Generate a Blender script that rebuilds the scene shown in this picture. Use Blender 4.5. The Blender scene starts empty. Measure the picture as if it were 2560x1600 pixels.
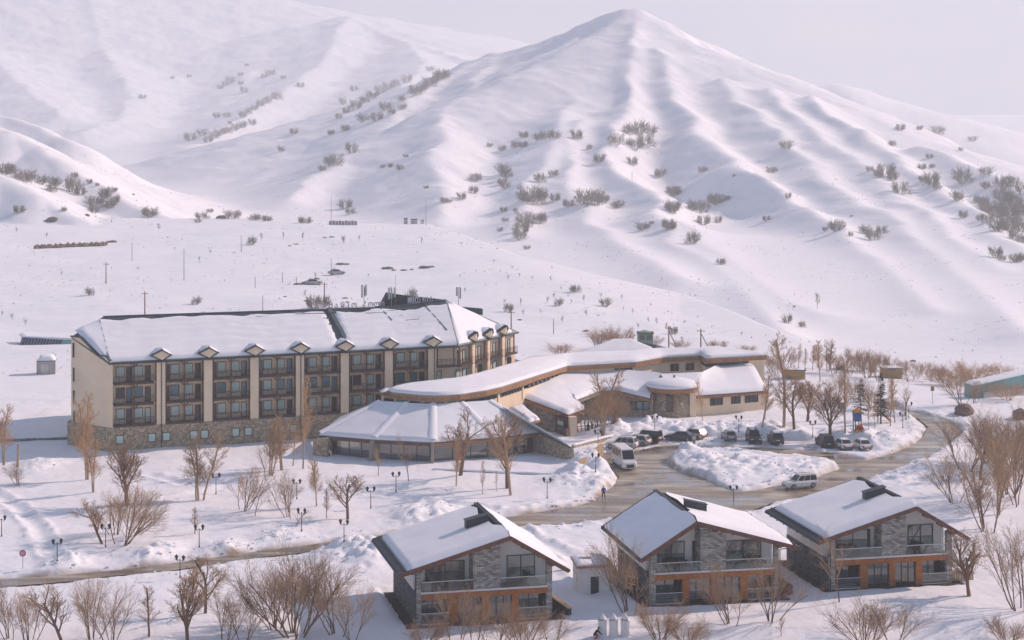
import bpy, bmesh, math, random
import numpy as np
from mathutils import Vector, Matrix

SC = bpy.context.scene
COL = SC.collection
R = math.radians

# ------------------------------------------------------------------ camera
CAM_Z, F, U0, VH = 52.0, 5000.0, 1280.0, 226.0     # height, focal length and horizon in photo pixels (2560 wide)
cam = bpy.data.cameras.new('camera')
cam.sensor_width = 36.0
cam.lens = 36.0 * F / 2560.0
cam.shift_y = (VH - 800.0) / 2560.0
cam.clip_start, cam.clip_end = 1.0, 20000.0
cam_o = bpy.data.objects.new('camera', cam)
cam_o.location = (0, 0, CAM_Z)
cam_o.rotation_euler = (R(90), 0, 0)
COL.objects.link(cam_o)
SC.camera = cam_o

# ------------------------------------------------------------------ light
SUN_AZ, SUN_EL = 27.0, 30.0         # azimuth counted from +X towards +Y
world = bpy.data.worlds.new('World')
SC.world = world
world.use_nodes = True
nt = world.node_tree
nt.nodes.clear()
out = nt.nodes.new('ShaderNodeOutputWorld')
bg = nt.nodes.new('ShaderNodeBackground')
sky = nt.nodes.new('ShaderNodeTexSky')
sky.sky_type = 'NISHITA'
sky.sun_disc = False
sky.sun_elevation = R(SUN_EL)
sky.sun_rotation = R(90 - SUN_AZ)
sky.altitude = 2000
sky.air_density, sky.dust_density, sky.ozone_density = 1.0, 1.0, 0.4
# thin bright cloud over the whole sky, broken by soft noise
tc = nt.nodes.new('ShaderNodeTexCoord')
mp = nt.nodes.new('ShaderNodeMapping'); mp.inputs['Scale'].default_value = (3, 3, 9)
nz = nt.nodes.new('ShaderNodeTexNoise'); nz.inputs['Scale'].default_value = 3.2; nz.inputs['Detail'].default_value = 5
mr = nt.nodes.new('ShaderNodeMapRange')
mr.inputs[1].default_value, mr.inputs[2].default_value = 0.35, 0.7
mr.inputs[3].default_value, mr.inputs[4].default_value = 0.0, 0.22
sp = nt.nodes.new('ShaderNodeSeparateXYZ')
low = nt.nodes.new('ShaderNodeMapRange'); low.interpolation_type = 'SMOOTHSTEP'      # the cloud bank lies all round the horizon
low.inputs[1].default_value, low.inputs[2].default_value = 0.17, 0.03
low.inputs[3].default_value, low.inputs[4].default_value = 0.0, 0.95
mxm = nt.nodes.new('ShaderNodeMath'); mxm.operation = 'MAXIMUM'
mx = nt.nodes.new('ShaderNodeMixRGB')
cr = nt.nodes.new('ShaderNodeValToRGB'); cr.color_ramp.elements[0].position, cr.color_ramp.elements[1].position = 0.38, 0.62
cr.color_ramp.elements[0].color = (0.80, 0.78, 0.95, 1); cr.color_ramp.elements[1].color = (1.0, 0.91, 1.0, 1)
cm = nt.nodes.new('ShaderNodeMixRGB'); cm.blend_type = 'MULTIPLY'; cm.inputs[0].default_value = 1.0; cm.inputs[2].default_value = (4.6, 4.6, 4.6, 1)
bg.inputs['Strength'].default_value = 0.135
L = nt.links.new
L(tc.outputs['Generated'], mp.inputs[0]); L(mp.outputs[0], nz.inputs[0]); L(nz.outputs[0], mr.inputs[0])
L(tc.outputs['Generated'], sp.inputs[0]); L(sp.outputs[2], low.inputs[0]); L(mr.outputs[0], mxm.inputs[0]); L(low.outputs[0], mxm.inputs[1])
L(nz.outputs[0], cr.inputs[0]); L(cr.outputs[0], cm.inputs[1]); L(cm.outputs[0], mx.inputs[2]); L(mxm.outputs[0], mx.inputs[0]); L(sky.outputs[0], mx.inputs[1]); L(mx.outputs[0], bg.inputs[0]); L(bg.outputs[0], out.inputs[0])

sd = Vector((math.cos(R(SUN_AZ)) * math.cos(R(SUN_EL)), math.sin(R(SUN_AZ)) * math.cos(R(SUN_EL)), math.sin(R(SUN_EL))))
sun = bpy.data.lights.new('sun', 'SUN')
sun.energy = 5.0
sun.angle = R(0.6)
sun.color = (1.0, 0.755, 0.65)
sun_o = bpy.data.objects.new('sun', sun)
sun_o.rotation_euler = (-sd).to_track_quat('-Z', 'Y').to_euler()
sun_o.location = (60, 60, 150)
COL.objects.link(sun_o)

SC.view_settings.view_transform = 'Standard'
SC.view_settings.look = 'None'
SC.view_settings.exposure = 0.0
SC.view_settings.gamma = 1.0
SC.view_settings.use_curve_mapping = False
SC.render.engine = 'CYCLES'
SC.cycles.use_denoising = True
SC.cycles.max_bounces = 6
SC.cycles.diffuse_bounces = 3
SC.cycles.glossy_bounces = 2
SC.cycles.transmission_bounces = 4
SC.cycles.volume_bounces = 1
SC.cycles.transparent_max_bounces = 8
SC.cycles.caustics_reflective = False
SC.cycles.caustics_refractive = False

# ------------------------------------------------------------------ helpers: pixels to places
def PY(u, v, y):                    # the point at depth y seen at photo pixel u, v
    return Vector(((u - U0) / F * y, y, CAM_Z + (VH - v) / F * y))
def PZ(u, v, z=0.0):                # the point at height z seen at photo pixel u, v
    return PY(u, v, (CAM_Z - z) * F / (v - VH))

# ------------------------------------------------------------------ helpers: materials
MATS = {}
def M(name, col, rough=0.7, var=0.12, scale=1.2, bump=0.0, bscale=8.0, metal=0.0, spec=0.3, col2=None, detail=4.0):
    if name in MATS: return MATS[name]
    m = bpy.data.materials.new(name); m.use_nodes = True
    n = m.node_tree.nodes; l = m.node_tree.links.new
    b = n['Principled BSDF']
    b.inputs['Roughness'].default_value = rough
    b.inputs['Metallic'].default_value = metal
    b.inputs['Specular IOR Level'].default_value = spec
    c = list(col) + [1]
    if var > 0 or col2:
        t = n.new('ShaderNodeTexCoord'); z = n.new('ShaderNodeTexNoise')
        z.inputs['Scale'].default_value = scale; z.inputs['Detail'].default_value = detail
        r = n.new('ShaderNodeValToRGB')
        r.color_ramp.elements[0].position = 0.32; r.color_ramp.elements[1].position = 0.68
        r.color_ramp.elements[0].color = [x * (1 - var) for x in col] + [1]
        r.color_ramp.elements[1].color = (list(col2) if col2 else [min(1, x * (1 + var)) for x in col]) + [1]
        l(t.outputs['Object'], z.inputs['Vector']); l(z.outputs[0], r.inputs[0]); l(r.outputs[0], b.inputs['Base Color'])
    else:
        b.inputs['Base Color'].default_value = c
    if bump > 0:
        t2 = n.new('ShaderNodeTexCoord'); z2 = n.new('ShaderNodeTexNoise')
        z2.inputs['Scale'].default_value = bscale; z2.inputs['Detail'].default_value = 5
        bp = n.new('ShaderNodeBump'); bp.inputs['Strength'].default_value = bump; bp.inputs['Distance'].default_value = 0.2
        l(t2.outputs['Object'], z2.inputs['Vector']); l(z2.outputs[0], bp.inputs['Height']); l(bp.outputs[0], b.inputs['Normal'])
    MATS[name] = m
    return m
def M_stone(name, c1, c2, mortar, scale, stretch=(1, 1, 1), bump=0.6, width=0.06):   # rubble: voronoi stones and joints
    m = bpy.data.materials.new(name); m.use_nodes = True
    n = m.node_tree.nodes; l = m.node_tree.links.new; b = n['Principled BSDF']
    b.inputs['Roughness'].default_value = 0.85; b.inputs['Specular IOR Level'].default_value = 0.2
    t = n.new('ShaderNodeTexCoord'); mp = n.new('ShaderNodeMapping'); mp.inputs['Scale'].default_value = stretch
    v = n.new('ShaderNodeTexVoronoi'); v.inputs['Scale'].default_value = scale
    e = n.new('ShaderNodeTexVoronoi'); e.feature = 'DISTANCE_TO_EDGE'; e.inputs['Scale'].default_value = scale
    r = n.new('ShaderNodeValToRGB')
    r.color_ramp.elements[0].color = list(c1) + [1]; r.color_ramp.elements[1].color = list(c2) + [1]
    s = n.new('ShaderNodeSeparateColor'); mr = n.new('ShaderNodeMapRange'); mr.inputs[2].default_value = width
    mx = n.new('ShaderNodeMixRGB'); mx.inputs[1].default_value = list(mortar) + [1]
    bp = n.new('ShaderNodeBump'); bp.inputs['Strength'].default_value = bump; bp.inputs['Distance'].default_value = 0.08
    l(t.outputs['Object'], mp.inputs[0])
    for x in (v, e): l(mp.outputs[0], x.inputs['Vector'])
    l(v.outputs['Color'], s.inputs[0]); l(s.outputs[0], r.inputs[0]); l(e.outputs['Distance'], mr.inputs[0])
    l(mr.outputs[0], mx.inputs[0]); l(r.outputs[0], mx.inputs[2]); l(mx.outputs[0], b.inputs['Base Color'])
    l(mr.outputs[0], bp.inputs['Height']); l(bp.outputs[0], b.inputs['Normal'])
    MATS[name] = m
    return m
def M_brick(name, c1, c2, mortar, bw, bh, rot=False, bump=0.5):
    m = bpy.data.materials.new(name); m.use_nodes = True
    n = m.node_tree.nodes; l = m.node_tree.links.new; b = n['Principled BSDF']
    b.inputs['Roughness'].default_value = 0.85; b.inputs['Specular IOR Level'].default_value = 0.2
    t = n.new('ShaderNodeTexCoord'); sx = n.new('ShaderNodeSeparateXYZ'); cb = n.new('ShaderNodeCombineXYZ')
    ad = n.new('ShaderNodeMath'); ad.operation = 'ADD'
    k = n.new('ShaderNodeTexBrick'); k.inputs['Scale'].default_value = 1
    k.inputs['Color1'].default_value = list(c1) + [1]; k.inputs['Color2'].default_value = list(c2) + [1]; k.inputs['Mortar'].default_value = list(mortar) + [1]
    k.inputs['Brick Width'].default_value = bw; k.inputs['Row Height'].default_value = bh; k.inputs['Mortar Size'].default_value = bh * 0.09
    z = n.new('ShaderNodeTexNoise'); z.inputs['Scale'].default_value = 2.5
    mx = n.new('ShaderNodeMixRGB'); mx.blend_type = 'MULTIPLY'; mx.inputs[0].default_value = 0.5
    bp = n.new('ShaderNodeBump'); bp.inputs['Strength'].default_value = bump; bp.inputs['Distance'].default_value = 0.04; bp.invert = True
    l(t.outputs['Object'], sx.inputs[0]); l(sx.outputs[0], ad.inputs[0]); l(sx.outputs[1], ad.inputs[1])
    l(ad.outputs[0], cb.inputs[0]); l(sx.outputs[2], cb.inputs[1]); l(cb.outputs[0], k.inputs['Vector'])
    l(t.outputs['Object'], z.inputs['Vector']); l(k.outputs[0], mx.inputs[1]); l(z.outputs[0], mx.inputs[2]); l(mx.outputs[0], b.inputs['Base Color'])
    l(k.outputs['Fac'], bp.inputs['Height']); l(bp.outputs[0], b.inputs['Normal'])
    MATS[name] = m
    return m
def M_glass(name, tint, rough=0.05, spec=0.9):
    m = M(name, tint, rough, 0.25, 0.35, spec=spec)
    return m

M('snow', (0.835, 0.85, 0.885), 0.75, 0.03, 0.25, bump=0.32, bscale=1.6, spec=0.15)
def dirty_snow():                      # road dirt thrown on to the banks, kept as a point attribute of the ground
    m = MATS['snow'].copy(); m.name = 'snow_ground'; n = m.node_tree.nodes; l = m.node_tree.links.new
    b = n['Principled BSDF']; src = b.inputs['Base Color'].links[0].from_socket
    a = n.new('ShaderNodeAttribute'); a.attribute_name = 'dirt'
    mx_ = n.new('ShaderNodeMixRGB'); mx_.inputs[2].default_value = (0.30, 0.215, 0.135, 1)
    l(a.outputs['Fac'], mx_.inputs[0]); l(src, mx_.inputs[1]); l(mx_.outputs[0], b.inputs['Base Color'])
    MATS['snow_ground'] = m
dirty_snow()
M('roof_snow', (0.835, 0.85, 0.885), 0.75, 0.03, 0.3, bump=0.06, bscale=1.2, spec=0.15)

# ------------------------------------------------------------------ helpers: meshes and objects
def tag(o, label=None, cat=None, group=None, kind=None):
    if label: o['label'] = label
    if cat: o['category'] = cat
    if group: o['group'] = group
    if kind: o['kind'] = kind
    return o
def empty(name, loc=(0, 0, 0), rz=0.0, label=None, cat=None, group=None):
    o = bpy.data.objects.new(name, None)
    o.empty_display_size = 0.3
    o.location = loc; o.rotation_euler = (0, 0, rz)
    COL.objects.link(o)
    return tag(o, label, cat, group)
def copy_tree(o, parent=None):
    c = o.copy(); COL.objects.link(c)
    if parent is not None: c.parent = parent
    for ch in o.children:
        copy_tree(ch, c)
    return c
class MB:
    def __init__(self): self.v = []; self.f = []
    def add(self, vs, fs):
        n = len(self.v); self.v += [tuple(p) for p in vs]; self.f += [tuple(i + n for i in f) for f in fs]; return self
    def poly(self, pts): return self.add(pts, [tuple(range(len(pts)))])
    def box(self, x0, x1, y0, y1, z0, z1):
        return self.add([(x0, y0, z0), (x1, y0, z0), (x1, y1, z0), (x0, y1, z0), (x0, y0, z1), (x1, y0, z1), (x1, y1, z1), (x0, y1, z1)],
                        [(0, 3, 2, 1), (4, 5, 6, 7), (0, 1, 5, 4), (1, 2, 6, 5), (2, 3, 7, 6), (3, 0, 4, 7)])
    def hexa(self, b, t):               # bottom ring and top ring of any number of points
        n = len(b)
        fs = [tuple(range(n - 1, -1, -1)), tuple(range(n, 2 * n))] + [(i, (i + 1) % n, n + (i + 1) % n, n + i) for i in range(n)]
        return self.add(list(b) + list(t), fs)
    def prism(self, pts, z0, z1): return self.hexa([(p[0], p[1], z0) for p in pts], [(p[0], p[1], z1) for p in pts])
    def slab(self, pts, th):            # polygon in space with thickness downwards
        return self.hexa([(p[0], p[1], p[2] - th) for p in pts], pts)
    def bar(self, p, q, w, h=None, up=(0, 0, 1)):
        h = h or w; p = Vector(p); q = Vector(q); d = (q - p)
        if d.length < 1e-6: return self
        d.normalize(); s = d.cross(Vector(up))
        if s.length < 1e-4: s = d.cross(Vector((1, 0, 0)))
        s.normalize(); t = s.cross(d)
        s *= w / 2; t *= h / 2
        ring = lambda c: [c - s - t, c + s - t, c + s + t, c - s + t]
        return self.hexa([tuple(x) for x in ring(p)], [tuple(x) for x in ring(q)])
    def tube(self, p, q, r0, r1=None, n=6, caps=True):
        r1 = r0 if r1 is None else r1; p = Vector(p); q = Vector(q); d = q - p
        if d.length < 1e-6: return self
        d.normalize(); s = d.orthogonal().normalized(); t = d.cross(s)
        a = [tuple(p + (s * math.cos(2 * math.pi * i / n) + t * math.sin(2 * math.pi * i / n)) * r0) for i in range(n)]
        b = [tuple(q + (s * math.cos(2 * math.pi * i / n) + t * math.sin(2 * math.pi * i / n)) * r1) for i in range(n)]
        k = len(self.v); self.v += a + b
        self.f += [(k + i, k + (i + 1) % n, k + n + (i + 1) % n, k + n + i) for i in range(n)]
        if caps: self.f += [tuple(k + i for i in range(n - 1, -1, -1)), tuple(k + n + i for i in range(n))]
        return self
    def lathe(self, prof, n=12, c=(0, 0)):
        k = len(self.v)
        for r, z in prof:
            for i in range(n):
                a = 2 * math.pi * i / n
                self.v.append((c[0] + r * math.cos(a), c[1] + r * math.sin(a), z))
        for j in range(len(prof) - 1):
            for i in range(n):
                self.f.append((k + j * n + i, k + j * n + (i + 1) % n, k + (j + 1) * n + (i + 1) % n, k + (j + 1) * n + i))
        self.f.append(tuple(k + i for i in range(n - 1, -1, -1)))
        self.f.append(tuple(k + (len(prof) - 1) * n + i for i in range(n)))
        return self
    def mesh(self, name, mat=None, smooth=False):
        me = bpy.data.meshes.new(name); me.from_pydata(self.v, [], self.f)
        if mat: me.materials.append(MATS[mat])
        if smooth: me.polygons.foreach_set('use_smooth', [True] * len(me.polygons))
        me.validate(); me.update()
        return me
    def build(self, name, mat, parent=None, smooth=False, loc=None, rz=0.0):
        return link(name, self.mesh(name, mat, smooth), parent, loc, rz)
def link(name, me, parent=None, loc=None, rz=0.0):
    o = bpy.data.objects.new(name, me); COL.objects.link(o)
    if parent is not None: o.parent = parent
    if loc is not None: o.location = loc
    o.rotation_euler = (0, 0, rz)
    return o
def box_part(name, mat, parent, *b):
    return MB().box(*b).build(name, mat, parent)
_RAILS = {}

# ------------------------------------------------------------------ helpers: noise for the terrain
def _hash(ix, iy, seed):
    h = (ix.astype(np.int64) * 374761393 + iy.astype(np.int64) * 668265263 + seed * 1442695041) & 0xFFFFFFFF
    h = ((h ^ (h >> 13)) * 1274126177) & 0xFFFFFFFF
    h = h ^ (h >> 16)
    return (h & 0xFFFF) / 65535.0 * 2 * np.pi
def pnoise(x, y, seed=0):
    x = np.asarray(x, float); y = np.asarray(y, float)
    ix = np.floor(x); iy = np.floor(y); fx = x - ix; fy = y - iy
    sx = fx * fx * fx * (fx * (fx * 6 - 15) + 10); sy = fy * fy * fy * (fy * (fy * 6 - 15) + 10)
    def g(dx, dy):
        a = _hash(ix + dx, iy + dy, seed)
        return np.cos(a) * (fx - dx) + np.sin(a) * (fy - dy)
    return ((g(0, 0) * (1 - sx) + g(1, 0) * sx) * (1 - sy) + (g(0, 1) * (1 - sx) + g(1, 1) * sx) * sy) * 1.5
def fbm(x, y, wl, octaves=4, seed=0, gain=0.5):
    s = 0; a = 1.0; f = 1.0 / wl
    for i in range(octaves):
        s = s + a * pnoise(x * f + i * 17.3, y * f - i * 9.1, seed + i); a *= gain; f *= 2
    return s
def sstep(a, b, x):
    t = np.clip((x - a) / (b - a), 0, 1); return t * t * (3 - 2 * t)
# ================================================================== the ground
# road outline (photo pixels on the level plateau) and the snow island in the turning loop
ROAD_A = [(-400, 1480), (0, 1448), (145, 1439), (313, 1423), (455, 1405), (640, 1379), (740, 1366), (843, 1352), (961, 1337), (1130, 1312), (1301, 1288), (1381, 1274), (1440, 1266),
          (1490, 1251), (1512, 1230), (1536, 1213), (1549, 1192), (1528, 1176), (1500, 1152), (1497, 1134), (1532, 1129), (1582, 1129), (1638, 1117), (1690, 1113), (1744, 1115), (1903, 1119), (2040, 1127),
          (2099, 1135), (2165, 1151), (2227, 1135), (2282, 1114), (2309, 1089), (2320, 1067), (2293, 1045), (2254, 1034), (2208, 1021), (2180, 1012), (2230, 1012),
          (2268, 1027), (2323, 1039), (2369, 1051), (2400, 1078), (2350, 1126), (2296, 1153), (2231, 1181), (2178, 1198), (2080, 1226), (1990, 1246), (1929, 1258),
          (1878, 1277), (1780, 1290), (1640, 1300), (1513, 1300), (1440, 1307), (1343, 1318), (1180, 1337), (957, 1356), (829, 1373), (640, 1395), (437, 1425), (276, 1440), (193, 1452), (0, 1468), (-400, 1503)]
ISLAND = [(1664, 1159), (1690, 1142), (1717, 1127), (1797, 1124), (1903, 1128), (2009, 1141), (2077, 1152), (2107, 1165), (2091, 1177), (2044, 1194), (1959, 1215), (1929, 1220),
          (1858, 1231), (1828, 1230), (1790, 1215), (1752, 1195), (1697, 1180)]
ROAD_P = np.array([PZ(u, v)[:2] for u, v in ROAD_A])
ISL_P = np.array([PZ(u, v)[:2] for u, v in ISLAND])
def poly_sd(x, y, P):                 # signed distance to a polygon, negative inside
    d2 = np.full(x.shape, 1e12); ins = np.zeros(x.shape, bool)
    for i in range(len(P)):
        ax, ay = P[i]; bx, by = P[(i + 1) % len(P)]
        ex, ey = bx - ax, by - ay
        t = np.clip(((x - ax) * ex + (y - ay) * ey) / (ex * ex + ey * ey + 1e-9), 0, 1)
        d2 = np.minimum(d2, (x - ax - t * ex) ** 2 + (y - ay - t * ey) ** 2)
        c = ((ay > y) != (by > y)) & (x < (bx - ax) * (y - ay) / (by - ay + 1e-12) + ax)
        ins ^= c
    d = np.sqrt(d2)
    return np.where(ins, -d, d)
def line_d(x, y, P):                  # distance to an open polyline
    d2 = np.full(x.shape, 1e12)
    for i in range(len(P) - 1):
        ax, ay = P[i]; bx, by = P[i + 1]; ex, ey = bx - ax, by - ay
        t = np.clip(((x - ax) * ex + (y - ay) * ey) / (ex * ex + ey * ey + 1e-9), 0, 1)
        d2 = np.minimum(d2, (x - ax - t * ex) ** 2 + (y - ay - t * ey) ** 2)
    return np.sqrt(d2)
# edge of the plateau behind the hotel, as seen: pixel column, pixel row, height
CREST = [(-900, 575, 6), (-300, 560, 6), (0, 549, 6), (200, 546, 6), (420, 546, 6), (700, 546, 6), (850, 558, 6), (1000, 560, 6), (1075, 561, 6), (1130, 580, 5.5), (1300, 640, 4), (1500, 690, 2),
         (1700, 735, 0), (1850, 790, 0), (2000, 855, 0), (2150, 893, -1), (2300, 922, -2), (2450, 945, -3), (2700, 970, -3), (3400, 990, -3)]
CR_U = np.array([c[0] for c in CREST], float)
CR_Y = np.array([(CAM_Z - c[2]) * F / (c[1] - VH) for c in CREST])
CR_Z = np.array([c[2] for c in CREST], float)
def yv(v): return 1000 - (v - 30) * 0.58
def auto(pts): return [(u, v, yv(v)) for u, v in pts]
RIDGES = [  # (points as pixel column, pixel row, depth), cross slope
    # the near shoulder on the left
    ([(-500, 90, 930), (-300, 190, 900), (0, 330, 860), (85, 371, 850), (193, 439, 800), (300, 495, 762), (409, 541, 727), (470, 556, 715)], 0.5),
    ([(-500, 130, 1150), (-200, 228, 1090), (0, 294, 1040), (141, 350, 1000)], 0.5),
    ([(-400, 250, 790), (-200, 345, 760), (0, 447, 722), (95, 492, 704), (190, 542, 690)], 0.42),
    # the main mountain: skyline, then the spurs that run down to the right
    ([(1560, 31, 1000), (1595, 30, 1000), (1620, 38, 1000), (1650, 58, 1000), (1700, 86, 1000), (1850, 146, 1000), (1990, 212, 1000), (2120, 285, 985), (2300, 360, 960), (2500, 440, 930), (2900, 560, 880)], 0.395),
    ([(1580, 29, 1000), (1540, 35, 1003), (1500, 47, 1010), (1450, 68, 1020), (1400, 92, 1030), (1250, 140, 1060), (1170, 152, 1100)], 0.42),
    (auto([(1582, 60), (1582, 130), (1575, 220), (1550, 300), (1510, 390), (1566, 428), (1596, 454), (1633, 498), (1659, 547), (1697, 618), (1753, 660), (1812, 708), (1898, 787), (1960, 840)]), 0.75),
    (auto([(1645, 125), (1660, 170), (1705, 262), (1745, 328), (1816, 388), (1868, 425), (1935, 470), (1995, 511), (2062, 555), (2132, 611), (2192, 660), (2240, 708), (2330, 790)]), 0.66),
    (auto([(1800, 195), (1850, 250), (1900, 300), (1983, 366), (2032, 403), (2058, 444), (2143, 496), (2230, 560), (2330, 640), (2440, 740), (2560, 840)]), 0.5),
    (auto([(1915, 220), (1960, 262), (1995, 295), (2062, 347), (2114, 388), (2177, 436), (2229, 477), (2285, 518), (2380, 600), (2500, 690)]), 0.5),
    (auto([(2020, 238), (2080, 275), (2110, 300), (2170, 336), (2199, 373), (2255, 425), (2348, 477), (2422, 522), (2460, 570), (2553, 630), (2700, 720)]), 0.66),
    (auto([(2300, 362), (2420, 420), (2560, 480), (2750, 560)]), 0.5),
    (auto([(1700, 560), (1760, 600), (1850, 690), (1960, 770), (2050, 800)]), 0.4),
    ([(1250, 140, 1060), (1160, 240, 940), (1105, 316, 850), (1094, 400, 790), (1092, 454, 765), (1083, 550, 715)], 0.5),
    ([(1400, 92, 1030), (1430, 220, 920), (1393, 346, 820), (1340, 420, 780), (1310, 500, 740), (1290, 590, 690)], 0.5),
    ([(1470, 300, 850), (1420, 372, 810), (1440, 480, 745), (1500, 560, 705), (1600, 640, 640), (1700, 700, 590)], 0.48),
    ([(1230, 470, 790), (1160, 510, 750), (1100, 548, 730), (1060, 580, 720)], 0.42),
    ([(1250, 140, 1060), (1120, 190, 1020), (1023, 250, 960), (919, 357, 880), (800, 433, 820), (700, 500, 780)], 0.42),
    # the round hill behind on the right
    ([(1900, 232, 1200), (1980, 212, 1200), (2080, 210, 1200), (2150, 224, 1200), (2250, 256, 1190), (2400, 322, 1170), (2560, 378, 1150), (2800, 460, 1100)], 0.38),
    # the far massif on the left
    ([(-900, -60, 1950), (-300, -90, 1900), (150, -90, 1850), (480, -45, 1800), (560, 0, 1780), (600, 28, 1750), (640, 52, 1700), (740, 70, 1650), (800, 56, 1640), (870, 42, 1600), (930, 72, 1560), (1020, 106, 1500), (1170, 150, 1400), (1300, 190, 1300)], 0.3),
    ([(640, 52, 1700), (650, 160, 1450), (560, 260, 1250), (470, 340, 1080), (400, 390, 1000)], 0.28),
    ([(870, 42, 1600), (800, 160, 1380), (690, 240, 1200), (590, 300, 1080), (500, 360, 980), (420, 420, 900)], 0.3),
    ([(1020, 106, 1500), (1060, 160, 1330), (1000, 230, 1180), (840, 300, 1050), (740, 380, 940), (640, 440, 880)], 0.3),
    ([(200, -90, 1850), (260, 120, 1500), (330, 230, 1280), (300, 300, 1120), (200, 330, 1050)], 0.26),
    ([(-200, -90, 1880), (-60, 100, 1500), (60, 220, 1250), (160, 290, 1100)], 0.24),
]
def farther(y, i): return y if i < 3 else 560 + (y - 560) * (2.2 if i < len(RIDGES) - 6 else 3.2)      # all but the near shoulder recede further into the haze
RID3 = [(np.array([PY(u, v, farther(y, i)) for u, v, y in pts]), k * (1.0 if i < 3 else 0.86)) for i, (pts, k) in enumerate(RIDGES)]
FLOOR = -11.0
# paths trodden in the snow and heaps thrown up by the plough (pixel, height, radius)
PATHS = [[(-60, 1210), (40, 1270), (90, 1320), (130, 1400)], [(400, 1255), (560, 1225), (700, 1222), (930, 1238), (1100, 1265), (1230, 1275)], [(380, 1195), (470, 1215), (620, 1212)],
         [(1300, 1330), (1430, 1400), (1480, 1500)]]
PATH_P = [np.array([PZ(u, v)[:2] for u, v in p]) for p in PATHS]
HEAPS = [(1475, 1160, 1.7, 2.6), (1500, 1180, 1.5, 2.4), (1450, 1195, 1.5, 3.0), (1420, 1210, 1.0, 3.0), (1490, 1215, 1.0, 2.4), (1545, 1085, 1.6, 3.2), (1640, 1075, 1.8, 3.2), (1600, 1085, 1.3, 3.2), (1690, 1082, 1.6, 3.2), (1750, 1086, 1.4, 3.4),
         (1800, 1082, 1.3, 3.0), (1850, 1085, 1.5, 3.0), (1930, 1090, 1.6, 3.2), (1980, 1092, 1.3, 3.0), (2100, 1098, 1.4, 2.8), (2160, 1103, 1.6, 3.0), (2210, 1106, 1.3, 2.6), (1720, 1150, 1.9, 3.2), (1760, 1160, 1.6, 3.4), (1810, 1180, 1.3, 4.0),
         (1860, 1165, 1.2, 4.5), (1930, 1175, 1.1, 4.5), (2000, 1172, 0.9, 4.5), (880, 1385, 1.7, 2.6), (920, 1395, 1.8, 2.8), (840, 1395, 1.0, 2.4), (1040, 1295, 1.3, 3.0), (1085, 1290, 1.2, 2.6), (370, 1395, 1.0, 2.2), (165, 1415, 1.2, 2.2),
         (410, 1380, 0.9, 2.0), (100, 1170, 0.8, 3.0), (700, 1345, 0.6, 2.6), (560, 1375, 0.7, 2.4), (2180, 1000, 1.0, 4.0), (2330, 1120, 0.6, 3.0), (2250, 1210, 0.8, 4.0), (2330, 1190, 1.1, 5.0), (1575, 1095, 0.8, 2.4)]
HEAP_P = [(PZ(u, v)[0], PZ(u, v)[1], h, r) for u, v, h, r in HEAPS]
PADS = []                              # (polygon, height): building footings and parking places keep the ground level
def pad(pix, z=0.0): PADS.append((np.array([PZ(u, v)[:2] for u, v in pix]), z))
pad([(1500, 1108), (1640, 1100), (1760, 1092), (1840, 1096), (1960, 1100), (2160, 1112), (2190, 1130), (2060, 1130), (1900, 1120), (1740, 1114), (1640, 1118), (1510, 1128)], 0.04)
# footings (world metres) of the chalets and the other houses
def rpad(x, y, a, w, d, m=0.4, z=-0.02):
    ca, sa = math.cos(a), math.sin(a)
    PADS.append((np.array([(x + ca * i - sa * j, y + sa * i + ca * j) for i, j in ((-m, -m), (w + m, -m), (w + m, d + m), (-m, d + m))]), z))
CHALETS = [((-9.27, 194.0), R(13.4), False), ((13.97, 201.8), R(11.8), True), ((33.15, 208.0), R(12.8), False)]
for (cx, cy), ca, _m in CHALETS: rpad(cx, cy, ca, 13.6, 13.0, 0.9)
def ridge_h(x, y):
    acc = np.zeros(x.shape); K = 2.7
    am = sstep(600, 900, y)
    x, y = x + am * fbm(x, y, 90, 3, 51) * 7, y + am * fbm(x, y, 90, 3, 57) * 9
    for ri, (P, k) in enumerate(RID3):
        kl = 0.66 if ri in (3, 4) else k               # the main mountain is steeper sideways than towards the valley
        best = np.full(x.shape, -1e3)
        for i in range(len(P) - 1):
            ax, ay, az = P[i]; bx, by, bz = P[i + 1]; ex, ey = bx - ax, by - ay
            t = np.clip(((x - ax) * ex + (y - ay) * ey) / (ex * ex + ey * ey + 1e-9), 0, 1)
            d = np.sqrt((x - ax - t * ex) ** 2 + (y - ay - t * ey) ** 2)
            dd = np.sqrt(d * d + 9.0) - 3.0
            dd = np.where(dd > 60, 60 + (dd - 60) * 0.72, dd)
            kk = k + (kl - k) * sstep(0.45, 0.95, np.abs(ax + t * ex - x) / np.maximum(d, 1)) if kl != k else k
            best = np.maximum(best, az + t * (bz - az) - kk * dd)
        acc = acc + np.exp(np.clip((best - FLOOR) / K, -40, 250))
    return FLOOR + K * np.log(1 + acc)
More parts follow.
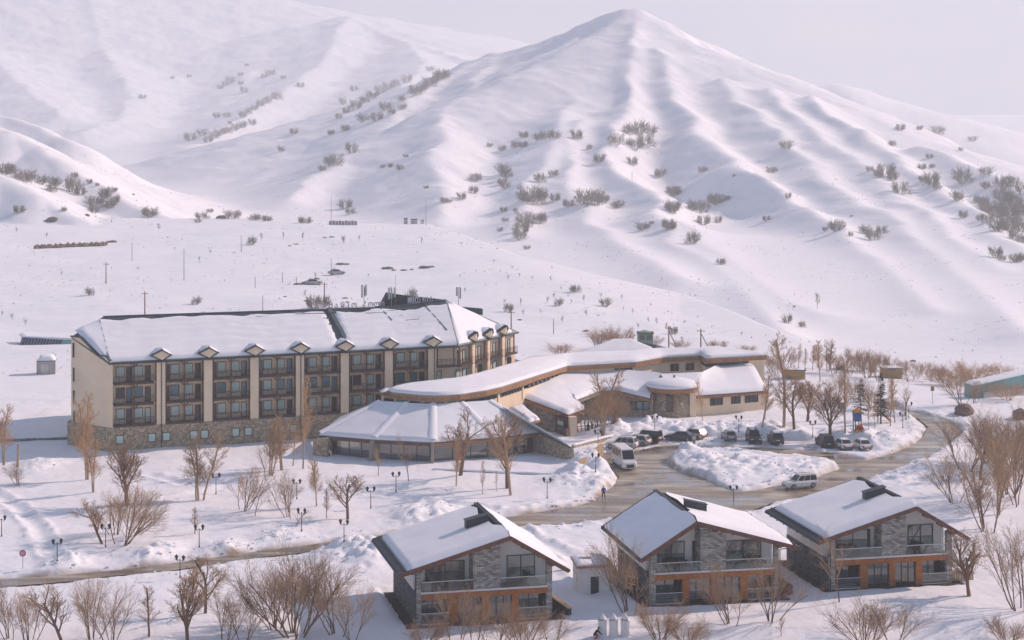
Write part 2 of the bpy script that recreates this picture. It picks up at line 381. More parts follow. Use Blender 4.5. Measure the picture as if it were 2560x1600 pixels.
def height(x, y):
    x = np.atleast_1d(np.asarray(x, float)); y = np.atleast_1d(np.asarray(y, float))
    u = U0 + F * x / np.maximum(y, 1)
    yc = np.interp(u, CR_U, CR_Y); zc = np.interp(u, CR_U, CR_Z)
    t = np.clip((y - 335) / np.maximum(yc - 335, 8), 0, 1)
    z = zc * t * t * (3 - 2 * t)
    roll = fbm(x, y, 70, 3, 5) * 0.9 + fbm(x, y, 16, 3, 9) * 0.18
    z = z + roll * sstep(340, 400, y) * (1 - 0.7 * sstep(-60, 5, y - yc))
    over = np.maximum(y - yc, 0)
    z = z - 0.22 * (np.sqrt(over * over + 36) - 6)
    z = np.maximum(z, FLOOR + 1.0 * np.tanh((z - FLOOR) / 4))
    far = y > 420
    if far.any():
        xf, yf = x[far], y[far]
        rh = ridge_h(xf, yf)
        w = sstep(FLOOR, FLOOR + 12, rh)
        ang = 0.5
        xs = xf * math.cos(ang) + yf * math.sin(ang); ys = -xf * math.sin(ang) + yf * math.cos(ang)
        rh = rh + w * (fbm(xs, ys, 70, 4, 21) * 1.4 + fbm(xs * 2.2, ys * 0.7, 24, 3, 33) * 0.34) * (0.5 + yf / 2200)
        zz = z[far]
        # keep the plateau itself free of the ridges except where they come down to it on the left
        z[far] = np.maximum(zz, rh)
    # foreground falls away gently towards the camera
    z = z - 0.10 * np.maximum(193 - y, 0) - 0.012 * np.maximum(y < 205, 0) * np.maximum(205 - y, 0)
    near = y < 345
    if near.any():
        xn, yn = x[near], y[near]
        sd = poly_sd(xn, yn, ROAD_P); si = poly_sd(xn, yn, ISL_P)
        rd = np.maximum(sd, -si)                       # negative on the road
        edge = fbm(xn, yn, 3.0, 3, 3) * 0.35
        d = rd + edge
        rough = fbm(xn, yn, 1.6, 3, 7)
        bank = np.exp(-((d - 1.6) / 1.5) ** 2) * (0.30 + 0.30 * fbm(xn, yn, 9, 2, 8)) * (1 + 0.6 * rough) * np.where(xn < -6, 0.35, 1.0)
        zs = (0.06 + 0.26 * sstep(0.5, 7.0, d)) + (fbm(xn, yn, 14, 3, 2) * 0.18 + fbm(xn, yn, 4, 3, 4) * 0.06 + rough * 0.03) * (0.3 + 0.7 * sstep(0, 5, d))
        hm = np.zeros(xn.shape)
        for hx, hy, hh, hr in HEAP_P:
            q = ((xn - hx) ** 2 + ((yn - hy) / 1.7) ** 2) / (hr * hr)
            hm = np.maximum(hm, hh * np.exp(-q))
        hm = hm * (0.60 + 0.55 * np.abs(fbm(xn, yn, 2.6, 4, 12)) + 0.4 * np.abs(fbm(xn, yn, 6, 2, 14)) + 0.16 * fbm(xn, yn, 1.1, 2, 15))
        zs = zs + np.maximum(bank, 0) + hm
        for pp in PATH_P:
            dl = line_d(xn, yn, pp)
            zs = zs - 0.2 * np.exp(-(dl / 0.75) ** 2) + 0.14 * np.exp(-((dl - 1.5) / 0.5) ** 2) * (1 + rough)
        fade = 1 - sstep(335, 345, yn)
        zn = z[near] + zs * (0.25 + 0.75 * fade)
        for P, pz in PADS:
            pd = poly_sd(xn, yn, P)
            zn = pz + (zn - pz) * sstep(-0.2, 1.0, pd + rough * 0.15)
        zn = np.where(d < 0.9, -0.35 + (zn + 0.35) * sstep(-0.25, 0.9, d), zn)
        z[near] = zn
    else:
        pass
    m2 = (y >= 345)
    z[m2] = z[m2] + 0.08
    return z
us = np.linspace(-560, 3120, 660)
rows = [165.0]
while rows[-1] < 5100:
    y = rows[-1]
    rows.append(y + (0.45 if y < 343 else 1.15 if y < 560 else 1.7 if y < 1000 else 3.2 if y < 1700 else 14.0))
ys = np.array(rows)
GU, GY = np.meshgrid(us, ys)
GX = (GU - U0) / F * GY
GZ = height(GX.ravel(), GY.ravel()).reshape(GX.shape)      # the whole ground, sampled once
def hz(x, y):                          # ground height at a place
    j = min(max(int(np.searchsorted(ys, y)) - 1, 0), len(ys) - 2); t = (y - ys[j]) / (ys[j + 1] - ys[j])
    u = U0 + F * x / max(y, 1.0)
    return float(np.interp(u, us, GZ[j]) * (1 - t) + np.interp(u, us, GZ[j + 1]) * t)
def hit(u, v):                         # where the sight line of a photo pixel meets the ground
    f = (u - us[0]) / (us[1] - us[0]); i = min(max(int(f), 0), len(us) - 2); f -= i
    col = GZ[:, i] * (1 - f) + GZ[:, i + 1] * f
    d = col - (CAM_Z + (VH - v) / F * ys)
    b = d >= 0
    k = int(np.argmax(b)) if b.any() else len(ys) - 1
    if k == 0: y = ys[0]
    else: t = -d[k - 1] / (d[k] - d[k - 1]) if d[k] != d[k - 1] else 0.0; y = ys[k - 1] + t * (ys[k] - ys[k - 1])
    x = (u - U0) / F * y
    return Vector((x, y, hz(x, y)))

def terrain(name, ya, yb):
    sel = np.where((ys >= ya) & (ys <= yb))[0]
    if sel[-1] + 1 < len(ys): sel = np.append(sel, sel[-1] + 1)
    Xg = GX[sel]
    co = np.stack([Xg.ravel(), GY[sel].ravel(), GZ[sel].ravel()], 1).astype(np.float32)
    nr, nc = Xg.shape
    i = np.arange(nr * nc).reshape(nr, nc)
    q = np.stack([i[:-1, :-1], i[:-1, 1:], i[1:, 1:], i[1:, :-1]], -1).reshape(-1, 4)
    me = bpy.data.meshes.new(name)
    me.vertices.add(len(co)); me.vertices.foreach_set('co', co.ravel())
    me.loops.add(q.size); me.loops.foreach_set('vertex_index', q.ravel().astype(np.int32))
    me.polygons.add(len(q)); me.polygons.foreach_set('loop_start', np.arange(0, q.size, 4, dtype=np.int32))
    me.polygons.foreach_set('loop_total', np.full(len(q), 4, dtype=np.int32))
    me.polygons.foreach_set('use_smooth', np.ones(len(q), bool))
    me.materials.append(MATS['snow'])
    me.update()
    o = bpy.data.objects.new(name, me); COL.objects.link(o)
    return tag(o, kind='structure')
g1 = terrain('snow_ground', 160, 344)
g2 = terrain('snow_hill', ys[ys > 344][0], 740)
g3 = terrain('mountain', ys[ys > 740][0], 5300)
gn = len(g1.data.vertices); co_ = np.zeros(gn * 3); g1.data.vertices.foreach_get('co', co_); co_ = co_.reshape(-1, 3)
rd_ = np.maximum(poly_sd(co_[:, 0], co_[:, 1], ROAD_P), -poly_sd(co_[:, 0], co_[:, 1], ISL_P))
dirt = np.exp(-(np.maximum(rd_ - 0.15, 0) / 0.55) ** 2) * np.clip(0.62 + 0.6 * fbm(co_[:, 0], co_[:, 1], 2.5, 3, 71), 0, 1)
dirt = np.maximum(dirt, 0.5 * np.exp(-(np.maximum(rd_, 0) / 2.2) ** 2) * np.clip(fbm(co_[:, 0], co_[:, 1], 1.2, 3, 75) - 0.25, 0, 1))
pk = poly_sd(co_[:, 0], co_[:, 1], PADS[0][0]); dirt = np.maximum(dirt, np.clip(0.5 - pk, 0, 1) * np.clip(0.15 + 0.8 * fbm(co_[:, 0], co_[:, 1], 3.0, 4, 77), 0, 0.6))
at = g1.data.attributes.new('dirt', 'FLOAT', 'POINT'); at.data.foreach_set('value', dirt.astype(np.float32))
g1.data.materials.clear(); g1.data.materials.append(MATS['snow_ground'])
# clods that the plough threw along the banks
rc = random.Random(5); CLN = []
for k in range(3):
    bm = bmesh.new(); bmesh.ops.create_icosphere(bm, subdivisions=1, radius=1)
    for v in bm.verts: v.co *= rc.uniform(0.7, 1.2)
    bm.verts.ensure_lookup_table(); CLN.append(([tuple(v.co) for v in bm.verts], [tuple(v.index for v in f.verts) for f in bm.faces])); bm.free()
mbc = MB(); cand = np.where((rd_ > 0.3) & (rd_ < 3.2) & (co_[:, 0] > -45) & (co_[:, 0] < 75))[0]; hp_ = np.array([(h[0], h[1]) for h in HEAP_P])
for k in range(1500):
    if k % 2: i = cand[rc.randrange(len(cand))]; x, y = co_[i, 0] + rc.uniform(-.2, .2), co_[i, 1] + rc.uniform(-.2, .2)
    else: hx, hy = hp_[rc.randrange(len(hp_))]; x, y = hx + rc.gauss(0, 1.7), hy + rc.gauss(0, 2.4)
    s_ = 0.05 + 0.19 * rc.random() ** 2.5; vs_, fs_ = CLN[k % 3]; z = hz(x, y)
    if max(poly_sd(np.array([x]), np.array([y]), ROAD_P)[0], -poly_sd(np.array([x]), np.array([y]), ISL_P)[0]) < 0.1: continue
    mbc.add([(x + v[0] * s_ * 1.2, y + v[1] * s_, z + v[2] * s_ * 0.8 + s_ * 0.3) for v in vs_], fs_)
tag(mbc.build('snow_clods', 'snow'), 'loose snow clods thrown along the road banks', 'snow', kind='stuff')
# dry grass tips that pierce the snow of the slopes
M('dry_grass', (0.26, 0.20, 0.13), 0.9, 0.2, 1)
rg = random.Random(8); mbg = MB(); tries = 0
while len(mbg.f) < 9000 and tries < 60000:
    tries += 1
    uu = rg.uniform(-150, 2700); yy = rg.uniform(360, 1150)
    xx = (uu - U0) / F * yy
    if float(fbm(np.array([xx]), np.array([yy]), 45, 3, 91)[0]) < 0.12: continue
    zz = hz(xx, yy); sc_ = rg.uniform(0.12, 0.4) * (0.7 + yy / 1000)
    for _ in range(3):
        a_ = rg.uniform(0, 6.28); ox, oy = rg.uniform(-1, 1) * sc_, rg.uniform(-1, 1) * sc_
        dx, dy = math.cos(a_) * 0.08 * sc_ * 2, math.sin(a_) * 0.08 * sc_ * 2
        mbg.poly([(xx + ox - dx, yy + oy - dy, zz - 0.05), (xx + ox + dx, yy + oy + dy, zz - 0.05), (xx + ox + dy * 2, yy + oy - dx * 2, zz + sc_)])
tag(mbg.build('dry_grass', 'dry_grass'), 'thin dry grass tips piercing the snow of the slopes', 'grass', kind='stuff')
# wide snow plain under and around it all, down to the horizon
pl = MB().box(-2140, 2140, -55, 5240, -44, -38).build('ground', 'snow'); tag(pl, kind='structure')

# the wet, brown road: one flat sheet that the snow banks run down to
def road_mat():
    m = M('road', (0.16, 0.125, 0.10), 0.4, 0.0, spec=0.5)
    n = m.node_tree.nodes; l = m.node_tree.links.new; b = n['Principled BSDF']
    t = n.new('ShaderNodeTexCoord')
    mp = n.new('ShaderNodeMapping'); mp.inputs['Scale'].default_value = (0.10, 0.55, 1)
    z1 = n.new('ShaderNodeTexNoise'); z1.inputs['Scale'].default_value = 1.0; z1.inputs['Detail'].default_value = 6; z1.inputs['Distortion'].default_value = 0.6
    z2 = n.new('ShaderNodeTexNoise'); z2.inputs['Scale'].default_value = 0.16; z2.inputs['Detail'].default_value = 4
    r = n.new('ShaderNodeValToRGB')
    e = r.color_ramp.elements
    e[0].position, e[0].color = 0.40, (0.115, 0.093, 0.065, 1)
    e[1].position, e[1].color = 0.64, (0.52, 0.49, 0.40, 1)
    k = e.new(0.5); k.color = (0.26, 0.205, 0.135, 1)
    ad = n.new('ShaderNodeMath'); ad.operation = 'MULTIPLY_ADD'; ad.inputs[1].default_value = 0.55
    ml = n.new('ShaderNodeMath'); ml.operation = 'MULTIPLY'; ml.inputs[1].default_value = 0.45
    rr = n.new('ShaderNodeMapRange'); rr.inputs[1].default_value, rr.inputs[2].default_value = 0.35, 0.65; rr.inputs[3].default_value, rr.inputs[4].default_value = 0.10, 0.6
    bp = n.new('ShaderNodeBump'); bp.inputs['Strength'].default_value = 0.25; bp.inputs['Distance'].default_value = 0.05
    l(t.outputs['Object'], mp.inputs[0]); l(mp.outputs[0], z1.inputs['Vector']); l(t.outputs['Object'], z2.inputs['Vector'])
    l(z2.outputs[0], ml.inputs[0]); l(z1.outputs[0], ad.inputs[0]); l(ml.outputs[0], ad.inputs[2]); l(ad.outputs[0], r.inputs[0])
    l(r.outputs[0], b.inputs['Base Color']); l(z2.outputs[0], rr.inputs[0]); l(rr.outputs[0], b.inputs['Roughness'])
    l(z1.outputs[0], bp.inputs['Height']); l(bp.outputs[0], b.inputs['Normal'])
road_mat()
bm = bmesh.new()
vs = [bm.verts.new((x, y, 0.0)) for x, y in ROAD_P]
f = bm.faces.new(vs); bmesh.ops.triangulate(bm, faces=[f]); 
if sum(fc.normal.z for fc in bm.faces) < 0: bmesh.ops.reverse_faces(bm, faces=bm.faces)
me = bpy.data.meshes.new('road'); bm.to_mesh(me); bm.free(); me.materials.append(MATS['road'])
road = bpy.data.objects.new('road', me); COL.objects.link(road); tag(road, kind='structure')

# the bright winter air
hb = MB().box(-2150, 2150, -60, 5250, -45.0, 560).build('haze', None); tag(hb, kind='stuff')
hm = bpy.data.materials.new('haze'); hm.use_nodes = True
hm.node_tree.nodes.clear()
ho = hm.node_tree.nodes.new('ShaderNodeOutputMaterial'); hv = hm.node_tree.nodes.new('ShaderNodeVolumePrincipled')
hv.inputs['Color'].default_value = (0.88, 0.94, 1.0, 1); hv.inputs['Density'].default_value = 0.00027; hv.inputs['Anisotropy'].default_value = 0.2
hm.node_tree.links.new(hv.outputs[0], ho.inputs['Volume'])
hb.data.materials.append(hm)
# ================================================================== building materials
M('plaster', (0.82, 0.66, 0.47), 0.85, 0.07, 0.35, bump=0.1, bscale=6)
M('plaster_white', (0.84, 0.81, 0.77), 0.85, 0.05, 0.5, bump=0.05, bscale=6)
M('wood_dark', (0.13, 0.062, 0.036), 0.7, 0.3, 3.0)
M('wood_rail', (0.075, 0.05, 0.038), 0.7, 0.3, 3.0)
M('wood_orange', (0.36, 0.165, 0.065), 0.65, 0.3, 2.2)
M('wood_brown', (0.16, 0.072, 0.045), 0.7, 0.3, 2.5)
M('trim_dark', (0.035, 0.045, 0.05), 0.5, 0.15, 2)
M('roof_metal', (0.10, 0.135, 0.14), 0.45, 0.2, 0.7, metal=0.3)
M('roof_green', (0.145, 0.165, 0.145), 0.6, 0.2, 0.7)
M('gutter', (0.30, 0.25, 0.19), 0.5, 0.15, 1)
M('glass_pale', (0.46, 0.64, 0.58), 0.12, 0.25, 0.5, spec=0.6)
M('glass_blue', (0.05, 0.19, 0.24), 0.06, 0.4, 0.4, spec=0.9)
M('glass_dark', (0.022, 0.026, 0.026), 0.08, 0.4, 0.6, spec=0.7)
M('curtain', (0.5, 0.5, 0.5), 0.9, 0.1, 2)
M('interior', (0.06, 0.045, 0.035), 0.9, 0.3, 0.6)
M('white_paint', (0.75, 0.73, 0.72), 0.5, 0.04, 2)
M('concrete', (0.33, 0.29, 0.24), 0.85, 0.15, 0.8, bump=0.2)
M('steel', (0.30, 0.31, 0.31), 0.4, 0.1, 2, metal=0.6)
M('pale_panel', (0.52, 0.52, 0.48), 0.5, 0.08, 1)
M('pediment', (0.05, 0.062, 0.062), 0.7, 0.2, 1.0, bump=0.2, bscale=4)
M_stone('stone_rubble', (0.32, 0.25, 0.165), (0.60, 0.49, 0.35), (0.18, 0.135, 0.09), 3.0, width=0.10)
M_stone('stone_rubble_grey', (0.19, 0.17, 0.14), (0.42, 0.37, 0.30), (0.11, 0.095, 0.08), 3.0, width=0.10)
def thin_glass(name, tint, clear):
    m = bpy.data.materials.new(name); m.use_nodes = True
    n = m.node_tree.nodes; l = m.node_tree.links.new; n.clear()
    o = n.new('ShaderNodeOutputMaterial'); a = n.new('ShaderNodeBsdfTransparent'); a.inputs[0].default_value = list(tint) + [1]
    g = n.new('ShaderNodeBsdfGlossy'); g.inputs['Roughness'].default_value = 0.03
    nz = n.new('ShaderNodeTexNoise'); nz.inputs['Scale'].default_value = 0.7
    bp = n.new('ShaderNodeBump'); bp.inputs['Strength'].default_value = 0.05
    fr = n.new('ShaderNodeLayerWeight'); fr.inputs[0].default_value = 0.45
    mr = n.new('ShaderNodeMapRange'); mr.inputs[3].default_value, mr.inputs[4].default_value = 1 - clear, 0.6
    mx = n.new('ShaderNodeMixShader')
    l(nz.outputs[0], bp.inputs['Height']); l(bp.outputs[0], g.inputs['Normal'])
    l(fr.outputs['Fresnel'], mr.inputs[0]); l(mr.outputs[0], mx.inputs[0]); l(a.outputs[0], mx.inputs[1]); l(g.outputs[0], mx.inputs[2]); l(mx.outputs[0], o.inputs[0])
    MATS[name] = m
thin_glass('glass_clear', (0.75, 0.85, 0.85), 0.95)
thin_glass('glass_window', (0.5, 0.56, 0.56), 0.88)

# ------------------------------------------------------------------ snow lying on a roof: a soft-edged sheet between a lower and an upper line
def resample(pts, n):
    P = [Vector(p) for p in pts]; seg = [(P[i + 1] - P[i]).length for i in range(len(P) - 1)]
    tot = sum(seg); res = []
    for k in range(n + 1):
        s = tot * k / n; i = 0
        while i < len(seg) - 1 and s > seg[i]: s -= seg[i]; i += 1
        res.append(P[i].lerp(P[i + 1], min(1, s / max(seg[i], 1e-6))))
    return res
def match(front, back, step):         # resample pair by pair so that corners stay together
    fo, bo = [], []
    for i in range(len(front) - 1):
        a, b, c, d = Vector(front[i]), Vector(front[i + 1]), Vector(back[i]), Vector(back[i + 1])
        n = max(1, int(max((b - a).length, (d - c).length) / step))
        for k in range(n): fo.append(a.lerp(b, k / n)); bo.append(c.lerp(d, k / n))
    fo.append(Vector(front[-1])); bo.append(Vector(back[-1]))
    return fo, bo
def snow_sheet(name, front, back, parent, th=0.4, step=0.7, soft=(1, 1, 1, 1), seed=1, amp=0.06, sag=0.0, ragged=0.0, rel=(0, 0, 0), bury=0.06, ledges=0.0):
    """front: lower line, back: upper line. soft: rounded lower, right, upper, left edge. ragged: uneven upper edge in metres"""
    fo, bo = match(front, back, step)
    rel = Vector(rel); rnd = random.Random(seed)
    nv = max(5, int(max((b - a).length for a, b in zip(fo, bo)) / (step * 0.8)))
    nu = len(fo)
    ts = [0, 0.03, 0.08] + [0.08 + 0.84 * k / nv for k in range(1, nv)] + [0.92, 0.97, 1.0]
    le = 0.0
    cum = [0.0]
    for i in range(1, nu): cum.append(cum[-1] + ((fo[i] - fo[i - 1]).length + (bo[i] - bo[i - 1]).length) / 2)
    vs, fs = [], []
    rad = max(0.35, th)
    xs = np.array([p.x for p in fo]); yy = np.array([p.y for p in fo])
    rg = fbm(xs, yy, 5.0, 4, seed) if ragged else np.zeros(nu)
    for i in range(nu):
        a, b = fo[i], bo[i]; ln = (b - a).length
        if ragged: b = b + (a - b).normalized() * max(0.0, ragged * (0.6 + 1.4 * float(rg[i]))); ln = (b - a).length
        for t in ts:
            p = a.lerp(b, t)
            d = 9e9
            if soft[0]: d = min(d, t * ln)
            if soft[2]: d = min(d, (1 - t) * ln)
            if soft[1]: d = min(d, cum[-1] - cum[i])
            if soft[3]: d = min(d, cum[i])
            q = min(1.0, d / rad); e = math.sqrt(max(0, 1 - (1 - q) ** 2))
            h = th * e - bury * (1 - e)
            p = p.copy(); p.z += h
            vs.append(p)
    n2 = len(ts)
    co = np.array([tuple(p) for p in vs])
    w = fbm(co[:, 0] + seed * 3.1, co[:, 1], 4.0, 3, seed + 2) * amp + fbm(co[:, 0], co[:, 1] + seed, 1.3, 2, seed + 5) * amp * 0.35
    co[:, 2] += w
    if sag:                       # the lower edge bulges out over the eave
        for i in range(nu):
            d = (fo[i] - bo[i]); d.z = 0
            if d.length > 1e-6: d.normalize()
            for j in range(1, 4):
                co[i * n2 + j, 0] += d.x * sag * (1 - j / 5); co[i * n2 + j, 1] += d.y * sag * (1 - j / 5)
    if ledges:
        tt = np.tile(np.array(ts), nu); lnn = np.repeat(np.array([(b - a).length for a, b in zip(fo, bo)]), n2)
        ph = tt * lnn / ledges + fbm(co[:, 0], co[:, 1], 9.0, 2, seed + 8) * 0.5
        co[:, 2] += (ph - np.floor(ph)) ** 3 * 0.15 * (tt > 0.05) * (tt < 0.95)
    co -= np.array(tuple(rel))
    for i in range(nu - 1):
        for j in range(n2 - 1):
            fs.append((i * n2 + j, (i + 1) * n2 + j, (i + 1) * n2 + j + 1, i * n2 + j + 1))
    mb = MB(); mb.v = [tuple(c) for c in co]; mb.f = fs
    return mb.build(name, 'roof_snow', parent, smooth=True)
def loft_slab(front, back, th, rel=(0, 0, 0)):
    mb = MB(); r = Vector(rel)
    for i in range(len(front) - 1):
        q = [Vector(p) - r for p in (front[i], front[i + 1], back[i + 1], back[i])]
        mb.slab([tuple(p) for p in q], th)
    return mb

# ================================================================== the hotel
HO, HA = Vector((-57.8, 286.0, 0.0)), R(21.4)
hotel = empty('hotel_building', HO, HA, 'long cream hotel with dark wooden balconies, stone base and snow-covered roof', 'hotel')
HI = (Matrix.Translation(HO) @ Matrix.Rotation(HA, 4, 'Z')).inverted()
def HL(p): return HI @ Vector(p)
F0, FH, EV = 3.95, 3.03, 13.05        # first balcony floor, storey, eave
WB = 1.35                             # the wall lies behind the balconies
XP = [7.65 + 6.9 * i for i in range(7)]
WA = R(39.7)                          # the right wing turns away
WC = Vector((52.9, 0.75, 0))
wd = Vector((math.cos(WA), math.sin(WA), 0)); wn = Vector((math.sin(WA), -math.cos(WA), 0))
WE = WC + wd * 19.2
PLAN = [(0.3, WB), (WC.x - 0.2, WB), (WC.x + 0.6, WB - 0.1), (WE.x, WE.y), (WE.x - 2.6, WE.y + 5.2), (48, 17.5), (0, 17.5), (-4.0, 7.4)]
MB().prism(PLAN, 3.8, EV - 0.1).build('wall', 'plaster', hotel)
MB().prism([(1.0, 17.0), (20, 17.0), (18, 34.0), (1.6, 34.0)], -1.0, 14.0).build('shadow_wing', 'plaster', hotel)  # unseen block, added for the shadow it throws on the snow at the left
MB().prism([(0.1, -0.05), (53.6, -0.05), (60, 6), (60, 17.9), (-0.5, 17.9), (-4.6, 7.1)], -1.5, 3.8).build('stone_base', 'stone_rubble', hotel)
# stepped end wall on the left, seen against the snow
A, B = Vector((-64.1, 291.0, 0)), Vector((-57.6, 285.9, 0))
def on_seg(u):
    k = (u - U0) / F; d = B - A
    t = (k * A.y - A.x) / (d.x - k * d.y)
    return A + d * t
prof = [(178, 841), (203, 844), (247, 889), (268, 891), (276, 904)]
top = []
for u, v in prof:
    p = on_seg(u); top.append(PY(u, v, p.y))
dn = Vector((0.62, 0.78, 0)) * 0.45
def wall_poly(tops, zb, off, lift=0.0):
    fr = [HL((p.x, p.y, p.z + lift)) for p in tops]; bt = [HL((p.x, p.y, zb)) for p in tops]
    o = HL(HO + off)
    ring = fr + bt[::-1]
    n = len(ring); back = [r + o for r in ring]
    return MB().add([tuple(r) for r in ring] + [tuple(r) for r in back], [tuple(range(n)), tuple(range(2 * n - 1, n - 1, -1))] + [(i, n + i, n + (i + 1) % n, (i + 1) % n) for i in range(n)])
wall_poly(top, 3.8, dn).build('end_wall', 'plaster', hotel)
mb = MB()
for a, b in zip(top[:-1], top[1:]): mb.bar(HL(a) + Vector((0, 0, 0.06)), HL(b) + Vector((0, 0, 0.06)), 0.5, 0.16)
mb.build('coping', 'trim_dark', hotel)
cw = on_seg(206); 
for k, (u, z0, z1) in enumerate([(183, 13.2, 15.3), (183.5, 9.7, 11.7), (184, 6.5, 8.4), (184.5, 3.9, 5.4)]):
    p = HL(on_seg(u)); MB().box(p.x - 0.1, p.x + 0.12, p.y - 0.25, p.y + 0.2, z0, z1).build('slit_window', 'glass_dark', hotel)

# windows, doors, rails and posts share their meshes
def frame_mesh(name, w, h, t=0.09, d=0.1, mat='wood_dark', bars=0):
    mb = MB().box(-w / 2, -w / 2 + t, -d, 0, 0, h).box(w / 2 - t, w / 2, -d, 0, 0, h).box(-w / 2 + t, w / 2 - t, -d, 0, 0, t).box(-w / 2 + t, w / 2 - t, -d, 0, h - t, h)
    for i in range(bars):
        x = -w / 2 + w * (i + 1) / (bars + 1); mb.box(x - t * 0.4, x + t * 0.4, -d * 0.9, 0, t, h - t)
    return mb.mesh(name, mat)
def pane_mesh(w, h, mat, t=0.08): return MB().box(-w / 2 + t, w / 2 - t, -0.045, 0.01, t, h - t).mesh('pane', mat)
WIN = frame_mesh('window', 1.28, 1.6, 0.08); DOOR = frame_mesh('balcony_door', 0.85, 2.15)
PANE = {k: pane_mesh(1.28, 1.6, 'glass_' + k) for k in ('pale', 'blue', 'dark')}
DPANE = {k: pane_mesh(0.85, 2.15, 'glass_' + k) for k in ('pale', 'blue', 'dark')}
def rail_mesh(w, h=1.05, mat='wood_rail'):
    mb = MB().box(-w / 2, w / 2, -0.03, 0.03, h - 0.06, h).box(-w / 2, w / 2, -0.02, 0.02, 0.1, 0.14).box(-w / 2, w / 2, -0.015, 0.015, h - 0.27, h - 0.235)
    n = max(2, round(w / 0.7))
    for i in range(n + 1):
        x = -w / 2 + w * i / n; mb.box(x - 0.022, x + 0.022, -0.025, 0.025, 0, h)
        if i < n and i % 2 == 1:
            x2 = x + w / n
            mb.bar((x + .03, 0, 0.14), (x2 - .03, 0, h - 0.27), 0.026, 0.03, (0, 1, 0)).bar((x + .03, 0.005, h - 0.27), (x2 - .03, 0.005, 0.14), 0.026, 0.03, (0, 1, 0))
        elif i < n:
            for q in (0.33, 0.67): mb.box(x + w / n * q - 0.011, x + w / n * q + 0.011, -0.012, 0.012, 0.14, h - 0.235)
    return mb.mesh('railing', mat)
BW = 5.62
SLAB = MB().box(-BW / 2, BW / 2, 0.0, WB, -0.22, 0.0).box(-BW / 2, BW / 2, -0.06, 0.0, -0.26, 0.06).mesh('balcony', 'wood_rail')
RAIL = rail_mesh(BW - 0.02)
POST = MB().box(-0.09, 0.09, -0.09, 0.09, 0, FH - 0.24).bar((0.09, 0, FH - 0.8), (0.55, 0, FH - 0.3), 0.1, 0.12, (0, 1, 0)).bar((-0.09, 0, FH - 0.8), (-0.55, 0, FH - 0.3), 0.1, 0.12, (0, 1, 0)).mesh('post', 'wood_dark')
SPOST = MB().box(-0.08, 0.08, -0.08, 0.08, 0, FH - 0.24).mesh('post', 'wood_dark')
FIN = MB().box(-0.06, 0.06, 0.1, WB - 0.02, 0, FH - 0.25).mesh('partition', 'plaster')
rnd = random.Random(4)
def add_win(x, z, kind, par=hotel, y=WB, rz=0.0, wx=None):
    o = link('window', WIN, par, (x, y, z) if wx is None else wx, rz); link('pane', PANE[kind], o)
def add_door(x, z, kind, par=hotel, y=WB, rz=0.0, wx=None):
    o = link('balcony_door', DOOR, par, (x, y, z) if wx is None else wx, rz); link('pane', DPANE[kind], o)
for b in range(7):
    x0 = 0.55 if b == 0 else XP[b - 1] + 0.64
    x1 = XP[b] - 0.64; xm = (x0 + x1) / 2
    for fl in range(3):
        z = F0 + FH * fl
        if b == 6 and fl == 0:         # lowest floor at the right has plain windows
            for x in (xm - 2.3, xm - 0.9, xm + 1.3): add_win(x, z + 0.55, 'pale')
            continue
        o = link('balcony', SLAB, hotel, (xm, 0.0, z)); link('railing', RAIL, o, (0, 0.03, 0.0))
        kinds = (['pale', 'pale', 'pale', 'dark'], ['blue', 'blue', 'pale', 'dark'], ['pale', 'pale', 'pale', 'pale'])[fl]
        kw = lambda: rnd.choice(kinds)
        kd = lambda: rnd.choice(['dark', 'dark', 'pale'] if fl == 0 else ['dark', 'dark', 'dark', 'blue'])
        if b == 0:
            add_win(xm - 1.75, z + 0.62, kw()); add_door(xm - 0.5, z + 0.02, kd())
        else:
            add_door(xm - 2.35, z + 0.02, kd()); add_win(xm - 1.15, z + 0.62, kw())
        add_win(xm + 0.85, z + 0.62, kw()); add_door(xm + 2.2, z + 0.02, kd())
        link('post', POST, hotel, (xm, 0.17, z)); link('partition', FIN, hotel, (xm, 0.0, z))
        link('post', SPOST, hotel, (x0 + 0.12, 0.17, z)); link('post', SPOST, hotel, (x1 - 0.12, 0.17, z))
for x in XP:
    MB().box(x - 0.62, x + 0.62, -0.02, WB + 0.02, 3.82 if x > 1 else 0, EV - 0.12).build('pilaster', 'plaster', hotel)
for x in (XP[0] + 0.05, XP[3] + 0.1, XP[6] + 0.35):
    MB().tube((x, -0.1, 0), (x, -0.1, EV - 0.3), 0.06).build('downpipe', 'trim_dark', hotel)
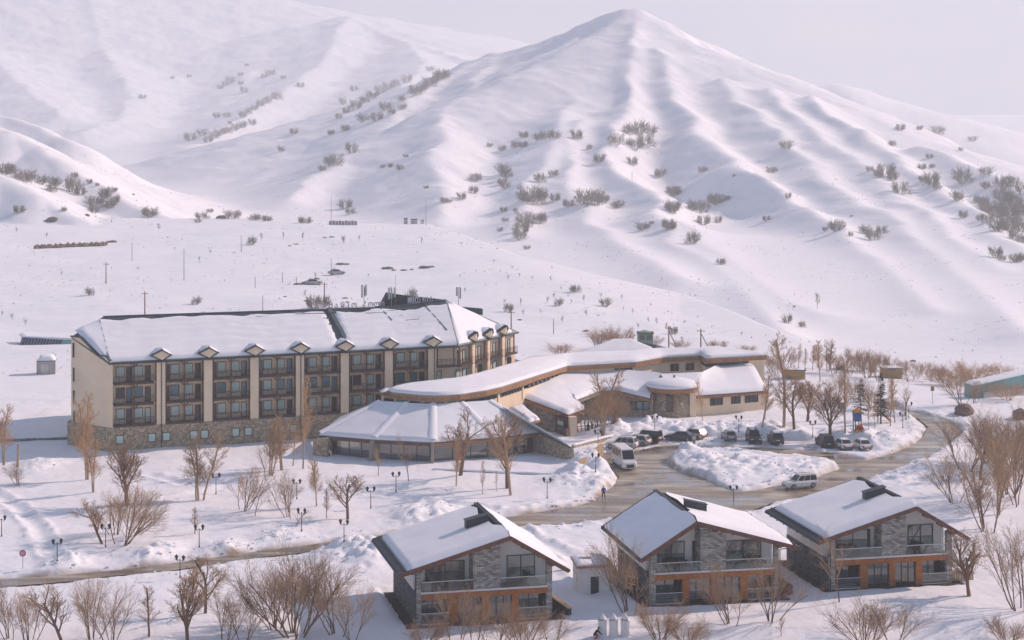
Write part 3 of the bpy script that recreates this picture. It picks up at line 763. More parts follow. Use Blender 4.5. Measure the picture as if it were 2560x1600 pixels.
# corner bay and the wing
o = MB().box(0, 3.1, 0, WB, -0.22, 0).build('balcony', 'wood_rail', hotel); o.location = (49.75, 0.0, F0 + 2 * FH)
link('railing', rail_mesh(3.1), o, (1.55, 0.03, 0))
link('post', SPOST, hotel, (49.95, 0.17, F0 + 2 * FH)); link('post', SPOST, hotel, (52.6, 0.17, F0 + 2 * FH))
add_door(50.6, F0 + FH + 0.02, 'pale')
WRAIL = rail_mesh(3.7, mat='wood_dark'); 
WSLAB = MB().box(-1.85, 1.85, 0, 0.95, -0.22, 0).mesh('balcony', 'wood_rail')
for k in range(4):
    c = WC + wd * (2.3 + 4.75 * k)
    p = c + wn * 0.95
    z = F0 + 2 * FH - 0.1
    o = link('balcony', WSLAB, hotel, (p.x, p.y, z), WA); link('railing', WRAIL, o, (0, 0.03, 0))
    for s, kd in ((-1.0, 'dark'), (0.5, 'pale')):
        q = c + wd * s + wn * 0.02; add_door(0, 0, kd, wx=(q.x, q.y, z + 0.02), rz=WA)
    q = c + wd * 1.45 + wn * 0.5; link('post', SPOST, hotel, (q.x, q.y, z), WA)
    q = c - wd * 1.65 + wn * 0.5; link('post', SPOST, hotel, (q.x, q.y, z), WA)
    if k:
        q = WC + wd * (-0.08 + 4.75 * k)
        o = MB().box(-0.42, 0.42, -0.75, 0.1, 6.2, EV - 0.1).build('pilaster', 'plaster', hotel, loc=(q.x, q.y, 0), rz=WA)
    for s in (-1.3, 0.7):
        q = c + wd * s + wn * 0.02; add_win(0, 0, 'dark' if (k + s) % 2 > 1 else 'pale', wx=(q.x, q.y, z - 2.35), rz=WA)
# basement windows
BWIN = frame_mesh('basement_window', 1.15, 1.25); BP = pane_mesh(1.15, 1.25, 'glass_pale')
for x in (1.7, 6.3, 8.4, 12.4, 14.0, 18.6, 20.5, 25.5, 27.3):
    o = link('basement_window', BWIN, hotel, (x, -0.055, 1.35)); link('pane', BP, o)

# roof planes
RZ, RY = 18.66, 8.9
RPX, RPY, RPZ = [0.9, 45.0, 54.0], [8.9, 8.0, 7.7], [18.66, 18.4, 19.2]      # the ridge line
sl = (RZ - EV) / (RY + 0.45)
def roof_pt(x, t):                       # point on the front slope, t = 0 at the eave, 1 at the ridge
    yr = float(np.interp(x, RPX, RPY)); zr = float(np.interp(x, RPX, RPZ))
    return Vector((x, -0.45 + (yr + 0.45) * t, EV + (zr - EV) * t))
def roof_seam(x, t): return roof_pt(x, t) + Vector((0, 0, 0.03))
E0, E1 = (0.1, -0.45, EV), (WC.x + 0.25, -0.45, EV)
RL, RM, RA = (0.9, 8.9, 18.66), (45.0, 8.0, 18.4), (54.0, 7.7, 19.2)
EM = (44.6, -0.45, EV)
W0 = tuple(HL(top[0])); 
WE2 = WE + wn * 0.55 + wd * 0.3; WEz = (WE2.x, WE2.y, EV)
mb = MB().slab([E0, EM, RM, RL], 0.25).slab([EM, E1, RA, RM], 0.25).slab([E0, RL, (W0[0], W0[1], W0[2] - 0.05)], 0.2).slab([E1, WEz, RA], 0.25)
bk = [(0.0, 18.0, EV), (50, 18.0, EV), (65, 19.5, EV)]
mb.slab([RL, RM, bk[1], bk[0]], 0.25).slab([RM, RA, bk[1]], 0.25).slab([RA, WEz, bk[2]], 0.25).slab([RA, bk[2], bk[1]], 0.25).slab([(W0[0], W0[1], W0[2] - 0.05), RL, bk[0]], 0.2)
mb.build('roof', 'roof_metal', hotel)
mb = MB().bar((0.1, -0.5, EV - 0.12), (WC.x + 0.3, -0.5, EV - 0.12), 0.14, 0.2).bar((WC.x + 0.3, -0.5, EV - 0.12), (WEz[0], WEz[1], EV - 0.12), 0.14, 0.2)
mb.build('gutter', 'trim_dark', hotel)
mb = MB()
for i in range(118):
    x = 1.2 + 0.44 * i
    mb.bar(roof_seam(x, 0.84), roof_seam(x, 0.995), 0.06, 0.07)
sm = mb.build('roof_seams', 'roof_metal', hotel); sm['kind'] = 'stuff'
MB().bar((0.9, 8.9, 18.72), (45, 8.0, 18.46), 0.3, 0.14).bar((45, 8.0, 18.46), (54, 7.7, 19.26), 0.3, 0.14).build('ridge_cap', 'roof_metal', hotel)
# snow: four fields between the dormers' line and the ridge, parted by the dark joint strip
def field(xa, xb, ta, tb, **k):
    n = max(2, int((xb - xa) / 6)); X = [xa + (xb - xa) * i / n for i in range(n + 1)]
    return snow_sheet('roof_snow', [roof_pt(x, ta) for x in X], [roof_pt(x, tb) for x in X], hotel, step=0.6, ledges=1.55, **k)
field(0.25, 34.6, 0.02, 0.935, th=0.34, seed=3, ragged=0.35, sag=0.18, amp=0.05, soft=(1, 1, 1, 0))
snow_sheet('roof_snow', [roof_pt(x, 0.02) for x in (35.6, 41, 47, 52.95)], [roof_pt(x, 0.95) for x in (35.6, 41.2, 47.3, 53.85)], hotel, step=0.6, ledges=1.55, th=0.34, seed=8, ragged=0.8, sag=0.18, amp=0.05, soft=(1, 0, 1, 1))
snow_sheet('roof_snow', [roof_pt(0.1, 0.02), roof_pt(0.3, 0.02)], [(W0[0] + 0.5, W0[1] - 0.2, W0[2] + 0.95), roof_pt(0.3, 0.93)], hotel, th=0.34, seed=5, soft=(0, 0, 1, 1))
ap = Vector(RA); c1 = Vector(E1); c2 = Vector(WEz)
snow_sheet('roof_snow', [c1.lerp(ap, 0.03).lerp(c2, 0.01), c2.lerp(ap, 0.03).lerp(c1, 0.05)], [c1.lerp(ap, 0.95), c2.lerp(ap, 0.93).lerp(c1, 0.03)], hotel, th=0.24, seed=11, ragged=0.5)
sj = [roof_pt(35.1 - 0.6 * (1 - t) * 0 + (1 - t) * 1.1, t) + Vector((0, 0, 0.16)) for t in (0.28, 1.0)]
MB().bar(sj[0], sj[1], 0.65, 0.3).build('joint_strip', 'roof_metal', hotel)
for x, t0, t1 in ((43.0, 0.99, 0.62), (50.0, 0.97, 0.3)):
    MB().bar(roof_pt(x, t0) + Vector((0, 0, 0.3)), roof_pt(x + 1.6 * (t0 - t1) * 2, t1) + Vector((0, 0, 0.36)), 0.14, 0.2).build('joint_strip', 'trim_dark', hotel)
for x, t, w in ((29.5, 0.86, 6.5), (38.5, 0.9, 3.0), (40.5, 0.82, 3.5), (43.5, 0.86, 3.8), (44.0, 0.72, 3.4), (45.5, 0.60, 3.0), (46.5, 0.48, 2.4), (47.5, 0.32, 2.0), (33.6, 0.74, 1.4), (34.0, 0.6, 1.0), (23.5, 0.83, 2.0)):
    a = roof_pt(x, t); b = roof_pt(x + w, t)
    MB().bar(a + Vector((0, 0, 0.33)), b + Vector((0, 0, 0.33)), 0.1, 0.16).build('snow_guard', 'trim_dark', hotel)
# prow dormers above the pilasters
def dormer_parts(w=1.45, h=1.5, back=2.4):
    face = MB()
    b, t = (0, -0.75, 0.0), (0, -0.95, h)
    l, r = (-w, -0.25, h * 0.47), (w, -0.25, h * 0.47)
    bb = [(0, 0.5, 0.0), (-w, 0.9, h * 0.47), (0, 0.9, h), (w, 0.9, h * 0.47)]
    face.add([b, r, t, l], [(0, 1, 2), (0, 2, 3)])
    face.add([b, l, bb[1], bb[0]], [(0, 1, 2, 3)]).add([b, bb[0], bb[3], r], [(0, 1, 2, 3)])
    tr = MB()
    for p, q in ((b, l), (b, r), (l, t), (r, t)): tr.bar(Vector(p) + Vector((0, -0.03, 0)), Vector(q) + Vector((0, -0.03, 0)), 0.12, 0.14)
    rf = MB()
    T0, T1 = Vector((0, -1.15, h + 0.12)), Vector((0, back, h + 0.12))
    L0, L1 = Vector((-w - 0.15, -0.4, h * 0.47)), Vector((-w - 0.15, 0.95, h * 0.47))
    R0, R1 = Vector((w + 0.15, -0.4, h * 0.47)), Vector((w + 0.15, 0.95, h * 0.47))
    rf.slab([tuple(p) for p in (L0, T0, T1, L1)], 0.08).slab([tuple(p) for p in (T0, R0, R1, T1)], 0.08)
    return face.mesh('dormer', 'plaster'), tr.mesh('dormer_trim', 'trim_dark'), rf.mesh('dormer_roof', 'trim_dark'), (T0, T1, L0, L1, R0, R1)
DF, DT, DR, dq = dormer_parts()
T0, T1, L0, L1, R0, R1 = dq
tmp = snow_sheet('dormer_snow', [R0.lerp(T0, 0.12) + Vector((0, 0.25, 0.03)), R1.lerp(T1, 0.1) + Vector((0, 0, 0.03))], [T0 + Vector((0.05, 0.3, 0.05)), T1], None, th=0.22, step=0.4, amp=0.03)
tm2 = snow_sheet('dormer_snow', [L0.lerp(T0, 0.3) + Vector((0, 0.7, 0.03)), L1.lerp(T1, 0.25) + Vector((0, 0, 0.03))], [T0 + Vector((-0.05, 0.7, 0.03)), T1], None, th=0.2, step=0.4, amp=0.03)
DSN, DSN2 = tmp.data, tm2.data
for t_ in (tmp, tm2): bpy.data.objects.remove(t_)
def put_dormer(x, y, z, rz=0.0):
    o = link('dormer', DF, hotel, (x, y, z), rz)
    for n_, m_ in (('dormer_trim', DT), ('dormer_roof', DR), ('dormer_snow', DSN), ('dormer_snow', DSN2)): link(n_, m_, o)
for x in XP: put_dormer(x, 0.1, EV + 0.02)
for k in (1, 2, 3):
    q = WC + wd * (-0.08 + 4.75 * k) + wn * 0.35
    put_dormer(q.x, q.y, EV + 0.02, WA)
# dark gable behind the ridge that carries the sign, and the small ribbed box at the right
def quad_wall(name, pix, y, depth, mat, par, inv):
    f = [inv @ PY(u, v, y) for u, v in pix]; b = [inv @ (PY(u, v, y) + Vector((-depth * 0.36, depth, 0))) for u, v in pix]
    n = len(f)
    return MB().add([tuple(p) for p in f + b], [tuple(range(n)), tuple(range(2 * n - 1, n - 1, -1))] + [(i, n + i, n + (i + 1) % n, (i + 1) % n) for i in range(n)]).build(name, mat, par)
quad_wall('sign_gable', [(952, 769), (972, 733), (1010, 739), (1121, 751.5), (1121, 760), (990, 772)], 314.5, 1.5, 'pediment', hotel, HI)
quad_wall('vent_box', [(1160, 768), (1207, 772), (1207, 788), (1180, 783)], 321, 1.0, 'roof_metal', hotel, HI)
# lower roof of dark sheet between the hotel and the restaurant
lr = [HL(PZ(1062, 956, 7.0)), HL(PZ(1132, 936, 7.7)), HL(PZ(1280, 895, 7.9)), HL(PZ(1312, 905, 7.5)), HL(PZ(1230, 935, 7.0)), HL(PZ(1110, 968, 6.9))]
MB().slab([tuple(p) for p in lr][::-1], 0.3).build('lower_roof', 'roof_green', hotel)
mb = MB()
for t in (0.2, 0.42, 0.62, 0.82):
    a = lr[1].lerp(lr[2], t); b = lr[5].lerp(lr[4], t); mb.bar(a + Vector((0, 0, 0.05)), b + Vector((0, 0, 0.05)), 0.18, 0.14)
mb.build('roof_joint', 'trim_dark', hotel)

# ------------------------------------------------------------------ signs and aerials on the hotel roof
M('letter_white', (0.85, 0.83, 0.84), 0.5, 0.0); M('letter_grey', (0.42, 0.42, 0.44), 0.5, 0.05)
def letters(root, text, size, mat, pitch, bold=0.0, wscale=1.0):
    x = 0.0
    for ch in text:
        if ch != ' ':
            cu = bpy.data.curves.new('letter', 'FONT'); cu.body = ch; cu.size = size; cu.extrude = 0.06; cu.offset = bold
            ob = bpy.data.objects.new('letter', cu); COL.objects.link(ob)
            dg = bpy.context.evaluated_depsgraph_get(); dg.update()
            me = bpy.data.meshes.new_from_object(ob.evaluated_get(dg)); me.name = 'letter'
            bpy.data.objects.remove(ob); bpy.data.curves.remove(cu)
            me.materials.clear(); me.materials.append(MATS[mat])
            me.transform(Matrix.Rotation(R(90), 4, 'X') @ Matrix.Scale(wscale, 4, (1, 0, 0)))
            link('letter', me, root, (x, 0, 0))
        x += pitch * 1.0
p = PY(1019, 758.5, 312.6)
sg = empty('roof_sign', p, R(14), 'white latin capital letters on the dark gable above the hotel roof', 'sign')
letters(sg, 'MARCO POLO', 1.4, 'letter_white', 0.39, 0.02, 0.42)
p = HI.inverted() @ (roof_pt(35.2, 1.0) + Vector((0, 0.3, 0.15)))
sg2 = empty('roof_sign', p, HA, 'pale grey Georgian letters standing along the hotel ridge', 'sign')
letters(sg2, '\u10db\u10d0\u10e0\u10d9\u10dd \u10de\u10dd\u10da\u10dd', 1.15, 'letter_grey', 0.9, 0.02, 1.0)
o = MB().bar((-0.2, 0.1, 0), (8.4, 0.1, 0), 0.05).build('sign_rail', 'steel', sg2)
def aerial(u, vb, vt, y, panels, label, extra=0.0):
    b = PY(u, vb, y); h = (vb - vt) / F * y
    r = empty('antenna_mast', b, 0, label, 'antenna', 'phone antennas on the hotel roof')
    MB().tube((0, 0, 0), (0, 0, h + extra), 0.05, n=6).build('pole', 'steel', r)
    for dx, dy, z0, z1 in panels:
        MB().box(dx - 0.14, dx + 0.14, dy - 0.09, dy + 0.09, h * z0, h * z1).build('panel', 'pale_panel', r)
        MB().bar((0, 0, h * (z0 + z1) / 2), (dx, dy, h * (z0 + z1) / 2), 0.05).build('bracket', 'steel', r)
    return r
aerial(910, 771, 712, 309.5, [(-0.3, -0.1, 0.45, 1.0), (0.32, 0.05, 0.55, 1.0), (0.1, 0.3, 0.5, 0.9)], 'antenna mast with three panels above the Georgian letters')
aerial(978, 770, 716, 312, [(-0.35, -0.1, 0.4, 0.95), (0.05, -0.2, 0.45, 0.95), (0.55, 0.05, 0.5, 0.95)], 'antenna panels in front of the dark sign gable')
aerial(1146, 762, 718, 318, [(0.3, -0.05, 0.35, 1.0), (-0.25, 0.05, 0.5, 1.0)], 'antenna mast with ladder frame right of the white sign letters')
mx_ = empty('radio_whip', PY(989, 745, 313), 0, 'thin tall whip aerial rising beside the sign gable', 'antenna')
MB().tube((0, 0, -1.5), (0, 0, 3.6), 0.025, n=5).build('whip', 'steel', mx_)
for u, v, r_, az, lb in ((1245, 905, 0.75, 30, 'leftmost satellite dish on the hotel wing roof'), (1254, 898, 0.85, 10, 'middle satellite dish below the wing balconies'), (1264, 896, 0.8, -25, 'rightmost satellite dish below the wing balconies')):
    p = PZ(u, v, 7.75)
    d = empty('satellite_dish', p, R(az), lb, 'satellite dish', 'satellite dishes on the low hotel roof')
    mb = MB()
    prof_ = [(0.02, 0.0), (r_ * 0.5, 0.07), (r_ * 0.85, 0.2), (r_, 0.3)]
    mb.lathe(prof_, 16)
    me = mb.mesh('dish', 'white_paint', True); me.transform(Matrix.Translation((0, -0.2, 0.9)) @ Matrix.Rotation(R(62), 4, 'X'))
    link('dish', me, d); MB().tube((0, 0.1, -0.1), (0, 0, 0.9), 0.05).build('stand', 'steel', d); MB().bar((0, -0.2, 0.85), (0, -0.95, 1.2), 0.04).build('feed_arm', 'steel', d)
# ================================================================== the restaurant: round pavilion under a long curving clerestory roof
PR = Vector(PZ(1081, 1160)); PR.z = 0
rest = empty('restaurant_building', PR, 0, 'round glass restaurant pavilion with faceted snow roof and long curved upper roof', 'restaurant')
EF = [(948, 987, 7.5), (980, 993, 7.5), (1015, 996.5, 7.5), (1050, 1000, 7.5), (1085, 1001.5, 7.5), (1118, 1000.5, 7.5), (1151, 998, 7.5), (1216, 988, 7.5), (1254, 979, 7.5), (1319, 958, 7.5), (1418, 922, 7.5),
      (1540, 915, 7.5), (1590, 912, 7.5), (1657, 900, 7.5), (1752, 895, 7.5), (1766, 903, 7.5), (1917, 894, 7.5)]
EB = [(952, 982, 8.2), (993, 969, 8.6), (1030, 961, 8.8), (1064, 957, 8.9), (1095, 954, 9.0), (1130, 950, 9.0), (1165, 944, 9.1), (1225, 929, 9.1), (1262, 917, 9.1), (1325, 899, 9.1), (1425, 886, 9.0),
      (1540, 880, 8.9), (1590, 878, 8.9), (1650, 873, 8.9), (1745, 872, 8.8), (1790, 869, 8.8), (1905, 884, 8.2)]
ef = [PZ(*p) + Vector((0, 0, 0.72 if i < 10 else 0.45)) for i, p in enumerate(EF)]; eb = [PZ(*p) for p in EB]
loft_slab(ef, eb, 0.25, PR).build('upper_roof', 'roof_green', rest)
snow_sheet('upper_roof_snow', ef, eb, rest, th=0.42, step=1.0, soft=(1, 1, 1, 1), seed=21, rel=PR, sag=0.12, amp=0.06)
def inset(line, d):                     # the line moved sideways to its left by d metres (plan)
    res = []
    for i, p in enumerate(line):
        a = line[max(0, i - 1)]; b = line[min(len(line) - 1, i + 1)]
        t = Vector((b.x - a.x, b.y - a.y, 0)).normalized()
        res.append(Vector((p.x - t.y * d, p.y + t.x * d, p.z)))
    return res
def strip(line, z0, z1, t=0.12, rel=PR, dz=False):     # upright band along a line; z measured from the line when dz
    mb = MB()
    inn = inset(line, t)
    for i in range(len(line) - 1):
        q = [line[i], line[i + 1], inn[i + 1], inn[i]]
        mb.hexa([(p.x - rel.x, p.y - rel.y, (p.z if dz else 0) + z0 - rel.z) for p in q], [(p.x - rel.x, p.y - rel.y, (p.z if dz else 0) + z1 - rel.z) for p in q])
    return mb
for i in range(len(ef) - 1):
    strip(ef[i:i + 2], -0.78, -0.22, 0.1, dz=True).build('fascia_board', 'wood_orange', rest)
strip(inset(ef, -0.06), -0.24, -0.02, 0.16, dz=True).build('gutter', 'gutter', rest)
cw_ = inset(ef, 0.75)
strip(cw_[:9], 4.5, 6.55, 0.25).build('wall', 'plaster', rest)
strip(cw_[:9], 7.1, 7.3, 0.25).build('wall', 'plaster', rest)
strip(cw_[8:], 3.0, 6.45, 0.25).build('wall', 'plaster', rest)
strip(cw_[8:], 7.0, 7.3, 0.25).build('wall', 'plaster', rest)
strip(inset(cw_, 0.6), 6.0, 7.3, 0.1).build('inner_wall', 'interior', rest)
# band of high windows: each a framed pane, with short piers between
def band_windows(line, i, n, z0, z1, mat, gap=0.12, a0=0.05, a1=0.95, par=rest, rel=PR):
    a, b = line[i], line[i + 1]
    a, b = a.lerp(b, a0), a.lerp(b, a1)
    d = (b - a); ln = Vector((d.x, d.y, 0)).length; ang = math.atan2(d.y, d.x)
    w = ln / n
    fm = frame_mesh('window', w - gap, z1 - z0, 0.07, 0.12, 'trim_dark'); pm = pane_mesh(w - gap, z1 - z0, mat, 0.06)
    for k in range(n):
        p = a.lerp(b, (k + 0.5) / n)
        o = link('window', fm, par, (p.x - rel.x, p.y - rel.y, z0 - rel.z), ang); link('pane', pm, o)
def pier(line, i, t, z0, z1, w, par=rest, rel=PR, mat='plaster'):
    a, b = line[i], line[i + 1]; p = a.lerp(b, t); ang = math.atan2(b.y - a.y, b.x - a.x)
    MB().box(-w / 2, w / 2, -0.12, 0.25, z0, z1).build('pier', mat, par, loc=(p.x - rel.x, p.y - rel.y, -rel.z), rz=ang)
for i in range(0, 7): band_windows(cw_, i, 1, 6.56, 7.09, 'glass_pale' if i % 2 else 'glass_dark'); pier(cw_, i, 0.0, 6.5, 7.15, 0.5)
band_windows(cw_, 7, 2, 6.56, 7.09, 'glass_dark'); pier(cw_, 8, 0.05, 4.5, 7.15, 0.7)
for i in (8, 9): band_windows(cw_, i, 7 if i == 8 else 8, 6.47, 6.99, 'glass_dark', 0.3, 0.1, 0.92); pier(cw_, i, 0.98, 5, 7.05, 0.4)
band_windows(cw_, 11, 4, 6.47, 6.99, 'glass_dark', 0.15, 0.1, 0.95)
strip(cw_[10:12], 6.44, 7.01, 0.12).build('wall', 'plaster', rest)
strip(cw_[12:15], 6.44, 7.01, 0.12).build('wall', 'plaster', rest)
band_windows(cw_, 15, 6, 6.47, 6.99, 'glass_dark', 0.12, 0.04, 0.72)
strip([cw_[15].lerp(cw_[16], 0.73), cw_[16]], 6.44, 7.01, 0.12).build('wall', 'plaster', rest)
for t in (0.35, 0.72): 
    a, b = cw_[13], cw_[14]; p = a.lerp(b, t) - Vector((0, 0.06, 0)); ang = math.atan2(b.y - a.y, b.x - a.x)
    o = link('window', frame_mesh('window', 1.5, 1.15, 0.09, 0.1, 'trim_dark', 1), rest, (p.x - PR.x, p.y - PR.y, 5.5), ang); link('pane', pane_mesh(1.5, 1.15, 'glass_dark'), o)
    MB().box(-0.15, 0.2, -0.06, -0.03, 0.15, 0.95).build('curtain', 'wood_orange', o)
# right end wall of the long building
pe = [cw_[-1], cw_[-1] + Vector((0.0, 4.5, 0))]
strip(pe, 0, 7.3, 0.25).build('wall', 'plaster', rest)

# pavilion roof
LF = [(798, 1088, 3.1), (933, 1099, 3.1), (1081, 1106, 3.1), (1235, 1094, 3.1), (1352, 1081, 3.1)]
LB = [(947, 1008, 6.65), (1015, 1013, 6.7), (1083, 1015, 6.7), (1157, 1012, 6.7), (1228, 1007, 6.7)]
lf = [PZ(*p) for p in LF]; lb = [PZ(*p) for p in LB]
pb = lf[0] + Vector((1.5, 14.0, 0)); pt = PZ(1430, 1119, 2.45)
loft_slab([pb] + lf + [pt], [lb[0] + Vector((0.3, 0.4, 0))] + lb + [lb[4] + Vector((0.7, 0.3, -0.2))], 0.22, PR).build('pavilion_roof', 'roof_green', rest)
for i in range(4):
    a, b, c, d = lf[i], lf[i + 1], lb[i], lb[i + 1]
    # each facet sags a little between its raised ribs
    m0 = (a + b) / 2 - Vector((0, 0, 0.0)); 
    snow_sheet('pavilion_roof_snow', [a, b], [c, d], rest, th=0.36, step=0.8, soft=(1, 0, 0, 0), seed=40 + i, rel=PR, sag=0.15, amp=0.05)
snow_sheet('pavilion_roof_snow', [pb, lf[0]], [lb[0] + Vector((0.3, 0.4, 0)), lb[0]], rest, th=0.3, step=1.2, soft=(1, 0, 0, 0), seed=47, rel=PR)
snow_sheet('pavilion_roof_snow', [lf[4], lf[4].lerp(pt, 0.98)], [lb[4], lb[4] + Vector((0.6, 0.3, -0.2))], rest, th=0.3, step=0.8, soft=(1, 1, 0, 0), seed=48, rel=PR)
for i in range(5):                      # snow-covered ribs between the facets
    a, b = lf[i] - PR, lb[i] - PR
    mb = MB(); n = 10
    side = Vector((b.y - a.y, -(b.x - a.x), 0)).normalized()
    for k in range(n + 1):
        c = a.lerp(b, k / n) + Vector((0, 0, 0.30))
        for s, hh in ((-0.75, 0.0), (-0.38, 0.16), (0, 0.24), (0.38, 0.16), (0.75, 0.0)): mb.v.append(tuple(c + side * s * (1 - 0.25 * k / n) + Vector((0, 0, hh))))
    for k in range(n):
        for j in range(4): mb.f.append((k * 5 + j, k * 5 + j + 1, k * 5 + 6 + j, k * 5 + 5 + j))
    mb.build('snow_rib', 'roof_snow', rest, smooth=True)
fb = [pb] + lf
for i in range(len(lf) - 1):
    strip(lf[i:i + 2], -0.55, -0.1, 0.12, dz=True).build('fascia_board', 'wood_brown' if i < 2 else 'wood_orange', rest)
gw = inset(lf, 1.0)
M('chair_red', (0.42, 0.07, 0.035), 0.7, 0.15, 2)
for i in range(4):
    a, b = gw[i], gw[i + 1]; ang = math.atan2(b.y - a.y, b.x - a.x); ln = math.hypot(b.x - a.x, b.y - a.y)
    n = (4, 4, 3, 4)[i]
    gwall = MB().box(0.3, ln - 0.3, -0.02, 0.02, 0.12, 2.95).build('glass_wall', 'glass_window', rest, loc=(a.x - PR.x, a.y - PR.y, 0), rz=ang)
    for k in range(n + 1):
        x = 0.3 + (ln - 0.6) * k / n; MB().box(x - 0.05, x + 0.05, -0.07, 0.06, 0, 3.0).build('mullion', 'trim_dark', gwall)
    MB().box(0.1, ln - 0.1, -0.2, 0.12, -0.3, 0.14).build('sill', 'concrete', gwall)
    MB().box(0.3, ln - 0.3, 0.1, 0.16, 2.0, 2.95).build('blind', 'pale_panel', gwall) if i in (1, 2) else None
core = [p + (Vector((PR.x, PR.y + 12, 0)) - p).normalized() * 5.5 for p in gw]
strip(core, 0, 3.0, 0.2).build('inner_wall', 'interior', rest)
fl_ = MB().poly([tuple(Vector((p.x, p.y, 0.16)) - PR) for p in gw] + [tuple(Vector((p.x, p.y, 0.16)) - PR) for p in core[::-1]]); fl_.build('floor', 'interior', rest)
# leaning piers at the corners of the facets
for i in (1, 2, 3):
    a = lf[i] - PR; d = Vector((a.x, a.y - 12, 0)).normalized()
    t = Vector((-d.y, d.x, 0)) * 0.22
    mb = MB()
    bot = [a - d * 1.3, a + d * 0.35]; 
    mb.hexa([tuple(Vector((q.x, q.y, -0.3)) + s * t) for q, s in ((bot[0], -1), (bot[1] + d * 0.5, -1), (bot[1] + d * 0.5, 1), (bot[0], 1))],
            [tuple(Vector((q.x, q.y, 3.0)) + s * t) for q, s in ((bot[0], -1), (bot[1], -1), (bot[1], 1), (bot[0], 1))])
    mb.build('leaning_pier', 'concrete', rest)
def up_wall(name, p, q, zp, zq, th, mat, par, rel, zb=-0.4):       # straight wall with a sloping top
    p = Vector(p); q = Vector(q); d = Vector((q.x - p.x, q.y - p.y, 0)).normalized(); s = Vector((-d.y, d.x, 0)) * th
    b = [Vector((w.x, w.y, zb)) - rel for w in (p, q, q + s, p + s)]
    t = [Vector((p.x, p.y, zp)) - rel, Vector((q.x, q.y, zq)) - rel, Vector((q.x, q.y, zq)) + s - rel, Vector((p.x, p.y, zp)) + s - rel]
    return MB().hexa([tuple(x) for x in b], [tuple(x) for x in t]).build(name, mat, par)
a = PZ(782, 1146); b = PZ(826, 1150)
up_wall('stone_wall', (a.x, a.y, 0), (b.x - 0.5, b.y + 0.6, 0), 2.7, 3.0, 3.5, 'stone_rubble', rest, PR)
up_wall('stone_wall', lf[4] + Vector((-0.4, -0.2, 0)), pt + Vector((-0.2, 0, 0)), 2.95, 2.3, 0.5, 'stone_rubble', rest, PR)
up_wall('stone_wall', lf[4] + Vector((-2.0, 1.2, 0)), lf[4] + Vector((-0.3, -0.3, 0)), 2.9, 2.9, 0.4, 'concrete', rest, PR)
# small snowy side roof between pavilion and entrance
sf = [PZ(1322, 1057, 3.6), PZ(1351, 1049, 3.6)]; sb = [PZ(1268, 1022, 4.6), PZ(1310, 1014, 4.8)]
loft_slab(sf, sb, 0.35, PR).build('side_roof', 'wood_orange', rest); snow_sheet('side_roof_snow', sf, sb, rest, th=0.4, step=0.5, seed=52, rel=PR)
for k, (u, v, dy) in enumerate([(905, 1150, 1.5), (975, 1152, 1.2), (1000, 1153, 2.0), (1012, 1150, 1.4), (1050, 1154, 1.3), (1065, 1153, 1.8), (1110, 1152, 1.5), (1135, 1150, 1.6), (1160, 1150, 1.5), (1290, 1141, 1.5), (1310, 1138, 1.6), (1325, 1137, 1.3)]):
    p = PZ(u, v, 0.16) + Vector((0, dy, 0))
    c = empty('restaurant_chair', p, R(40 * k), 'red upholstered chair behind the restaurant glass', 'chair', 'red chairs inside the restaurant')
    if k == 0:
        CH0 = [MB().box(-0.25, 0.25, -0.25, 0.25, 0.4, 0.52).mesh('seat', 'chair_red'), MB().box(-0.27, 0.27, 0.2, 0.3, 0.5, 1.05).mesh('backrest', 'chair_red')]
        LEG0 = MB().box(-0.03, 0.03, -0.03, 0.03, 0, 0.4).mesh('leg', 'wood_dark')
    link('seat', CH0[0], c); link('backrest', CH0[1], c)
    for lx in (-0.2, 0.2):
        for ly in (-0.2, 0.2): link('leg', LEG0, c, (lx, ly, 0))
# white planter box left of the glass
p = PZ(818, 1145); o = empty('plant_box', p, R(10), 'white box beside the stone wall at the left of the restaurant glass', 'box')
MB().box(-0.6, 0.6, -0.4, 0.4, 0, 0.95).build('body', 'white_paint', o); MB().box(-0.4, 0.4, -0.43, -0.4, 0.2, 0.8).build('grille', 'trim_dark', o); snow_sheet('snow_cap', [(-0.6, -0.4, 0.95), (0.6, -0.4, 0.95)], [(-0.6, 0.4, 0.95), (0.6, 0.4, 0.95)], o, th=0.25, step=0.3)

# ================================================================== the entrance lodge: canopy, stone drum and right-hand wing
ER = Vector(PZ(1560, 1045)); ER.z = 0
lodge = empty('entrance_lodge', ER, 0, 'low entrance lodge with snowy canopy roof, round stone drum and right-hand window wing', 'lodge')
GF = [(1421, 1037, 3.3), (1461, 1023, 3.4), (1437, 1002, 4.3), (1503, 976, 4.5), (1548, 977, 4.4), (1625, 996, 3.4)]
GB = [(1286, 986, 5.5), (1340, 960, 6.2), (1400, 942, 6.3), (1480, 934, 6.3), (1560, 931, 6.3), (1652, 940, 6.1)]
gf = [PZ(*p) for p in GF]; gb = [PZ(*p) for p in GB]
loft_slab(gf, gb, 0.22, ER).build('canopy_roof', 'roof_green', lodge)
snow_sheet('canopy_snow', gf, gb, lodge, th=0.5, step=0.7, soft=(1, 0, 0, 1), seed=61, rel=ER, sag=0.1, amp=0.07)
for i in range(5): strip(gf[i:i + 2], -0.6, -0.15, 0.12, ER, dz=True).build('fascia_board', 'wood_orange' if i != 2 else 'gutter', lodge)
strip([gb[0], gf[0]], -0.62, -0.02, 0.12, ER, dz=True).build('fascia_board', 'wood_orange', lodge)
e0 = gb[0].lerp(gf[0], 0.02) + Vector((0.35, 0.35, 0)); e1 = gb[0].lerp(gf[0], 0.72) + Vector((0.35, 0.35, 0))
up_wall('stone_wall', e0, e1, 5.0, 3.55, 0.4, 'stone_rubble_grey', lodge, ER)
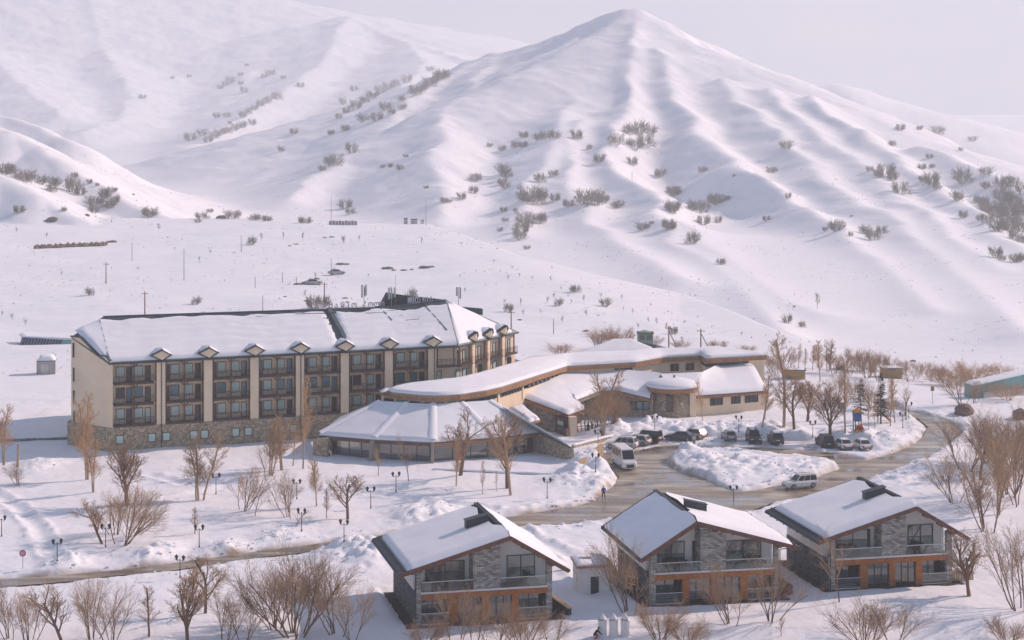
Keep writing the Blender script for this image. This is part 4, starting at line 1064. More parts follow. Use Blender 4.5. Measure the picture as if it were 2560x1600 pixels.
# entrance front: dark wooden doorway with a pale notice, pillar, recess behind
q0 = e1; q1 = PZ(1420, 1096)
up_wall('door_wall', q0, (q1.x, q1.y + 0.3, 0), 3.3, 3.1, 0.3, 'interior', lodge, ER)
dr = Vector((q0.x + (q1.x - q0.x) * 0.45, q0.y + (q1.y - q0.y) * 0.45 - 0.1, 0)); an = math.atan2(q1.y + 0.3 - q0.y, q1.x - q0.x)
dd = MB().box(-1.0, 1.0, -0.12, 0.02, 0.0, 2.75).build('entrance_door', 'wood_dark', lodge, loc=tuple(dr - ER), rz=an)
MB().box(-0.75, 0.75, -0.16, -0.12, 1.75, 2.35).build('notice_panel', 'glass_pale', dd); MB().box(-0.02, 0.02, -0.18, -0.12, 1.7, 2.4).build('mullion', 'trim_dark', dd); MB().box(-0.5, 0.5, -0.16, -0.12, 0.9, 1.4).build('door_glass', 'glass_blue', dd)
pp = PZ(1428, 1097) + Vector((0.2, 0.7, 0))
MB().box(-0.55, 0.55, -0.5, 0.5, -0.3, 3.2).build('pillar', 'plaster', lodge, loc=tuple(pp - ER), rz=R(20))
bw0, bw1 = gf[1] + Vector((0.2, 3.0, 0)), gf[3] + Vector((0.6, 1.2, 0))
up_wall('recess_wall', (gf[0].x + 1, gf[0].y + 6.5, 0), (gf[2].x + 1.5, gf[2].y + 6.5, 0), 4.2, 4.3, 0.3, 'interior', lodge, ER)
w0 = Vector((gf[3].x - 2.6, gf[3].y + 0.9, 0)); w1 = Vector((gf[4].x + 0.2, gf[4].y + 0.8, 0)); w2 = Vector((gf[5].x + 0.4, gf[5].y + 1.2, 0))
up_wall('stone_wall', w0, w1, 4.2, 4.1, 0.4, 'stone_rubble', lodge, ER); up_wall('stone_wall', w1, w2, 4.1, 3.4, 0.4, 'stone_rubble', lodge, ER)
an = math.atan2(w2.y - w1.y, w2.x - w1.x)
for k in range(3):
    p = w1.lerp(w2, 0.42 + 0.2 * k); o = link('window', frame_mesh('window', 0.98, 1.35, 0.08, 0.14, 'trim_dark'), lodge, tuple(Vector((p.x, p.y - 0.03, 1.35)) - ER), an); link('pane', pane_mesh(0.98, 1.35, 'glass_dark' if k == 0 else 'glass_blue'), o)
# the round stone drum
dc = Vector((25.5, 318.1, 0)); DRR = 3.15
mb = MB().lathe([(DRR + 0.1, -0.5), (DRR, 0.4), (DRR - 0.05, 4.7)], 40); mb.build('drum', 'stone_rubble', lodge, loc=tuple(dc - ER), smooth=True)
MB().lathe([(3.7, 4.3), (4.05, 4.35), (4.1, 4.85), (3.9, 4.9)], 40).build('drum_fascia', 'wood_orange', lodge, loc=tuple(dc - ER))
MB().lathe([(4.02, 4.88), (4.22, 4.9), (4.24, 5.02), (4.0, 5.04)], 40).build('drum_gutter', 'gutter', lodge, loc=tuple(dc - ER))
MB().lathe([(4.1, 5.0), (4.28, 5.15), (4.2, 5.42), (3.8, 5.68), (3.0, 5.95), (2.0, 6.18), (1.0, 6.3), (0.05, 6.34)], 40).build('drum_snow', 'roof_snow', lodge, loc=tuple(dc - ER), smooth=True)
MB().tube((0.3, 0, 6.2), (0.3, 0, 6.75), 0.16).build('chimney', 'wood_orange', lodge, loc=tuple(dc - ER))
o = MB().box(-0.55, 0.55, -0.12, 0.06, 1.4, 4.0).build('drum_window', 'wood_dark', lodge, loc=tuple(dc + Vector((-0.65, -DRR + 0.02, 0)) - ER), rz=R(-12))
MB().box(-0.42, 0.42, -0.16, -0.11, 2.75, 3.85).build('pane', 'glass_dark', o); MB().box(-0.42, 0.42, -0.16, -0.11, 1.55, 2.65).build('pane', 'glass_dark', o)
up_wall('pier', dc + Vector((2.6, -2.0, 0)), dc + Vector((3.6, -1.9, 0)), 4.2, 4.2, 2.2, 'plaster', lodge, ER)
# the wing
v0, v1 = PZ(1738, 1045), PZ(1917, 1029.5)
HFr = [(1690, 990, 3.75), (1741, 989, 3.65), (1830, 983, 3.6), (1922, 976, 3.55)]; HBk = [(1650, 940, 6.1), (1755, 937, 6.1), (1800, 914, 6.35), (1885, 911, 6.35)]
hf = [PZ(*p) for p in HFr]; hb_ = [PZ(*p) for p in HBk]
loft_slab(hf, hb_, 0.22, ER).build('wing_roof', 'roof_green', lodge)
snow_sheet('wing_snow', hf, hb_, lodge, th=0.42, step=0.9, soft=(1, 1, 0, 0), seed=71, rel=ER, sag=0.1, amp=0.05)
hr = hb_[3] + Vector((1.2, 6, -2.2)); loft_slab([hf[3], hr], [hb_[3], hb_[3] + Vector((0.1, 1, 0))], 0.2, ER).build('wing_roof', 'roof_green', lodge)
strip(hf[1:], -0.55, -0.1, 0.12, ER, dz=True).build('fascia_board', 'wood_orange', lodge)
up_wall('wing_wall', (v0.x, v0.y, 0), (v1.x, v1.y, 0), 3.55, 3.5, 6.0, 'plaster', lodge, ER)
an = math.atan2(v1.y - v0.y, v1.x - v0.x)
for t, w, nb in ((0.29, 2.35, 2), (0.56, 1.75, 1), (0.78, 2.5, 2)):
    p = v0.lerp(v1, t); o = link('window', frame_mesh('window', w, 1.4, 0.09, 0.12, 'trim_dark', nb), lodge, tuple(Vector((p.x, p.y, 1.75)) - ER), an); link('pane', pane_mesh(w, 1.4, 'glass_dark'), o)
# the low hall behind with a snowy hipped roof
sF = [PZ(1432, 886, 8.4), PZ(1640, 882, 8.4), PZ(1690, 874, 8.6)]; sB = [PZ(1535, 851, 10.0), PZ(1575, 849, 10.1), PZ(1640, 862, 9.5)]
BR = Vector((sF[0].x + 8, sF[0].y + 2, 0))
hall = empty('rear_hall', BR, 0, 'low hall with snowy hipped roof behind the long curved roof', 'hall')
loft_slab(sF, sB, 0.25, BR).build('roof', 'roof_metal', hall)
snow_sheet('roof_snow', [sF[0], sF[1].lerp(sF[2], 0.4)], [sB[0], sB[1]], hall, th=0.35, step=1.0, seed=77, rel=BR, soft=(1, 1, 1, 1))
up_wall('wall', sF[0] + Vector((0.8, 0.6, 0)), sF[2] + Vector((0, 0.8, 0)), 8.2, 8.3, 5.0, 'plaster', hall, BR)
# ================================================================== the three chalets
M_brick('brick_orange', (0.80, 0.29, 0.065), (0.55, 0.18, 0.045), (0.12, 0.06, 0.035), 0.3, 0.1)
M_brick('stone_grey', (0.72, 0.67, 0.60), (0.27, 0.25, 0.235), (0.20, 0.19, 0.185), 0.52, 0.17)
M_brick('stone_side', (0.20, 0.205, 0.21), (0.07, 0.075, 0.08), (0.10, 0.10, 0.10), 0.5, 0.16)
M('soil', (0.045, 0.030, 0.02), 0.95, 0.5, 1.4, bump=0.6, bscale=5)
M('deck', (0.20, 0.17, 0.145), 0.8, 0.2, 2)
M('tarp_beige', (0.42, 0.36, 0.27), 0.8, 0.15, 2); M('tarp_dark', (0.07, 0.055, 0.045), 0.85, 0.2, 2)
M('timber_pale', (0.45, 0.31, 0.17), 0.7, 0.2, 2)
CL, CD = 13.6, 13.0
def fmir(me_or_v, mir): return me_or_v
def build_chalet(base, ang, mir, label, gaps, opt):
    root = empty('chalet', (base[0], base[1], 0), ang, label, 'chalet')
    sx = (lambda x: CL - x) if mir else (lambda x: x)
    class B(MB):                       # mirrored mesh builder
        def build(self, name, mat, parent=root, smooth=False, loc=None, rz=0.0):
            if mir:
                self.v = [(CL - v[0], v[1], v[2]) for v in self.v]; self.f = [tuple(reversed(f)) for f in self.f]
            return MB.build(self, name, mat, parent, smooth)
    XR, ZR = 9.05, 8.55                # ridge
    XL, ZL, XQ, ZQ = -1.95, 5.45, 15.0, 4.98
    YF, YB = -1.25, 14.3
    def rz_(x): return ZL + (x - XL) * (ZR - ZL) / (XR - XL) if x <= XR else ZR + (x - XR) * (ZQ - ZR) / (XQ - XR)
    # lower storey
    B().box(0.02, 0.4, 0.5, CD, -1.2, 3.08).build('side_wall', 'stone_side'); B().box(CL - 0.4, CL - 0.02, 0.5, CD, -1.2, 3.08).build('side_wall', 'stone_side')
    for x0, x1 in ((0.06, 0.4), (CL - 0.4, CL - 0.06)):
        zt = min(rz_(x0), rz_(x1)) - 0.3
        B().box(x0, x1, 1.9, CD, 3.08, zt).build('side_wall', 'plaster_white')
    B().add([(0.06, CD, -1), (CL - 0.06, CD, -1), (CL - 0.06, CD, rz_(CL) - 0.3), (XR, CD, ZR - 0.3), (0.06, CD, rz_(0) - 0.3)], [(4, 3, 2, 1, 0)]).build('back_wall', 'plaster_white')
    B().box(0.4, CL - 0.4, 0.02, CD - 0.02, 3.05, 3.26).build('deck', 'deck')
    B().box(0.45, CL - 0.45, -0.1, 0.02, 3.1, 3.27).build('deck_edge', 'white_paint')
    B().box(0.45, CL - 0.45, -0.05, 0.4, 2.52, 3.05).build('brick_beam', 'brick_orange')
    B().box(-0.05, CL + 0.05, -0.08, 0.5, -1.2, 0.06).build('plinth', 'soil')
    fx = lambda t: t * CL
    for a, b in ((0.241, 0.304), (0.481, 0.530), (0.700, 0.752)): B().box(fx(a), fx(b), -0.03, 0.45, 0.0, 2.52).build('brick_pier', 'brick_orange')
    for x0, x1, zt in ((0, 0.47, rz_(0) - 0.3), (CL - 0.57, CL, rz_(CL) - 0.3)): B().box(x0, x1, -0.02, 0.55, -1.0, zt).build('stone_pier', 'stone_grey')
    c0, c1 = fx(0.415), fx(0.615)
    B().hexa([(c0, -0.04, 3.0), (c1, -0.04, 3.0), (c1, 2.0, 3.0), (c0, 2.0, 3.0)], [(c0, -0.04, rz_(c0) - 0.3), (c1, -0.04, rz_(c1) - 0.3), (c1, 2.0, rz_(c1) - 0.3), (c0, 2.0, rz_(c0) - 0.3)]).build('stone_pier', 'stone_grey')
    # upper front wall set back behind the balconies
    B().add([(0.35, 1.95, 3.2), (CL - 0.35, 1.95, 3.2), (CL - 0.35, 1.95, rz_(CL - 0.35) - 0.28), (XR, 1.95, ZR - 0.28), (0.35, 1.95, rz_(0.35) - 0.28)], [(0, 1, 2, 3, 4)]).build('front_wall', 'plaster_white')
    # room behind, so that the glass shows depth
    B().box(0.5, CL - 0.5, 4.2, 4.3, 0, 3.0).build('inner_wall', 'interior'); B().box(0.5, CL - 0.5, 0.1, 4.2, -0.05, 0.05).build('floor', 'deck')
    rnd = random.Random(int(base[0] * 10))
    def window(x0, x1, y, z0, z1, nb, mat='glass_window', cur=0.0, name='window'):
        t = 0.07; mb = B()
        mb.box(x0, x0 + t, y - 0.1, y, z0, z1).box(x1 - t, x1, y - 0.1, y, z0, z1).box(x0 + t, x1 - t, y - 0.1, y, z0, z0 + t).box(x0 + t, x1 - t, y - 0.1, y, z1 - t, z1)
        for k in range(nb):
            xx = x0 + (x1 - x0) * (k + 1) / (nb + 1); mb.box(xx - 0.05, xx + 0.05, y - 0.09, y, z0 + t, z1 - t)
        w = mb.build(name, 'trim_dark')
        for k in range(nb + 1):
            a = x0 + t + (x1 - x0 - 2 * t) * k / (nb + 1); b = x0 + t + (x1 - x0 - 2 * t) * (k + 1) / (nb + 1)
            B().box(a, b, y - 0.05, y - 0.03, z0 + t, z1 - t).build('pane', mat, w)
        if cur:
            n = int((x1 - x0) / 0.09); mb = B(); yy = y + 0.12
            span = [(x0 + t, x0 + t + (x1 - x0) * cur), (x1 - t - (x1 - x0) * cur, x1 - t)]
            for a, b in span:
                m = max(4, int((b - a) / 0.08)); k0 = len(mb.v)
                for k in range(m + 1):
                    xx = a + (b - a) * k / m; d = 0.045 * math.sin(k * 2.1)
                    mb.v += [(xx, yy + d, z0 + 0.02), (xx, yy + d, z1 - 0.02)]
                mb.f += [(k0 + 2 * k, k0 + 2 * k + 2, k0 + 2 * k + 3, k0 + 2 * k + 1) for k in range(m)]
            mb.build('curtain', 'curtain', w)
        return w
    for a, b in ((0.304, 0.481), (0.530, 0.700)): window(fx(a) + 0.02, fx(b) - 0.02, 0.3, 0.12, 2.5, 2, cur=0.3)
    for a, b in ((0.035, 0.241), (0.752, 0.958)):
        window(fx(a) + 0.02, fx(b) - 0.02, 1.7, 0.1, 2.9, 1, cur=0.24)
        B().box(fx(a), fx(b), -0.05, 1.65, -0.3, 0.16).build('terrace', 'white_paint')
        g = B().box(fx(a) + 0.02, fx(b) - 0.02, -0.02, 0.0, 0.2, 1.15).build('glass_railing', 'glass_clear'); B().box(fx(a), fx(b), -0.05, 0.03, 1.15, 1.2).build('handrail', 'white_paint', g)
    for a, b in ((0.037, 0.415), (0.615, 0.957)):
        g = B().box(fx(a) + 0.02, fx(b) - 0.02, -0.02, 0.0, 3.3, 4.2).build('glass_railing', 'glass_clear'); B().box(fx(a), fx(b), -0.05, 0.03, 4.2, 4.26).build('handrail', 'white_paint', g)
    window(fx(0.092), fx(0.38), 1.94, 3.3, 5.75, 1, 'glass_window', 0.2); window(fx(0.695), fx(0.905), 1.94, 3.3, 5.95, 1, 'glass_window', 0.32); window(fx(0.616), fx(0.634), 1.93, 3.3, 5.9, 0, 'glass_dark')
    B().box(fx(0.05), fx(0.95), 4.0, 4.1, 3.2, 5.4).build('inner_wall', 'interior')
    # roof: two slabs, boards along the gable, brackets, gutter and ridge cap
    rl = [(XL, YF, ZL), (XR, YF, ZR), (XR, YB, ZR), (XL, YB, ZL)]; rr = [(XR, YF, ZR), (XQ, YF, ZQ), (XQ, YB, ZQ), (XR, YB, ZR)]
    B().slab(rl, 0.22).build('roof', 'trim_dark'); B().slab(rr, 0.22).build('roof', 'trim_dark')
    dl = Vector((0, 0, -0.17))
    for y in (YF - 0.03, YB + 0.03):
        for p, q in (((XL, y, ZL), (XR, y, ZR)), ((XR, y, ZR), (XQ, y, ZQ))): B().bar(Vector(p) + dl, Vector(q) + dl, 0.09, 0.42).build('barge_board', 'wood_brown')
    for x in (0.25, 2.6, 5.2, 7.0, 8.4, 10.4, 12.0, 13.35):
        s = 0.34 if x in (0.25, 7.0, 13.35) else 0.2
        B().box(x - s / 2, x + s / 2, -1.1, 0.3, rz_(x) - 0.28 - s, rz_(x) - 0.3).build('rafter_end', 'wood_brown')
    for y in range(1, 14, 2): B().box(XL + 0.05, 0.06, y - 0.07, y + 0.07, rz_(XL) - 0.42, rz_(XL) - 0.2).build('rafter_end', 'wood_brown')
    B().tube((XL - 0.05, YF, ZL - 0.15), (XL - 0.05, YB, ZL - 0.15), 0.09).build('gutter', 'trim_dark'); B().tube((XQ + 0.05, YF, ZQ - 0.15), (XQ + 0.05, YB, ZQ - 0.15), 0.09).build('gutter', 'trim_dark')
    B().tube((-0.1, -0.1, 0), (-0.1, -0.1, 5.1), 0.06).tube((-0.1, -0.1, 5.1), (XL, -0.6, 5.25), 0.05).build('downpipe', 'trim_dark'); B().tube((CL + 0.1, -0.1, 4.6), (XQ, -0.6, 4.8), 0.05).build('downpipe', 'steel')
    B().box(XR - 0.22, XR - 0.06, 3.2, YB, ZR + 0.02, ZR + 0.22).box(XR + 0.04, XR + 0.2, 3.0, YB, ZR + 0.0, ZR + 0.24).build('ridge_cap', 'trim_dark')
    mb = B()
    for k in range(24):
        y = 4.0 + 0.43 * k; mb.bar((XR - 0.25, y, ZR - 0.03), (XR - 1.5, y, ZR - 0.03 - 1.25 * (ZR - ZL) / (XR - XL)), 0.05, 0.06)
    sm = mb.build('roof_seams', 'trim_dark'); sm['kind'] = 'stuff'
    B().bar((XL + 0.62, YF + 0.1, rz_(XL + 0.62) + 0.12), (XL + 0.62, YB - 0.1, rz_(XL + 0.62) + 0.12), 0.06, 0.2).build('snow_guard', 'trim_dark')
    # snow; the upper edge is bare along part of the ridge
    def m_(pts): return [Vector((sx(p[0]), p[1], p[2])) for p in pts]
    top = gaps
    P = lambda x, y: (x, y, rz_(x))
    yl = [YF + 0.05, 2.2, 3.4, 6.0, 9.0, 11.5, YB - 0.1]
    fr = m_([P(XL + 0.75, y) for y in yl]); bk = m_([P(XR - 0.05 - top * (0 if y < 3 else 0.75 + 0.35 * math.sin(y)), y) for y in yl])
    so = snow_sheet('roof_snow', fr, bk, root, th=0.38, step=0.7, soft=(1, 1, 0, 1), seed=int(abs(base[0])) + 3, amp=0.05)
    fr = m_([P(XQ - 0.12, y) for y in yl]); bk = m_([P(XR + 0.05 + (0 if y < 3 else 0.22), y) for y in yl])
    if opt.get('right_snow', True): sq = snow_sheet('roof_snow', fr, bk, root, th=0.36, step=0.7, soft=(1, 1, 0, 1), seed=int(abs(base[0])) + 9, amp=0.09, sag=0.06)
    # raised rooflight box on the long slope
    b0, b1 = XR - 3.0, XR - 0.75; yb = 5.2
    bx = B(); z0 = rz_(b0)
    bx.hexa([(b0, yb, z0 - 0.1), (b1, yb, rz_(b1) - 0.1), (b1, yb + 0.9, rz_(b1) - 0.1), (b0, yb + 0.9, z0 - 0.1)], [(b0, yb, z0 + 1.1), (b1, yb, rz_(b1) + 1.05), (b1, yb + 0.9, rz_(b1) + 1.05), (b0, yb + 0.9, z0 + 1.1)])
    r = bx.build('rooflight', 'trim_dark')
    B().bar((b0 - 0.1, yb + 0.4, z0 + 1.14), (b1 + 0.1, yb + 0.4, rz_(b1) + 1.09), 1.15, 0.06).build('rooflight_lid', 'trim_dark', r)
    # bare earth round the walls, where the eaves keep the snow off
    g = B(); g.prism([(-2.0, -0.9), (CL + 1.2, -0.9), (CL + 0.9, CD + 0.5), (-1.6, CD + 0.5)], -0.5, 0.06)
    g.build('bare_earth', 'soil')
    return root
opts = [('left chalet of three, with lounge chair on its right balcony', 1.0, {}), ('middle chalet of three, its long roof slope falling to the right', 1.0, {}), ('right chalet of three, nearest the loop road and bare of snow on its right slope', 1.0, {'right_snow': False})]
CH = []
for (b, a, m), (lb, g, o) in zip(CHALETS, opts): CH.append(build_chalet(b, a, m, lb, g, o))
def chalet_pt(i, x, y, z):
    (b, a, m) = CHALETS[i]
    if m: x = CL - x
    return Vector((b[0] + math.cos(a) * x - math.sin(a) * y, b[1] + math.sin(a) * x + math.cos(a) * y, z))
# retaining walls and timber fences beside the chalets
def run_wall(name, p, q, h0, h1, th, mat, label, cat, cap=None):
    r = empty(name, (p.x, p.y, 0), math.atan2(q.y - p.y, q.x - p.x), label, cat)
    ln = math.hypot(q.x - p.x, q.y - p.y)
    MB().hexa([(0, -th / 2, -0.6), (ln, -th / 2, -0.6), (ln, th / 2, -0.6), (0, th / 2, -0.6)], [(0, -th / 2, h0), (ln, -th / 2, h1), (ln, th / 2, h1), (0, th / 2, h0)]).build('wall', mat, r)
    if cap == 'snow':
        snow_sheet('snow_cap', [(0, -th * 0.7, h0), (ln, -th * 0.7, h1)], [(0, th * 0.7, h0), (ln, th * 0.7, h1)], r, th=0.22, step=0.4)
    elif cap: MB().bar((0, 0, h0 + 0.06), (ln, 0, h1 + 0.06), th + 0.12, 0.1).build('coping', cap, r)
    return r
run_wall('garden_wall', chalet_pt(0, CL + 0.3, 5.5, 0), chalet_pt(0, CL + 1.7, -0.4, 0), 1.5, 0.9, 0.35, 'tarp_dark', 'low brown wall falling forward along the right side of the left chalet', 'wall', 'timber_pale')
run_wall('garden_wall', chalet_pt(1, CL + 1.6, 12.0, 0), chalet_pt(1, CL + 1.5, 4.0, 0), 2.1, 1.0, 0.4, 'stone_rubble_grey', 'stone wall falling forward on the left side of the middle chalet', 'wall', 'timber_pale')
run_wall('garden_wall', chalet_pt(1, -0.6, 4.5, 0), chalet_pt(1, -1.5, 0.4, 0), 1.7, 1.2, 0.4, 'wood_brown', 'low dark wall on the right side of the middle chalet', 'wall')
fr_ = empty('timber_fence', chalet_pt(2, CL + 0.2, 0.7, 0), CHALETS[2][1] + R(-12), 'short pale timber fence at the right corner of the right chalet', 'fence')
BOARD = MB().box(-0.1, 0.1, -0.03, 0.03, 0, 1.15).mesh('board', 'timber_pale')
for k in range(10): link('board', BOARD, fr_, (0.15 + 0.24 * k, 0.02 * (k % 2), 0))
MB().box(0, 2.6, 0.05, 0.1, 0.85, 0.95).build('rail', 'timber_pale', fr_)
# furniture on the balconies
def covered_seat(p, rz, label, mat, w=1.5, h=0.75, group=None):
    r = empty('lounge_chair', p, rz, label, 'chair', group)
    MB().hexa([(-w / 2, -0.45, 0), (w / 2, -0.45, 0), (w / 2, 0.45, 0), (-w / 2, 0.45, 0)], [(-w / 2 + 0.05, -0.38, h * 0.55), (w / 2 - 0.05, -0.38, h * 0.55), (w / 2 - 0.08, 0.42, h * 0.6), (-w / 2 + 0.08, 0.42, h * 0.6)]).build('seat', mat, r)
    MB().hexa([(-w / 2, 0.15, h * 0.5), (w / 2, 0.15, h * 0.5), (w / 2, 0.48, h * 0.5), (-w / 2, 0.48, h * 0.5)], [(-w / 2 + 0.1, 0.25, h + 0.1), (w / 2 - 0.1, 0.25, h + 0.1), (w / 2 - 0.12, 0.45, h + 0.05), (-w / 2 + 0.12, 0.45, h + 0.05)]).build('backrest', mat, r)
    for x in (-w / 2 + 0.1, w / 2 - 0.1): MB().box(x - 0.09, x + 0.09, -0.4, 0.3, h * 0.5, h * 0.78).build('armrest', mat, r)
    return r
covered_seat(chalet_pt(0, 11.9, 0.9, 3.27), R(100), 'beige lounge chair on the right balcony of the left chalet', 'tarp_beige')
covered_seat(chalet_pt(0, 1.2, 1.3, 3.27), R(200), 'dark lounge chair in the left balcony corner of the left chalet', 'tarp_dark', 1.0)
covered_seat(chalet_pt(1, 10.4, 1.0, 3.27), R(15), 'wide dark sofa on the left balcony of the middle chalet', 'tarp_dark', 2.3, 0.8)
covered_seat(chalet_pt(1, 2.2, 1.4, 3.27), R(10), 'dark sofa against the wall on the right balcony of the middle chalet', 'tarp_dark', 1.6, 0.8)
covered_seat(chalet_pt(1, 1.5, 0.6, 3.27), R(80), 'olive lounge chair at the railing of the middle chalet', 'tarp_beige', 1.4, 0.6)
covered_seat(chalet_pt(2, 11.0, 0.9, 3.27), R(60), 'grey lounge chair on the right balcony of the right chalet', 'tarp_beige', 1.5, 0.65)
covered_seat(chalet_pt(2, 2.4, 1.2, 3.27), R(20), 'dark sofa on the left balcony of the right chalet', 'tarp_dark', 2.4, 0.85)
for i, x, lb in ((0, 1.3, 'orange slatted bench on the left balcony of the left chalet'), (1, 12.2, 'orange slatted bench on the left balcony of the middle chalet')):
    r = empty('slatted_bench', chalet_pt(i, x, 0.35, 3.27), CHALETS[i][1], lb, 'bench')
    for k in range(3): MB().box(-0.5, 0.5, -0.15 + 0.11 * k, -0.06 + 0.11 * k, 0.4, 0.44).build('slat', 'wood_orange', r)
    for x_ in (-0.45, 0.45): MB().box(x_ - 0.04, x_ + 0.04, -0.14, 0.14, 0, 0.4).build('leg', 'wood_orange', r)
    for k in range(3): MB().box(-0.5, 0.5, 0.16, 0.19, 0.15 + 0.12 * k, 0.24 + 0.12 * k).build('back_slat', 'wood_orange', r)

# the small white hut between left and middle chalet
hp = PZ(1447, 1492); hut = empty('white_hut', hp, R(10), 'small white hut with tiled flat roof and dark door between two chalets', 'hut')
M('tile', (0.42, 0.27, 0.19), 0.8, 0.25, 3)
MB().box(0, 3.2, 0, 3.0, -0.6, 3.0).build('wall', 'plaster_white', hut)
MB().hexa([(-0.25, -0.25, 2.95), (3.45, -0.25, 2.95), (3.45, 3.25, 3.3), (-0.25, 3.25, 3.3)], [(-0.25, -0.25, 3.1), (3.45, -0.25, 3.1), (3.45, 3.25, 3.45), (-0.25, 3.25, 3.45)]).build('roof', 'tile', hut)
TL = MB().tube((0, 0, 0), (0, 0.5, 0.05), 0.1, n=6).mesh('tile', 'tile')
for k in range(17): link('tile', TL, hut, (-0.18 + 0.22 * k, -0.32, 3.1))
snow_sheet('snow_cap', [(-0.2, 0.0, 3.12), (3.4, 0.0, 3.12)], [(-0.2, 3.2, 3.44), (3.4, 3.2, 3.44)], hut, th=0.22, step=0.4, seed=4, amp=0.1)
MB().box(0.6, 1.7, 1.6, 2.2, 3.3, 3.75).build('chimney', 'plaster_white', hut); MB().box(0.65, 1.65, 1.58, 1.6, 3.35, 3.6).build('vent', 'trim_dark', hut)
d_ = MB().box(1.25, 2.1, -0.06, 0.02, 0.15, 2.0).build('door', 'trim_dark', hut); MB().box(1.32, 1.38, -0.1, -0.06, 1.0, 1.12).build('handle', 'steel', d_)
MB().box(0.85, 2.2, -0.5, 0.0, -0.2, 0.12).build('step', 'concrete', hut); MB().box(-0.03, 0.02, 1.0, 1.5, 1.4, 2.1).build('window', 'glass_dark', hut)
# three wrapped figures in white sheeting at the foot of the picture
M('sheeting', (0.70, 0.68, 0.67), 0.7, 0.12, 3, bump=0.3, bscale=6)
for k, (u, lb) in enumerate(((1506, 'leftmost of three white pointed wrapped posts near the bottom edge'), (1534, 'middle one of three white pointed wrapped posts'), (1563, 'rightmost of three white pointed wrapped posts'))):
    p = hit(u, 1590); p.z -= 0.15
    r = empty('wrapped_post', p, R(8 + 5 * k), lb, 'post', 'white wrapped posts')
    mb = MB(); n = 9
    for z, rr in ((0, 0.46), (0.8, 0.43), (1.5, 0.42), (1.75, 0.44), (2.0, 0.26), (2.3, 0.06)):
        mb.v += [((rr + 0.03 * math.sin(3.1 * i + z * 4 + k)) * math.cos(2 * math.pi * i / n), (rr + 0.03 * math.sin(2.3 * i + z * 3)) * 0.8 * math.sin(2 * math.pi * i / n), z) for i in range(n)]
    for j in range(5): mb.f += [(j * n + i, j * n + (i + 1) % n, (j + 1) * n + (i + 1) % n, (j + 1) * n + i) for i in range(n)]
    mb.f.append(tuple(range(5 * n, 6 * n)))
    mb.build('sheet', 'sheeting', r); MB().lathe([(0.45, 1.70), (0.47, 1.74), (0.44, 1.78)], 10).build('cord', 'steel', r)
# ================================================================== vehicles
for n_, c_ in (('car_white', (0.72, 0.70, 0.69)), ('car_black', (0.018, 0.018, 0.02)), ('car_grey', (0.07, 0.075, 0.08)), ('car_silver', (0.36, 0.37, 0.37)), ('car_beige', (0.55, 0.50, 0.42))):
    M(n_, c_, 0.42, 0.10, 1.4, spec=0.4)
M('tyre', (0.02, 0.02, 0.02), 0.85, 0.1, 3); M('rim', (0.35, 0.35, 0.36), 0.35, 0.1, 3, metal=0.7)
M('lamp_red', (0.45, 0.02, 0.015), 0.25, 0.1, 3, spec=0.6); M('lamp_clear', (0.75, 0.75, 0.72), 0.15, 0.05, 3, spec=0.8)
M('car_glass', (0.015, 0.02, 0.022), 0.14, 0.2, 1, spec=0.5); M('plate', (0.8, 0.8, 0.8), 0.5, 0.0)
CARS = {  # length, width, height, belt, bonnet height, cabin bottom rear/front, cabin top rear/front, wheel radius
    'suv': (4.75, 1.90, 1.78, 1.02, 0.98, -2.28, 1.05, -2.02, 0.28, 0.37), 'sedan': (4.6, 1.80, 1.46, 0.90, 0.86, -1.85, 1.15, -1.05, 0.28, 0.32),
    'hatch': (4.15, 1.76, 1.52, 0.93, 0.90, -1.98, 1.02, -1.55, 0.25, 0.32), 'boxy': (4.7, 1.92, 1.88, 1.08, 1.04, -2.30, 0.95, -2.22, 0.55, 0.38),
    'minivan': (4.8, 1.88, 1.80, 1.0, 0.95, -2.33, 1.45, -2.1, 0.5, 0.34), 'van': (6.6, 2.05, 2.72, 1.35, 1.25, -3.25, 2.55, -3.18, 1.65, 0.36)}
